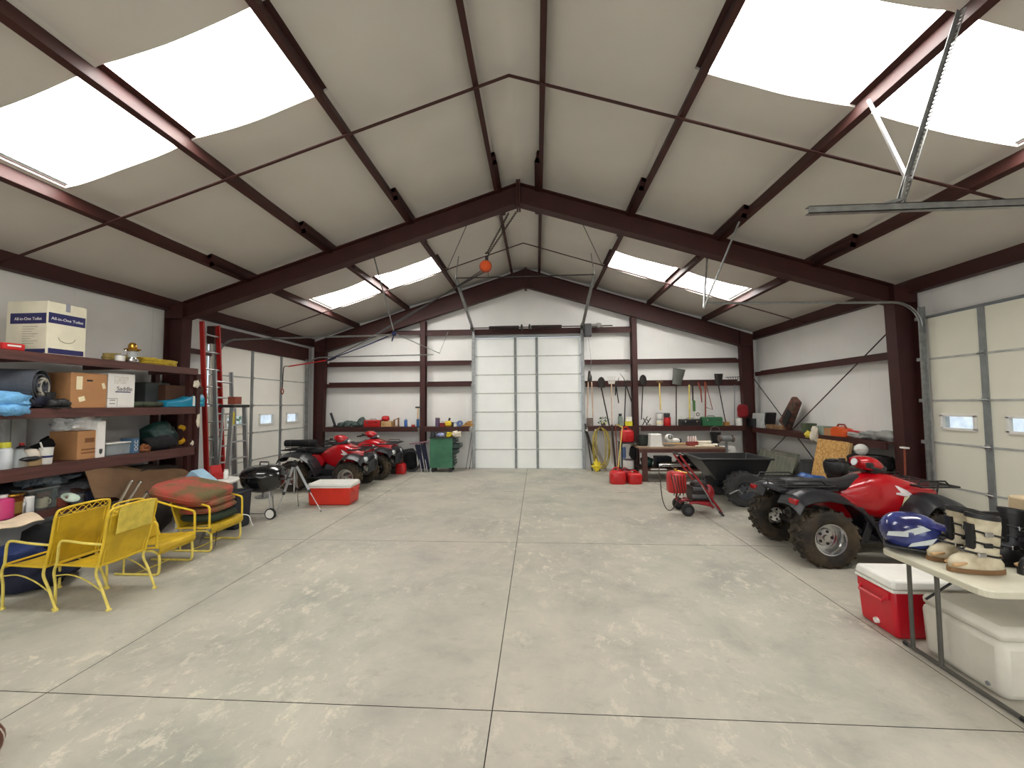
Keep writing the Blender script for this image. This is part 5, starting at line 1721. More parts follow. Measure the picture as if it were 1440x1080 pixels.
p = P(559, 660, 'z', 0)
gas_can('fuel_can', 'red fuel can on the floor between the far quad bike and the hose', (-3.36, 10.62, 0), (.26, .22, .34))
for i, (u0, u1) in enumerate(((655, 664), (660, 664))):
    t = thing('thin_rod', ['longer thin rod leaning in the corner left of the tall door', 'shorter thin rod leaning in the corner left of the tall door'][i], 'rod', (bx(u0, 11.4), 11.4, 0), 0, 'thin rods by the door')
    MB().cyl((0, 0, 0), (.17 - .06 * i, .08, 1.05 - .25 * i), .008, n=6).build('shaft', STEELD, t)
    MB().cyl((0, 0, 0), (.01, .005, .06), .011, n=6).build('tip', BLACK, t)

# ---------------------------------------------------------------- hand tools on the right half of the far wall
WH = mat('tool_handle_wood', (204, 176, 148), .6, var=.15)
STL = mat('tool_steel', (50, 46, 42), .45, .5, var=.15)


def tool(name, label, u, v, cat='tool', y=11.31):
    p = P(u, v, 'y', y)
    return thing(name, label, cat, p), p


def rel(u, v, p, y=11.31):
    q = P(u, v, 'y', y)
    return (q.x - p.x, q.y - p.y, q.z - p.z)


t, p = tool('post_hole_digger', 'post hole digger with two wooden handles nearest the tall door', 829, 537)
MB().prism([(-.06, 0), (.06, 0), (.07, .12), (.02, .31), (-.03, .31), (-.05, .12)], 'y', -.03, .0).build('blade', STL, t, smooth=False, bevel=.01)
for du, dv in ((-3, 50), (5, 50)):
    MB().tube([(du * .012, 0, 0), rel(829 + du, 537 + dv, p)], .016, 8).build('handle', WH, t)


def shovel(name, label, u, v, ue, ve, w, h, handle, hr=.016, tip='round', bladem=None, tilt=0.0):
    t, p = tool(name, label, u, v, 'shovel')
    q = Vector(rel(ue, ve, p))
    b = MB()

    def fn(a, c):
        y = -.02 - .035 * sin(pi * a) ** .6
        k = 1.0
        if tip == 'round':
            k = sqrt(max(0, 1 - max(0, (c - .35) / .65) ** 2.2)) if c > .35 else .88 + .12 * c / .35
        else:
            k = .72 + .28 * c
        x = (a - .5) * w * k
        z = c * h
        return (x * cos(tilt) + z * sin(tilt), y - .02 * c, -x * sin(tilt) + z * cos(tilt))
    b.grid(lambda a, c: fn(a, c), 10, 12, .006)
    b.build('blade', bladem or STL, t, angle=60)
    MB().tube([(0, -.01, .06), (0, -.01, -.04), q * .06], [.02, .02, hr], 8).build('socket', STL, t)
    MB().cyl(q * .05, q, hr, n=8).build('handle', handle, t)
    return t


shovel('round_shovel', 'black round shovel hung blade up, second tool from the tall door', 845.5, 545, 858, 604, .21, .30, STL, .018)
t, p = tool('garden_rake', 'pale fan rake with a wooden handle hung beside the round shovel', 860, 541, 'rake')
MB().prism([(-.1, .1), (.1, .1), (.08, .02), (-.08, .02)], 'y', -.012, 0).build('head', mat('pale_rake', (196, 190, 180), .6), t, smooth=False)
for i in range(7):
    MB().cyl((-.09 + .03 * i, -.006, .1), (-.105 + .035 * i, -.03, .24), .005, n=5).build('tine', mat('pale_rake', (196, 190, 180)), t)
MB().cyl((0, 0, .08), rel(861, 652, p, 11.2), .014, n=8).build('handle', WH, t)


def loppers(label, u, v, hs, m, blade, bm=STL):
    t, p = tool('loppers', label, u, v, 'loppers')
    for q in hs:
        MB().cyl((0, 0, 0), rel(q[0], q[1], p), .016, n=8).build('handle', m, t)
    for q in blade:
        b = MB()
        e = Vector(rel(q[0], q[1], p))
        b.tube([(0, -.01, 0), e * .5 + Vector((.02, -.01, .01)), e + Vector((0, -.01, 0))], [.022, .02, .008], 6, flat=.4)
        b.build('blade', bm, t)
    MB().lathe([(.0, -.03), (.03, -.03), (.03, .01), (0, .01)], (0, 0, 0), 'y', 10).build('pivot', STL, t)
    return t


loppers('small loppers with one wooden handle, hung left of the long black loppers', 866, 540, ((865.5, 556), (870, 567)), BLACK, ((870.5, 530),))
loppers('long black loppers with open jaws beside the right wall post', 880, 540, ((878, 600), (888, 565)), BLACK, ((871.5, 525), (882, 533)))
shovel('round_shovel', 'small black round shovel hung just right of the wall post', 904, 541, 902, 590, .20, .28, STL, .014)
t, p = tool('sledge_hammer', 'yellow handled sledge hammer hung on the tool girt', 927, 538, 'hammer')
MB().box((0, -.02, .02), (.20, .07, .07)).build('head', mat('rusty_steel', (92, 66, 44), .6, .3), t, smooth=False, bevel=.01)
MB().cyl((0, -.02, .0), rel(929, 577, p), .02, n=10).build('handle', mat('pale_yellow_fibre', (226, 200, 120), .5), t)
shovel('grain_scoop', 'wide grey aluminium scoop shovel hung blade up', 951, 541, 951, 602, .34, .44, STL, .016, 'square', mat('scoop_grey', (96, 98, 92), .45, .5), .18)
t, p = tool('hedge_knife', 'long yellow stick standing beside the green handled tool', 970, 590, 'tool')
MB().cyl((0, 0, 0), rel(969, 541, p), .02, n=10).build('stick', mat('straw_yellow', (214, 194, 104), .6), t)
t.name = 'yellow_stick'
t, p = tool('green_handled_tool', 'dark bladed tool with a green grip hung on the tool girt', 973, 538, 'tool')
MB().box((.01, -.01, -.24), (.035, .015, .52)).build('blade', STL, t, smooth=False)
MB().box((.035, -.01, -.64), (.07, .04, .30)).build('grip', mat('leaf_green', (66, 112, 52), .5), t, smooth=False, bevel=.015)
MB().box((.0, -.01, .02), (.14, .02, .03)).build('guard', STL, t, smooth=False)
t.name = 'pruning_tool'
t, p = tool('bow_saw', 'red brown bow saw hung on the tool girt', 986, 538, 'saw')
MB().tube([(-.08, 0, 0), (-.02, 0, -.2), rel(987, 566, p)], [.02, .024, .014], 8).build('left_grip', mat('rust_red_paint', (134, 62, 40), .6), t)
MB().tube([(.1, 0, .02), rel(992, 560, p), rel(992, 592, p)], .02, 8).build('frame_bar', mat('rust_red_paint', (134, 62, 40)), t)
MB().tube([(.12, 0, 0), rel(1002, 576, p), rel(993, 573, p)], .010, 6).build('bow', mat('rust_red_paint', (134, 62, 40)), t)
shovel('square_spade', 'black square spade hung near the far right corner', 1010, 540, 1022, 602, .24, .28, STL, .014, 'square')
t, p = tool('wire_basket', 'dark wire hanger beside the square spade', 1030, 537, 'hanger')
b = MB()
for k in range(5):
    b.tube([(-.14 + .06 * k, 0, 0), (-.12 + .06 * k, -.06, .06), (-.14 + .07 * k, -.02, .14)], .006, 5)
b.tube([(-.18, 0, .12), (.2, 0, .14)], .008, 5)
b.build('wire', STEELD, t)
t.name = 'wire_hanger'
t, p = tool('garden_hoe', 'thin grey handled hoe standing against the far wall by the corner', 1033, 600, 'hoe')
MB().cyl((0, 0, 0), rel(1033, 541, p), .012, n=8).build('handle', GREYP, t)
MB().box((0, -.03, -.01), (.12, .04, .02)).build('head', STL, t, smooth=False)
# long things standing on the floor against the wall
for i, (a, c, nm, m_, r) in enumerate((((833, 658), (823, 596), 'dark iron bar leaning beside the door track', STEELD, .02), ((852, 606 + 50), (836, 622), 'pale grey board leaning behind the iron bar', mat('weathered_wood', (150, 140, 130), .8), .045), ((843, 660), (824, 605), 'dark brown plank leaning beside the yellow cord', mat('dark_plank', (66, 52, 46), .8), .035))):
    q0, q1_ = P(*a, 'y', 11.12), P(*c, 'y', 11.36)
    q0.z = 0
    t = thing('leaning_board' if i else 'pry_bar', nm, 'board' if i else 'bar', q0)
    MB().cyl((0, 0, .0), q1_ - q0, r, n=4 if i else 8).build('shaft', m_, t, smooth=False)
    MB().cyl((q1_ - q0) * .97, (q1_ - q0) * 1.0, r * 1.1, n=4 if i else 8).build('end', m_, t, smooth=False)
t = thing('long_crowbar', 'tall dark wooden pole standing right of the yellow cord', 'pole', P(866, 660, 'y', 11.1))
t.location.z = 0
MB().cyl((0, 0, 0), (-.07, .1, 1.25), .03, n=8).build('shaft', mat('dark_plank', (66, 52, 46)), t)
MB().cyl((.05, -.02, 0), (.03, .1, 1.25), .014, n=8).build('thin_shaft', mat('rust_red_paint', (134, 62, 40)), t)
t.name = 'long_pole'
# yellow extension cord hanging in a long loop
t = thing('yellow_extension_lead', 'yellow extension cord hanging in a long loop from the ledge to the floor', 'cord', (P(844, 605, 'y', 11.14).x, 11.14, 1.17))
b = MB()
rnd = random.Random(4)
for k in range(9):
    w = .10 + .13 * rnd.random()
    L = .95 + .15 * rnd.random()
    o0 = rnd.uniform(-.02, .02)
    b.tube(smooth_path([(-.03 + o0, -.02 - .008 * k, 0), (-w * .8, -.03, -.15), (-w, -.04 - .01 * k, -.55 * L), (-w * .7, -.05, -.95 * L), (0, -.06, -1.02 * L), (w * .8, -.05, -.92 * L), (w * 1.1, -.04 - .01 * k, -.55 * L), (w * .9, -.03, -.15), (.03 + o0, -.02, .0)], 4), .011, 5)
b.build('cord_loop', mat('dull_yellow_cord', (166, 146, 62), .7, var=.25, scale=16), t)
MB().blob((-.12, -.1, -1.02), (.11, .09, .14), .35, 3, 2, 8).build('plug_tangle', mat('bright_yellow_cord', (222, 200, 48), .6), t)
MB().box((0, 0, .01), (.03, .1, .03)).build('hook', STEELD, t, smooth=False)
# ledge things right of the door
can('stone_crock', 'grey brown crock on the ledge nearest the tall door', 'crock', (bx(830), 11.36, BZ), .09, .22, mat('stone_grey', (112, 100, 92), .8), mat('stone_grey', (112, 100, 92)))
t = thing('potted_plant', 'green leafy plant with pale flowers on the ledge', 'plant', (bx(849), 11.37, BZ))
b = MB()
rnd = random.Random(5)
for k in range(46):
    a, r, h = rnd.uniform(0, 6.28), rnd.uniform(.03, .17), rnd.uniform(.08, .24)
    c = Vector((cos(a) * r, sin(a) * r * .6, h))
    d_ = Vector((cos(a), sin(a), rnd.uniform(-.2, .5))) * .035
    e_ = Vector((-sin(a) * .5, cos(a) * .5, rnd.uniform(-1, 1))) * .03
    b.add([c - d_, c + e_, c + d_, c - e_], [(0, 1, 2, 3)])
o = b.build('foliage', mat('leaf_dark_green', (60, 92, 50), .6, var=.3), t, smooth=False)
o['kind'] = 'stuff'
MB().lathe([(.06, 0), (.075, .1), (.07, .1), (.06, .02)], n=14).build('pot', mat('stone_grey', (112, 100, 92)), t)
for k, (x, z) in enumerate(((-.04, .1), (.06, .09))):
    MB().blob((x, -.1, z), (.03, .02, .03), .1, 2, k, 6).build('flower', mat('pale_flower', (214, 218, 150), .6), t)
for i, u in enumerate((825, 839)):
    t = thing('junction_box', ['small white box at the ledge edge near the door track', 'wide white box at the ledge edge above the yellow cord'][i], 'box', (bx(u, 11.19), 11.185, 1.10))
    MB().box((0, 0, 0), (.06 + .06 * i, .03, .05)).build('cover', WHITE, t, smooth=False, bevel=.006)
    MB().box((0, -.017, 0), (.02, .006, .03)).build('switch', mat('pale_lid', (200, 190, 176)), t, smooth=False)
bottle('garden_sprayer', 'grey green sprayer bottle on the ledge behind the long loppers', 'bottle', (bx(873.5), 11.40, BZ), .07, .34, mat('grey_green_plastic', (132, 148, 136), .5), DGREY, neck=.5, cap_h=.2)
carton('yellow_carton', 'small yellow and green carton behind the topmost fuel can', 'box', (bx(884), 11.34, BZ), (.20, .12, .12), mat('yellow_green_card', (214, 200, 40), .6))
carton('white_card', 'white carton standing on the ledge beside the wall post', 'box', (bx(886), 11.45, BZ), (.17, .06, .24), WHITEP)
for i, (u, z) in enumerate(((906, 0), (911, .04))):
    t = thing('hand_shears', ['dark hand shears at the left end of the ledge behind the workbench', 'second hand shears lying right of the dark pair on the ledge'][i], 'shears', (bx(u), 11.34, BZ))
    MB().cyl((-.04, 0, .02), (.1, 0, .26 - z), .012, n=6).build('blade', STL, t)
    MB().cyl((.1, 0, .02), (-.02, 0, .22 - z), .012, n=6).build('handle', BLACK, t)
bag('white_sachet', 'small crumpled white sachet on the ledge behind the workbench', 'bag', (bx(915), 11.34, BZ), (.05, .05, .06), WHITE, .25, 2, 3)
for i, z in enumerate((0, .17)):
    can('paint_can', ['lower of two stacked white paint cans on the ledge behind the workbench', 'upper of two stacked white paint cans on the ledge behind the workbench'][i], 'can', (bx(928.5), 11.36, BZ + z * 1.06), .085, .17, WHITE, ALU, band=None if i else mat('cream_paper', (238, 226, 190)))
can('coffee_can', 'red can with a dark lid on the ledge next to the paint cans', 'can', (bx(939), 11.34, BZ), .095, .24, RED, DGREY)
can('small_canister', 'dark canister stacked on the red can', 'can', (bx(938.5), 11.34, BZ + .25), .085, .10, DGREY, GREYP)
toolbox('toolbox', 'long black toolbox on the ledge under the bow saw', (bx(971), 11.36, BZ), (.54, .24, .19), BLACK)
carton('white_tray', 'white tray leaning behind the black toolbox', 'tray', (bx(962), 11.50, BZ), (.36, .03, .26), WHITE, flaps=False)
t = thing('fan_heater', 'small white round fan on top of the black toolbox', 'fan', (bx(982), 11.36, BZ + .21))
MB().box((0, 0, .09), (.13, .08, .18)).build('housing', WHITE, t, smooth=False, bevel=.012)
MB().lathe([(.025, -.05), (.05, -.05), (.055, -.04), (.055, 0)], (0, 0, .1), 'y', 16, caps=False).build('fan_ring', GREYP, t)
toolbox('toolbox', 'green metal toolbox on the ledge right of the black toolbox', (bx(1000), 11.30, BZ), (.52, .24, .25), GREENP)
t = thing('red_pennant', 'dark red cloth bag hanging on the far right corner column', 'bag', (5.84, 11.245, 1.60))
MB().blob((0, 0, 0), (.14, .05, .18), .12, 2, 5, 10, .7).build('bag_body', mat('crimson_cloth', (130, 14, 24), .8), t)
MB().tube([(-.04, 0, .16), (0, 0, .24), (.04, 0, .16)], .008, 6).build('loop', BLACK, t)
can('white_tub', 'white tub at the right end of the far ledge below the red bag', 'tub', (bx(1040), 11.32, BZ), .08, .20, WHITE, WHITE)
t = thing('broom', 'small pale brush standing on the ledge by the square spade', 'brush', (bx(1022), 11.32, BZ))
MB().box((0, 0, .05), (.14, .07, .1)).build('bristle_block', mat('ochre_wood', (178, 132, 66)), t, smooth=False)
MB().cyl((0, 0, .1), (-.03, .02, .2), .014, n=8).build('handle', WOODL, t)
t.name = 'brush'
t = thing('feed_bucket', 'black bucket hanging below the far ledge near the corner', 'bucket', (5.05, 11.12, .76))
MB().lathe([(.10, 0), (.14, .28), (.135, .28), (.095, .01), (0, .01)], n=18).build('bucket_body', BLACK, t)
MB().tube([(-.14, 0, .27), (-.1, 0, .40), (0, .02, .44), (.1, 0, .40), (.14, 0, .27)], .007, 6).build('bail', GALV, t)

# ---------------------------------------------------------------- fuel cans and drum by the workbench
gas_can('fuel_can', 'largest red fuel can on the floor, a yellow stick standing in it', (2.12, 9.45, 0), (.36, .32, .36))
gas_can('fuel_can', 'red fuel can, shaded in its colour, half hidden behind the two front cans', (2.36, 9.72, 0), (.26, .24, .31), .4, mat('shadow_red_plastic', (150, 18, 30), .45))  # shade behind the front cans is mixed into this red
gas_can('fuel_can', 'square red fuel can on the floor next to the workbench leg', (2.50, 9.44, 0), (.32, .26, .30), .1)
gas_can('fuel_can', 'red fuel can standing up on the black stand beside the workbench', (2.50, 10.15, .885), (.32, .26, .36), .2)
t = thing('dip_stick', 'yellow stick with a hooked top standing in the large fuel can', 'stick', (2.14, 9.47, .322))
MB().cyl((0, 0, 0), (.16, .2, .98), .014, n=8).build('stick', mat('straw_yellow', (214, 194, 104)), t)
MB().cyl((.16, .2, .94), (.02, .18, 1.02), .012, n=8).build('hook', mat('straw_yellow', (214, 194, 104)), t)
t = thing('stand', 'black stand with a white drum on its lower shelf left of the workbench', 'stand', (2.52, 10.15, 0))
MB().box((0, 0, .865), (.42, .40, .03)).build('stand_top', BLACK, t, smooth=False)
for x in (-.18, .18):
    for y in (-.17, .17):
        MB().cyl((x, y, 0), (x, y, .85), .016, n=8).build('leg', BLACK, t)
MB().box((0, 0, .22), (.42, .40, .02)).build('lower_shelf', BLACK, t, smooth=False)
can('white_drum', 'white drum on the lower shelf of the black stand', 'drum', (2.52, 10.13, .232), .14, .22, WHITE, GALV)
bottle('blue_bottle', 'tall blue grey bottle on the lower shelf of the black stand', 'bottle', (2.44, 10.20, .47), .04, .32, mat('slate_blue_plastic', (84, 108, 156)), WHITE)
bag('black_pack', 'black pack stuffed on the right of the black stand', 'bag', (2.64, 10.15, .47), (.08, .14, .15), BLACKF, .2, 2, 15)

# ---------------------------------------------------------------- workbench
t = thing('workbench', 'long brown workbench with a worn wooden top in front of the far ledge', 'workbench', (0, 0, 0))
bx0, bx1, by0, by1, bzt = 2.66, 4.62, 9.62, 10.55, .80
MB().span(bx0, bx1, by0, by1, bzt - .035, bzt).build('bench_top', mat('worn_bench_wood', (132, 108, 86), .6, rgb2=(158, 134, 110), scale=4, stretch=(.4, 3, 1)), t, smooth=False)
MB().span(bx0, bx1, by0 - .02, by0 + .02, bzt - .12, bzt - .036).build('front_rail', BROWNW, t, smooth=False)
for x in (bx0 + .14, bx1 - .08):
    for y in (by0 + .06, by1 - .06):
        MB().box((x, y, (bzt - .04) / 2), (.11, .09, bzt - .04)).build('leg', BROWNW, t, smooth=False)
MB().span(bx0 + .1, bx1 - .05, by0 + .05, by1, .24, .28).build('lower_shelf', BROWNW, t, smooth=False)
can('dark_bin', 'dark green black bin at the left end of the workbench', 'bin', (2.86, 10.05, bzt + .001), .13, .26, mat('green_black_plastic', (34, 44, 40), .5), BLACK)
t = thing('white_bin', 'white plastic bin turned upside down on the workbench', 'bin', (3.10, 9.85, bzt + .001))
MB().box((0, 0, .15), (.30, .24, .30), taper=(.86, .86)).build('bin_body', WHITE, t, smooth=False, bevel=.02)
MB().box((0, 0, .012), (.32, .26, .022)).build('rim', WHITE, t, smooth=False)
t = thing('work_lamp', 'white round work lamp on the workbench with a dark lens', 'lamp', (3.46, 9.95, bzt + .001))
MB().blob((0, 0, .19), (.10, .09, .1), .03, 1, 1, 10).blob((.14, -.02, .13), (.12, .08, .06), .03, 1, 2, 8).build('housing', WHITE, t)
MB().lathe([(.03, -.01), (.05, -.01), (.05, .01)], (0, -.09, .22), 'y', 14, caps=False).lathe([(0, 0), (.05, 0), (.05, .03), (0, .03)], (.24, -.02, .13), 'x', 12).build('lens', BLACK, t)
MB().lathe([(.0, 0), (.13, .0), (.15, .03), (.14, .035), (0, .02)], (0, 0, 0), n=18).build('dish', ALU, t)
t = thing('bottle_rack', 'red rack with small pale bottles on the workbench', 'rack', (4.02, 10.0, bzt + .001))
MB().box((0, 0, .05), (.24, .14, .10)).build('rack_body', mat('brick_red_plastic', (146, 62, 56), .5), t, smooth=False)
for k in range(4):
    MB().lathe([(.022, 0), (.022, .1), (.01, .13), (0, .13)], (-.085 + .057 * k, 0, .1), n=10).build('small_bottle', mat('pale_pink_plastic', (226, 206, 200), .5), t)
for i, (x, y, a, L, r, m_, nm) in enumerate(((3.8, 10.3, .05, .95, .018, 'pale_wood', 'pale wooden dowel lying at the back of the workbench'), (4.38, 10.22, .1, .34, .05, None, 'thick white tube lying at the back right of the workbench'), (4.28, 9.92, -.35, .55, .03, None, 'white tube lying slantwise in the middle right of the workbench'), (4.22, 9.74, .05, .45, .018, None, 'thin white strip lying at the front edge of the workbench'))):
    t = thing('dowel' if i == 0 else 'plastic_tube', nm, 'rod' if i == 0 else 'tube', (x, y, bzt + r + .001), a)
    MB().cyl((-L / 2, 0, 0), (L / 2, 0, 0), r, n=12).build('tube_body', WOODL if i == 0 else mat('cream_tube', (228, 220, 198), .5), t)
    MB().cyl((L / 2, 0, 0), (L / 2 + .03, 0, 0), r * 1.15 if i else r, n=12).build('end_cap', WOODL if i == 0 else DGREY, t)
t = thing('silver_muffler', 'shiny silver cylinder on the lower shelf of the workbench', 'cylinder', (3.50, 9.80, .365))
MB().lathe([(0, -.36), (.07, -.36), (.08, -.34), (.08, .34), (.07, .36), (0, .36)], (0, 0, 0), 'x', 20).build('shell', CHROME, t)
MB().cyl((.36, 0, 0), (.42, 0, 0), .03, n=10).build('outlet', STEELD, t)
t.name = 'muffler'
carton('navy_box', 'dark navy box on the lower shelf behind the silver cylinder', 'box', (3.35, 10.15, .281), (.36, .3, .24), mat('navy_plastic', (22, 28, 40)))
bag('dark_heap', 'dark tarp heap on the right of the lower bench shelf', 'bundle', (4.0, 10.1, .281), (.3, .25, .14), BLACKF, .25, 2, 18)
bag('green_heap', 'dark green sack on the left of the lower bench shelf', 'bag', (2.96, 10.12, .281), (.14, .2, .13), DGREEN, .2, 2, 19)
carton('flat_white_board', 'flat pale board sticking out of the lower bench shelf', 'board', (3.1, 9.64, .281), (.36, .1, .02), WHITE, flaps=False)
t = thing('white_bucket', 'white bucket standing on the floor behind the workbench end', 'bucket', (5.0, 10.9, 0))
MB().lathe([(.14, 0), (.16, .40), (.17, .40), (.17, .42), (.15, .42), (.13, .02), (0, .02)], n=20).build('bucket_body', WHITE, t)
MB().tube(arc((0, 0, .41), .17, 0, -pi, 10, 'xz'), .005, 5).build('bail', GALV, t)
carton('printed_bag', 'white printed sack standing behind the dump trailer', 'sack', (5.1, 10.66, 0), (.40, .2, .72), WHITEP, flaps=False)
text('on', .13, GREYP, bpy.data.objects['printed_bag'], (.0, -.104, .62), (radians(90), 0, 0))
t = thing('bench_grinder', 'grey bench grinder on a post by the far corner', 'grinder', (4.98, 10.35, 0))
MB().cyl((0, 0, 0), (0, 0, .86), .03, n=10).lathe([(.15, 0), (.15, .015), (0, .02)], n=16).build('stand', GREYP, t)
MB().lathe([(0, -.12), (.07, -.12), (.075, 0), (.07, .12), (0, .12)], (0, 0, .94), 'x', 16).build('motor', GREYP, t)
for s in (-1, 1):
    MB().lathe([(0, -.02), (.085, -.02), (.085, .02), (0, .02)], (s * .16, 0, .94), 'x', 18).build('grinding_wheel', mat('stone_grey', (112, 100, 92)), t)
# ---------------------------------------------------------------- pressure washer on its red hand cart
WRED = mat('cart_red', (140, 24, 32), .4, var=.15, coat=.2)
t = thing('pressure_washer', 'red engine driven washer on a two wheeled hand cart with a coiled hose', 'washer', (2.92, 7.0, 0))
for s in (-.17, .17):
    MB().tube(smooth_path([(-.28, s, .98), (-.22, s, .88), (.05, s, .50), (.32, s, .10), (.36, s, .03)], 3), .017, 8).build('handle_rail', WRED, t)
MB().cyl((-.28, -.17, .98), (-.28, .17, .98), .02, n=8).build('push_grip', BLACK, t)
MB().tube([(.02, -.17, .54), (.2, -.19, .2), (.34, -.2, .02)], .012, 6).build('spray_lance', GALV, t)
MB().cyl((.30, -.2, .08), (.37, -.2, .0), .02, n=8).build('lance_grip', DGREY, t)
for s in (-.16, .16):
    MB().tube(smooth_path([(-.20, s, .12), (-.1, s, .20), (.1, s, .18), (.25, s, .14)], 4), .022, 8).build('cart_frame', WRED, t)
MB().box((.06, 0, .21), (.4, .34, .02)).build('base_plate', WRED, t, smooth=False)
MB().box((.04, 0, .34), (.26, .24, .22)).blob((.06, 0, .46), (.13, .12, .09), .05, 2, 2, 10).build('engine', mat('engine_dark', (52, 46, 44), .5, .3, var=.3), t)
MB().box((.02, -.14, .30), (.24, .05, .06)).box((.0, -.135, .42), (.16, .04, .05)).build('engine_cover', mat('engine_grey', (92, 92, 94)), t, smooth=False, bevel=.01)
MB().blob((.2, -.02, .33), (.10, .12, .15), .05, 2, 4, 10).build('pump_guard', WRED, t)
for s in (-1, 1):
    w = MB().lathe([(.03, -.035), (.085, -.04), (.10, -.02), (.10, .02), (.085, .04), (.03, .035)], (-.20, s * .22, .10), 'y', 20).build('wheel', RUBBER, t)
    MB().lathe([(0, -.042), (.05, -.042), (.05, .042), (0, .042)], (-.20, s * .22, .10), 'y', 14).build('hub', DGREY, w)
tk = MB().loft([[(p[1] - .30, p[2], z) for p in ring(0, .15 * k, -.13 * k, .13 * k, .6, 20)] for z, k in ((.34, .9), (.37, 1), (.60, 1), (.66, .9), (.69, .6))]).build('fuel_tank', mat('tank_red', (176, 34, 36), .35), t, angle=50)
MB().cyl((-.30, 0, .68), (-.30, 0, .73), .03, n=12).cyl((-.3, -.02, .70), (-.14, -.06, .66), .012, n=8).build('brass_valve', BRASS, tk)
b = MB()
rnd = random.Random(6)
for k in range(5):
    x = -.40 + .05 * k
    b.tube(smooth_path([(x, -.05, .68), (x - .02, -.142, .6), (x + .02 * rnd.uniform(-1, 1), -.15, .45), (x + .02, -.13, .33), (x + .04, -.05, .30)], 4), .008, 5)
b.tube(smooth_path([(-.34, -.1, .33), (-.30, -.14, .22), (-.2, -.14, .2), (-.1, -.14, .24)], 4), .008, 5)
b.build('hose', mat('hose_brown', (60, 46, 38), .6), t)
MB().tube(smooth_path([(-.30, -.14, .34), (-.36, -.15, .18), (-.44, -.15, .08), (-.52, -.15, .10), (-.58, -.15, .26), (-.60, -.14, .50), (-.60, -.08, .74), (-.48, -.05, .80), (-.34, 0, .74)], 5), .008, 6).build('hose_loop', mat('hose_brown', (60, 46, 38)), t)
MB().cyl((-.30, .0, .2), (-.30, .0, .345), .02, n=8).cyl((-.30, 0, .2), (0, 0, .2), .018, n=8).build('tank_bracket', WRED, t)

# ---------------------------------------------------------------- dump trailer
TUB = mat('black_poly_tub', (26, 28, 30), .42, var=.1)
t = thing('dump_trailer', 'black plastic dump trailer with fat knobbly tyres behind the quad bike', 'trailer', (3.92, 7.95, 0))


def tub_ring(z, x0, x1, y0, y1):
    return [(x0, y0, z), (x1, y0, z), (x1, y1, z), (x0, y1, z)]


b = MB().loft([tub_ring(.42, -.36, .45, -.30, .30), tub_ring(.80, -.66, .56, -.42, .42), tub_ring(.80, -.72, .60, -.46, .46), tub_ring(.83, -.72, .60, -.46, .46), tub_ring(.83, -.64, .54, -.40, .40), tub_ring(.45, -.34, .43, -.28, .28)])
b.build('tub', TUB, t, smooth=False, bevel=.015)
MB().box((0, 0, .385), (.9, .10, .06)).cyl((.0, -.38, .30), (.0, .38, .30), .022, n=10).build('chassis', STEELD, t)
MB().tube(smooth_path([(.4, 0, .36), (.8, 0, .36), (1.0, 0, .40)], 3), .025, 8).build('draw_bar', STEELD, t)
for s in (-1, 1):
    wheel(t, 0.02, s * .47, .30, .24, s, .15, mat('grey_rubber', (58, 58, 58), .8, var=.2, bump=.3), mat('grey_rim', (96, 100, 106), .45, .5), 16)
MB().tube([(-.28, -.62, .24), (-.20, -.66, .30), (-.14, -.66, .32), (-.08, -.64, .24)], .012, 6).build('tail_lever', ALU, t)

# red seat machine half hidden behind the quad bike
t = thing('lawn_tractor', 'low red machine with a black padded seat behind the right quad bike', 'machine', (5.20, 6.42, 0), radians(0))
MB().box((.36, 0, .58), (.74, .48, .26)).build('hood', mat('dull_pink_red', (150, 52, 62), .45), t, smooth=False, bevel=.05)
MB().box((-.40, 0, .50), (.8, .66, .10)).box((.1, 0, .35), (1.3, .4, .2)).build('deck', mat('dark_red_metal', (120, 18, 22)), t, smooth=False, bevel=.02)
MB().box((.16, -.245, .64), (.2, .006, .08)).build('white_label', WHITEP, t, smooth=False)
MB().blob((-.22, 0, .74), (.26, .24, .13), .05, 1.5, 4, 12, .7).blob((-.40, 0, .84), (.10, .22, .14), .05, 1.5, 3, 12, .7).build('seat', QSEAT, t, angle=60)
MB().cyl((-.22, 0, .53), (-.22, 0, .64), .05, n=10).build('seat_post', BLACK, t)
for x, r in ((.52, .2), (-.55, .25)):
    for s in (-1, 1):
        wheel(t, x, s * .36, r, .18, s, .1, RUBBER, GREYP, 14)
bag('brown_glove', 'brown leather glove on the deck of the red machine', 'glove', (4.52, 6.20, .551), (.09, .06, .035), mat('brown_leather', (126, 74, 36)), .3, 2, 7)
bag('blue_tarp', 'blue tarp fold on the floor between the trailer and the particle board', 'tarp', (5.30, 7.75, 0), (.28, .25, .26), BLUEP, .2, 2, 9)

# ---------------------------------------------------------------- along the right wall
RZ = 1.166


def ry(u, x=6.15):
    return P(u, 600, 'x', x).y


t = thing('equipment_case', 'white and black equipment case at the corner end of the right ledge', 'case', (6.2, ry(1070), RZ))
MB().box((0, .0, .19), (.28, .62, .38), taper=(.9, .8)).build('case_body', mat('case_white', (176, 180, 176), .5), t, smooth=False, bevel=.02)
MB().box((-.05, .28, .12), (.30, .46, .24)).box((.02, -.30, .2), (.26, .06, .42), rot=(.25, 0, 0)).build('black_panel', BLACK, t, smooth=False, bevel=.015)
for i, (dy, r, nm) in enumerate(((0, .09, 'tan rope coil nearest the equipment case'), (-.42, .11, 'tan rope coil nearest the camouflage case'))):
    o = rope_coil(MB(), (0, 0, 0), r, r * 1.3, 6, .012, 20 + i, .016).build('rope_coil', mat('tan_rope', (150, 118, 84), .9, var=.25))
    o.location = (6.18, ry(1086) + dy + .1, RZ)
    tag(o, nm + ' on the right ledge', 'rope', 'tan rope coils on the right ledge')
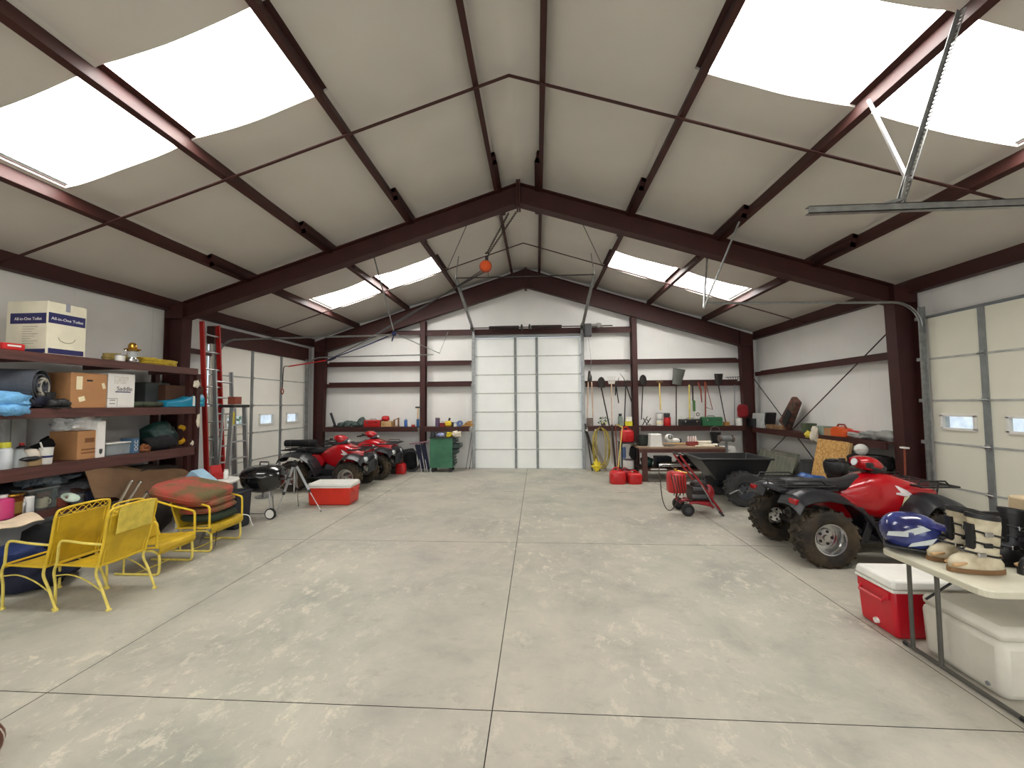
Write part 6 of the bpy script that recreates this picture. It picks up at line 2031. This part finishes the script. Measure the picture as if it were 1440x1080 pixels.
t = thing('camouflage_case', 'camouflage tool case leaning upright against the right wall', 'case', (6.22, 9.75, RZ))
o = MB().box((0, 0, .40), (.16, .34, .80), taper=(.8, .7)).build('case_body', mat('camouflage_cloth', (120, 74, 58), .85, rgb2=(52, 50, 44), scale=9), t, smooth=False, bevel=.03)
o.rotation_euler = (radians(38), 0, 0)
o.location = (0, .30, .10)
o2 = MB().box((-.09, -.06, .3), (.03, .2, .4)).build('black_pocket', BLACK, t, smooth=False, bevel=.02)
o2.rotation_euler, o2.location = (radians(38), 0, 0), (0, .30, .10)
can('green_pot', 'dark green round pot on the right ledge near the yellow flower', 'pot', (6.2, ry(1134), RZ), .14, .20, mat('moss_green', (74, 84, 58), .7), mat('moss_green', (74, 84, 58)))
t = thing('cloth_flower', 'yellow and white cloth bundle hanging off the right ledge', 'cloth', (6.0, ry(1140, 6.0), RZ - .02))
MB().blob((0, .06, .0), (.04, .12, .07), .35, 3, 4, 8).build('yellow_cloth', mat('flower_yellow', (222, 200, 70), .8), t, angle=80)
MB().blob((0, -.10, .0), (.05, .09, .15), .4, 3, 7, 8).build('white_cloth', mat('white_cotton', (220, 210, 190)), t, angle=80)
carton('grey_carton', 'grey green bin on the right ledge behind the particle board', 'bin', (6.2, ry(1156), RZ), (.26, .32, .17), mat('grey_green_plastic', (132, 148, 136)), flaps=False)
carton('small_carton', 'small brown carton on the right ledge beside the orange case', 'box', (6.18, ry(1169), RZ), (.22, .20, .14), CARD)
t = thing('chainsaw_case', 'orange power tool with a long red bar on the right ledge', 'tool', (6.16, ry(1184), RZ))
MB().loft([[(-.1, y, 0), (.1, y, 0), (.1, y, h), (-.1, y, h)] for y, h in ((-.19, .10), (-.1, .16), (.1, .19), (.19, .15))]).build('tool_body', ORANGE, t, smooth=False, bevel=.015)
MB().tube([(0, -.1, .16), (0, -.05, .23), (0, .1, .23), (0, .15, .17)], .016, 8).build('grip', mat('dark_orange', (150, 50, 16), .5), t)
MB().cyl((0, -.15, .12), (-.02, -.62, .11), .022, n=8).build('red_bar', RED, t)
t.name = 'power_saw'
for i, (u, l, h) in enumerate(((1204, .3, .12), (1226, .36, .15), (1247, .34, .17))):
    bag('grey_bundle', ['pale grey bundle on the right ledge next to the orange tool', 'middle grey bundle on the near half of the right ledge', 'grey bundle on the right ledge nearest the big column'][i], 'bundle', (6.22, ry(u, 6.2), RZ + .001), (.14, l * .6, h * .52), mat('grey_bundle%d' % i, ((176, 174, 168), (140, 142, 138), (150, 152, 146))[i], .8, var=.15, bump=.3), .2, 2, 40 + i, group='grey bundles on the right ledge')
t = thing('particle_board', 'square particle board sheet leaning below the right ledge', 'board', (5.97, 8.05, 0))
OSB = mat('particle_board_flakes', (176, 128, 66), .75, rgb2=(214, 172, 104), scale=22)
o = MB().box((0, 0, .56), (.02, .80, 1.12)).build('board_face', OSB, t, smooth=False)
o.rotation_euler = (0, radians(12), 0)
o.location = (-.26, .05, .004)
o = MB().box((.02, -.42, .56), (.05, .03, 1.1)).build('edge_batten', WOODL, t, smooth=False)
o.rotation_euler, o.location = (0, radians(12), 0), (-.26, .05, .004)
for i in range(3):
    t = thing('corrugated_panel', ['corrugated grey green panel at the back, leaning on the right wall', 'corrugated grey green panel in the middle of the leaning three', 'corrugated grey green panel at the front of the leaning three'][i], 'panel', (6.20 - .11 * i, 10.15 + .3 * i * (1 if i < 2 else -.4), 0), 0, 'corrugated panels leaning on the right wall')

    def fn(u, v):
        return (-.12 + .16 * v + .012 * sin(u * 44), -.55 + 1.1 * u, .0 + (.64 - .03 * i) * v)
    MB().grid(lambda u, v: fn(1 - u, v), 44, 3, .006).build('sheet', mat('corrugated_grey', (112, 114, 100), .6, var=.15), t, angle=80)
    MB().box((.045, 0, .63 - .03 * i), (.02, 1.1, .02)).build('top_batten', mat('weathered_wood', (150, 140, 130)), t, smooth=False)
for i, y in enumerate((7.45, 7.42, 7.46, 7.43)):
    o = thing('spare_tyre', ['lowest of the four stacked tyres under the right ledge', 'second tyre from the floor in the stack of four under the right ledge', 'third tyre from the floor in the stack of four under the right ledge', 'topmost of the four stacked tyres under the right ledge'][i], 'tyre', (6.08, y, 0), radians(90), 'spare tyres under the right ledge')
    w = wheel(o, 0, 0, .30, .22, 1, .15, RUBBER, GREYP, 14, 'tyre')
    w.location = (0, 0, .112 + i * .225)
    w.rotation_euler = (radians(90), 0, 0)
can('floor_drum', 'dark drum on the floor below the right ledge, a white ball on top', 'drum', (6.0, 8.72, 0), .25, .62, DGREY, STEELD)
t = thing('white_float', 'white round float sitting on the stack of tyres below the right ledge', 'float', (5.94, 7.43, 1.0))
MB().blob((0, 0, 0), (.10, .10, .10), .0, 1, 1, 12).build('ball', WHITE, t)
MB().lathe([(.1015, -.008), (.1025, 0), (.1015, .008)], n=20, caps=False).build('seam', mat('pale_lid', (200, 190, 176)), t)
t = thing('red_jack_stand', 'thin red stand with a white top beside the big right column', 'stand', (6.02, 6.72, 0))
MB().cyl((0, 0, 0), (.03, .0, 1.10), .014, n=8).lathe([(.07, 0), (.07, .015), (0, .02)], n=14).build('pole', mat('rust_red_paint', (134, 62, 40)), t)
MB().box((.03, 0, 1.11), (.05, .12, .025)).build('white_top', WHITE, t, smooth=False)

# ---------------------------------------------------------------- folding table and what stands on and under it
TBL = mat('table_plastic', (196, 192, 172), .5, var=.05)
t = thing('folding_table', 'cream folding table with a thick rounded edge at the right', 'table', (2.88, 2.92, 0))
tt, tw, tl = .74, .74, 1.85
pts = []
r = .07
for cx, cy, a0 in ((tl - r, tw / 2 - r, 0), (r, tw / 2 - r, pi / 2), (r, -tw / 2 + r, pi), (tl - r, -tw / 2 + r, 3 * pi / 2)):
    for k in range(6):
        a = a0 + k * pi / 10
        pts.append((cx + cos(a) * r, cy + sin(a) * r))
MB().prism(pts, 'z', tt - .045, tt).build('table_top', TBL, t, smooth=False, bevel=.008)
GREYL = mat('leg_enamel', (86, 84, 78), .45, .3)
for y in (.33, .12):
    MB().cyl((.18, y, .02), (.18, y, tt - .045), .014, n=10).build('leg', GREYL, t)
    MB().cyl((tl - .2, y - .2, .02), (tl - .2, y - .2, tt - .045), .014, n=10).build('leg', GREYL, t)
for x in (.18, tl - .2):
    MB().tube([(x, .38, .018), (x, -.36, .018)], .014, 8).build('foot_bar', GREYL, t)
    for y in (.38, -.36):
        MB().cyl((x, y - .02, .016), (x, y + .02, .016), .0158, n=10).build('foot_cap', RUBBER, t)
MB().cyl((.19, .22, .42), (.6, .22, tt - .05), .008, n=8).build('brace', BLACK, t)
cooler('ice_chest', 'red ice chest with a white lid under the folding table', (3.46, 3.55, 0), (.86, .37, .45), mat('chest_red', (186, 14, 34), .35, var=.05), WHITE, 0, lid_h=.075)
OFFW = mat('chest_off_white', (200, 196, 184), .5, var=.05)
t = thing('ice_chest', 'big rounded off white ice chest under the near side of the table', 'cooler', (3.52, 2.98, 0))
MB().box((0, 0, .18), (.79, .52, .36), taper=(1.03, 1.04)).build('chest', OFFW, t, bevel=.045)
MB().box((0, 0, .395), (.815, .542, .085), taper=(.97, .96)).build('lid', OFFW, t, bevel=.04)
MB().lathe([(.012, -.01), (.014, .004), (0, .006)], (-.396, -.17, .06), 'x', 10).build('drain_plug', GREYP, t)
t = thing('water_jug', 'pale blue white jug with a red and blue label under the table', 'jug', (3.98, 3.46, 0))
MB().box((0, 0, .19), (.34, .18, .38), taper=(.95, .9)).build('jug_body', mat('pale_blue_plastic', (196, 214, 228), .35), t, bevel=.03)
MB().box((-.02, -.0895, .27), (.10, .004, .12)).build('red_label', RED, t, smooth=False)
MB().box((-.055, -.092, .27), (.04, .004, .12)).build('blue_label', mat('deep_blue_plastic', (30, 80, 130)), t, smooth=False)
MB().cyl((.1, 0, .38), (.1, 0, .41), .03, n=12).build('cap', WHITE, t)

# motocross helmet
HB = mat('helmet_blue_white', (20, 22, 74), .2, rgb2=(66, 76, 140), scale=4, coat=.5)
t = thing('motocross_helmet', 'blue white motocross helmet at the corner of the folding table', 'helmet', (3.03, 3.19, .742), radians(-38))
prof = []
b = MB()
rings = []
for i in range(1, 13):
    th = pi * i / 13
    rr = sin(th) ** .75
    z = .145 - .14 * cos(th) * -1 * -1
    z = .145 - .135 * cos(th)
    ring_ = []
    for j in range(28):
        a = 2 * pi * j / 28
        k = 1.0 + (.10 * max(0, cos(a)) ** 3 if z < .13 else 0)
        ring_.append((cos(a) * .172 * rr * k, sin(a) * .134 * rr, z))
    rings.append(ring_)
b.loft(rings)
b.build('shell', HB, t, angle=70)
for s in (-1, 1):
    for poly in ([(-.13, .12), (-.02, .13), (.10, .20), (.06, .22), (-.04, .165), (-.12, .15)], [(-.02, .06), (.10, .10), (.13, .15), (.0, .09)]):
        MB().prism(poly, 'y', s * .128 - .004, s * .128 + .004).build('side_stripe', mat('helmet_silver', (190, 196, 196), .25, .3), t, smooth=False)
MB().prism([(-.15, .03), (.12, .035), (.19, .06), (.19, .075), (.1, .055), (-.15, .05)], 'y', -.131, .131).build('lower_trim', BLACK, t, smooth=False, bevel=.01)
MB().box((.16, 0, .125), (.06, .17, .085)).build('face_port', BLACK, t, bevel=.02, smooth=False)
MB().grid(lambda u, v: (.08 + .12 * u, (v - .5) * (.2 - .05 * u), .25 - .035 * u - .03 * (2 * v - 1) ** 2), 6, 8, .006).build('peak', mat('helmet_blue', (30, 32, 96), .25, coat=.5), t, angle=60)
MB().box((.175, 0, .055), (.06, .10, .05)).build('mouth_vent', mat('helmet_red', (150, 24, 40), .35), t, smooth=False, bevel=.012)

# boots
BTW = mat('boot_white_leather', (206, 196, 170), .5, rgb2=(160, 146, 116), scale=9)
BTK = mat('boot_black', (24, 23, 24), .5)


def boot(label, loc, rz, m, strap, group, sole):
    """toe points to local +x"""
    t = thing('riding_boot', label, 'boot', loc, rz, group)
    prof = [(.025, .0, .155, .050), (.06, .0, .155, .052), (.095, .0, .135, .050), (.125, -.03, .10, .048), (.16, -.055, .078, .048), (.22, -.06, .078, .052), (.30, -.06, .085, .058), (.345, -.055, .088, .060)]
    rings = []
    for z, xc, rx, ryy in prof:
        rings.append([(xc + cos(2 * pi * j / 20) * rx, sin(2 * pi * j / 20) * ryy * (1 - .15 * max(0, cos(2 * pi * j / 20))), z + (.012 * cos(2 * pi * j / 20) if z > .3 else 0)) for j in range(20)])
    MB().loft(rings, caps=True).build('upper', m, t, angle=60)
    MB().loft([[(.0 + cos(2 * pi * j / 20) * (.162), sin(2 * pi * j / 20) * .056, z) for j in range(20)] for z in (0.0, .028)]).build('sole', sole, t, smooth=False)
    MB().loft([[(-.055 + cos(2 * pi * j / 20) * rx, sin(2 * pi * j / 20) * ryy, z + .012 * cos(2 * pi * j / 20)) for j in range(20)] for z, rx, ryy in ((.34, .092, .063), (.368, .09, .062), (.368, .074, .048), (.34, .074, .048))]).build('collar', BTK, t, angle=60)
    for k, (z, xc, rx, ryy) in enumerate(((.12, -.028, .108, .0515), (.18, -.058, .081, .052), (.25, -.06, .084, .057))):
        b = MB().tube([(xc + cos(a) * rx, sin(a) * ryy, z + .02 * cos(a)) for a in [2 * pi * j / 20 for j in range(20)]], .012, 6, closed=True, flat=.5)
        b.build('strap', strap, t)
        for s in (-1, 1):
            MB().box((xc + rx * .35, s * (ryy + .006), z + .004), (.045, .014, .03)).build('buckle', CHROME if k != 1 else BTK, t, smooth=False, bevel=.004)
    MB().loft([[(-.055 + rx * (.35 + .72 * cos(a)), ryy * 1.06 * sin(a), z) for a in [-.5 + 1.0 * j / 5 for j in range(6)]] + [(-.055 + rx * .6, ryy * .4 * sg, z) for sg in (1, -1)] for z, rx, ryy in ((.15, .085, .05), (.22, .082, .053), (.31, .088, .058))]).build('shin_plate', BTK, t, smooth=False)
    MB().box((.11, 0, .055), (.075, .09, .02), rot=(0, .3, 0)).build('toe_cap', mat('boot_tan', (186, 150, 104), .5), t, smooth=False, bevel=.01)
    return t


SOLE = mat('boot_sole_tan', (120, 88, 54), .7)
boot('white motocross boot next to the helmet, toe towards the table corner', (3.15, 3.0, .742), radians(168), BTW, BTK, 'white motocross boots', SOLE)
boot('white motocross boot nearest the table edge, beside its pair', (3.11, 2.83, .742), radians(175), BTW, BTK, 'white motocross boots', SOLE)
for i, (x, y) in enumerate(((3.46, 2.97), (3.50, 2.80))):
    boot(['black riding boot behind, right of the white boots', 'black riding boot in front, at the right edge of the view'][i], (x, y, .742), radians(178), BTK, mat('boot_grey', (70, 70, 72), .4), 'black riding boots', BTK)
t = thing('padded_bag', 'tan canvas bag with a dark round hole at the back of the table', 'bag', (3.98, 3.2, .742))
MB().box((0, 0, .20), (.34, .17, .40), taper=(1.06, .9)).build('bag_body', mat('tan_canvas_pale', (186, 166, 134), .9, bump=.2), t, bevel=.02)
MB().lathe([(0, -.012), (.04, -.012), (.04, .0)], (.0, -.086, .20), 'y', 14).build('dark_hole', BLACK, t)
MB().lathe([(.04, -.012), (.052, -.012), (.052, 0)], (.0, -.088, .20), 'y', 14, caps=False).build('pale_ring', WHITE, t)
t = thing('peaked_cap', 'navy cap with a white stripe lying behind the boots', 'cap', (3.66, 3.12, .742))
MB().lathe([(.10, 0.0), (.098, .05), (.07, .10), (0, .12)], n=18).build('crown', NAVY, t)
MB().grid(lambda u, v: (-.09 - .09 * u, (v - .5) * .16, .012 - .015 * u), 4, 4, .005).build('brim', NAVY, t)
MB().box((-.05, -.085, .06), (.09, .008, .02), rot=(0, 0, -.5)).build('white_stripe', WHITE, t, smooth=False)
t = thing('tool_stand', 'black mount with a short horizontal bar behind the boots', 'stand', (3.62, 3.22, .742))
MB().box((0, 0, .27), (.16, .03, .03)).build('bar', BLACK, t, smooth=False)
MB().cyl((.04, 0, 0), (.04, 0, .26), .014, n=8).lathe([(.07, 0), (.07, .012), (0, .015)], (.04, 0, 0), n=12).build('post', BLACK, t)
bag('black_jacket', 'black jacket heaped at the back of the table behind the boots', 'jacket', (3.66, 2.98, .742), (.16, .10, .13), BLACKF, .25, 2, 33)
t = thing('brown_ball', 'brown leather ball on the floor at the lower left corner of the view', 'ball', (-2.61, 1.96, .11))
MB().blob((0, 0, 0), (.11, .11, .11), 0, 1, 1, 12).build('cover', mat('brown_leather_ball', (96, 48, 32), .45), t)
MB().tube(arc((0, 0, 0), .111, 0, 2 * pi, 24, 'xz')[:-1], .003, 5, closed=True).build('seam', mat('pale_lid', (200, 190, 176)), t, rot=(0, 0, .6))

# ---------------------------------------------------------------- outside the door windows
gr = MB().span(-30, 30, -12, 40, -.4, -.27).build('ground', mat('outside_gravel', (170, 166, 156), .9, scale=2), smooth=False)
tag(gr, 'pale gravel ground outside the workshop', 'ground', kind='structure')
PORCH = mat('porch_paint', (196, 206, 236), .6, var=.03)
t = thing('porch', 'pale porch posts and braces seen through the right door windows', 'porch', (8.6, 5.6, -.27))
for y in (-1.3, .1, 1.5):
    MB().box((0, y, 1.5), (.14, .14, 3.0)).build('porch_post', PORCH, t, smooth=False)
for y in (-.95, .45):
    MB().box((0, y, 2.2), (.08, .08, 1.1), rot=(.8, 0, 0)).build('porch_brace', PORCH, t, smooth=False)
MB().box((.1, 0, 2.02), (.1, 5.0, .12)).build('porch_rail', PORCH, t, smooth=False)
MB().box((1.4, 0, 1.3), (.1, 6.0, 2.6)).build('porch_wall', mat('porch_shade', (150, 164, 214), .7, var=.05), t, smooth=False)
for i, (x, y, r) in enumerate(((-13.5, 12.5, 1.5), (-14.5, 17.5, 1.9))):
    t = thing('garden_shrub', ['green shrub seen through the nearest small window of the left door', 'green shrub seen through the farther small windows of the left door'][i], 'shrub', (x, y, -.27))
    rnd = random.Random(i + 2)
    b = MB()
    for k in range(420):
        q = Vector((rnd.gauss(0, 1), rnd.gauss(0, 1), rnd.gauss(0, 1))).normalized() * r * rnd.uniform(.55, 1)
        q.z = q.z * .8 + r
        a, e = Vector((rnd.uniform(-1, 1), rnd.uniform(-1, 1), rnd.uniform(-1, 1))) * .12, Vector((rnd.uniform(-1, 1), rnd.uniform(-1, 1), rnd.uniform(-1, 1))) * .12
        b.add([q - a, q + e, q + a, q - e], [(0, 1, 2, 3)])
    o = b.build('foliage', mat('shrub_leaf', (120, 156, 92), .7, var=.2), t, smooth=False)
    o['kind'] = 'stuff'
    MB().cyl((0, 0, 0), (0, 0, r), .08, .05, 8).build('stem', mat('brown_wood', (140, 96, 54)), t)

# ---------------------------------------------------------------- overhead: near door track, hangers, hoist
t = thing('overhead_track', 'near horizontal track of the right door hung from perforated angle', 'track', (0, 0, 0))
MB().span(2.13, 6.2, 2.76, 2.765, 3.115, 3.165).span(2.13, 6.2, 2.76, 2.80, 3.16, 3.165).span(2.13, 6.2, 2.76, 2.80, 3.115, 3.12).build('track_rail', GALV, t, smooth=False)


def perforated(parent, p, q, n, w=.035, mtl=GALV):
    p, q = Vector(p), Vector(q)
    d = q - p
    L = d.length
    b = MB()
    for s in (-1, 1):
        b.box((s * (w / 2 - .004), 0, L / 2), (.008, .004, L))
    for i in range(n + 1):
        b.box((0, 0, L * i / n), (w - .012, .004, L / n * .42))
    b.box((w / 2, .016, L / 2), (.004, .034, L))
    o = b.build('perforated_angle', mtl, parent, smooth=False)
    o.location = p
    o.rotation_euler = d.to_track_quat('Z', 'Y').to_euler()
    return o


hp = P(1355, 20, 'y', 2.9)
q1h = Vector((2.74, 2.78, 3.16))
perforated(t, q1h, (3.36, 2.93, 4.64), 46)
MB().cyl((2.80, 2.80, 3.34), (3.40, 3.80, 4.64), .016, n=6).build('hanger_strut', ALU, t)
MB().tube([(2.62, 2.78, 3.165), (2.74, 2.78, 3.20), (2.80, 2.80, 3.36)], .012, 6).build('bend', GALV, t)
hg = thing('track_hanger', 'pair of grey hanger angles holding the far track of the right door', 'hanger', (0, 0, 0))
z_ = 3.36
for (x1, y1) in ((3.40, 6.15), (3.5, 7.6)):
    p, q = Vector((2.98, 6.56, z_)), Vector((x1, y1, zpb(x1) + .03))
    MB().cyl(p, q, .016, n=4).build('hanger_angle', GALV, hg, smooth=False)
hg = thing('track_hanger', 'thin hanger angles bracing the ends of the left door tracks', 'hanger', (0, 0, 0))
e1, e2 = Vector((-2.55, 7.82, 3.27)), Vector((-2.42, 11.03, 3.27))
MB().cyl(e1, (-2.93, 7.69, zpb(2.93) + .04), .013, n=4).build('hanger_angle', GALV, hg, smooth=False)
MB().cyl(e1, e2, .012, n=4).build('brace_angle', GALV, hg, smooth=False)
MB().cyl(e2, (-2.25, 11.35, 3.93), .010, n=4).build('hanger_angle', GALV, hg, smooth=False)

t = thing('chain_hoist', 'orange chain hoist hanging from the peak of the big steel frame', 'hoist', (-.675, 7.6, 4.50))
MB().lathe([(0, -.10), (.08, -.10), (.105, -.07), (.105, .04), (.09, .06), (.09, .10), (0, .10)], (0, 0, 0), 'y', 22).build('hoist_body', ORANGE, t)
MB().lathe([(.085, -.03), (.12, -.03), (.12, .0), (.085, .0)], (0, 0, 0), 'y', 22).build('hand_wheel', mat('dark_orange', (150, 50, 16)), t)
MB().box((.02, 0, .14), (.06, .05, .10)).tube(smooth_path([(.02, 0, .18), (.06, 0, .23), (.03, 0, .28), (-.01, 0, .25)], 4), .014, 6).build('top_hook', STEELD, t)
MB().box((.05, 0, -.16), (.012, .02, .12)).build('lever_tail', STEELD, t, smooth=False)


def chain(p, q, n, r=.011, w=.016):
    b = MB()
    p, q = Vector(p), Vector(q)
    d = (q - p)
    step = d.length / n
    b_ = d.normalized()
    x = b_.cross(Vector((0, 1, 0))).normalized()
    y = x.cross(b_)
    for i in range(n):
        c = p + d * ((i + .5) / n)
        s = x if i % 2 else y
        b.tube([c + b_ * (cos(a) * step * .72) + s * (sin(a) * w) for a in [2 * pi * k / 8 for k in range(8)]], r * .55, 4, closed=True)
    return b


top_ = Vector((-.18, 6.98, 5.24)) - Vector((-.675, 7.6, 4.50))
c_ = chain((.02, 0, .25), top_, 34).build('load_chain', mat('chain_steel', (70, 62, 56), .4, .6), t)
c_ = chain((.05, .02, .25), top_ + Vector((.14, 0, .02)), 34).build('hand_chain', mat('chain_steel', (70, 62, 56)), t)
hk = Vector((-5.36, 10.45, 3.05))
t = thing('hoist_line', 'three dark ropes stretched from the orange hoist to the hook by the left door', 'rope', (0, 0, 0))
for dx in (-.06, 0, .06):
    MB().tube(smooth_path([(-.70 + dx, 7.6, 4.42), (-2.6 + dx, 8.8, 3.84 + dx), (-4.2, 9.75, 3.34), hk], 4), .009, 5).build('line', mat('dark_rope', (58, 56, 54), .8), t)
MB().tube([hk, hk + Vector((.12, -.04, .0)), hk + Vector((.30, -.12, .05))], .025, 6).build('block', BLACK, t)
t = thing('pull_strap', 'red ratchet strap from the left column to the black hook', 'strap', (0, 0, 0))
MB().tube([hk, (-5.85, 10.4, 2.97), (-6.18, 10.07, 2.86)], .032, 6, flat=.5).build('webbing', RED, t)
MB().tube(smooth_path([(-6.18, 10.07, 2.86), (-6.2, 9.92, 2.84), (-6.2, 9.88, 2.7), (-6.2, 9.86, 2.3)], 4), .012, 6).build('cord', STEELD, t)
MB().tube(smooth_path([(-6.2, 9.86, 2.3), (-6.2, 9.81, 2.22), (-6.2, 9.86, 2.13), (-6.2, 9.91, 2.2), (-6.2, 9.87, 2.27)], 4), .014, 6).build('snap_hook', mat('rust_red_paint', (134, 62, 40)), t)
t = thing('blue_rope', 'dark blue rope knotted on the left track end and tied to the hook', 'rope', (0, 0, 0))
MB().tube(smooth_path([e1, (-3.6, 8.9, 3.2), hk], 4), .014, 6).build('line', mat('blue_rope', (36, 46, 86), .8), t)
MB().blob(e1, (.05, .05, .05), .3, 3, 2, 6).cyl(e1, e1 + Vector((-.05, 0, -.16)), .012, n=6).build('knot', mat('blue_rope', (36, 46, 86)), t)
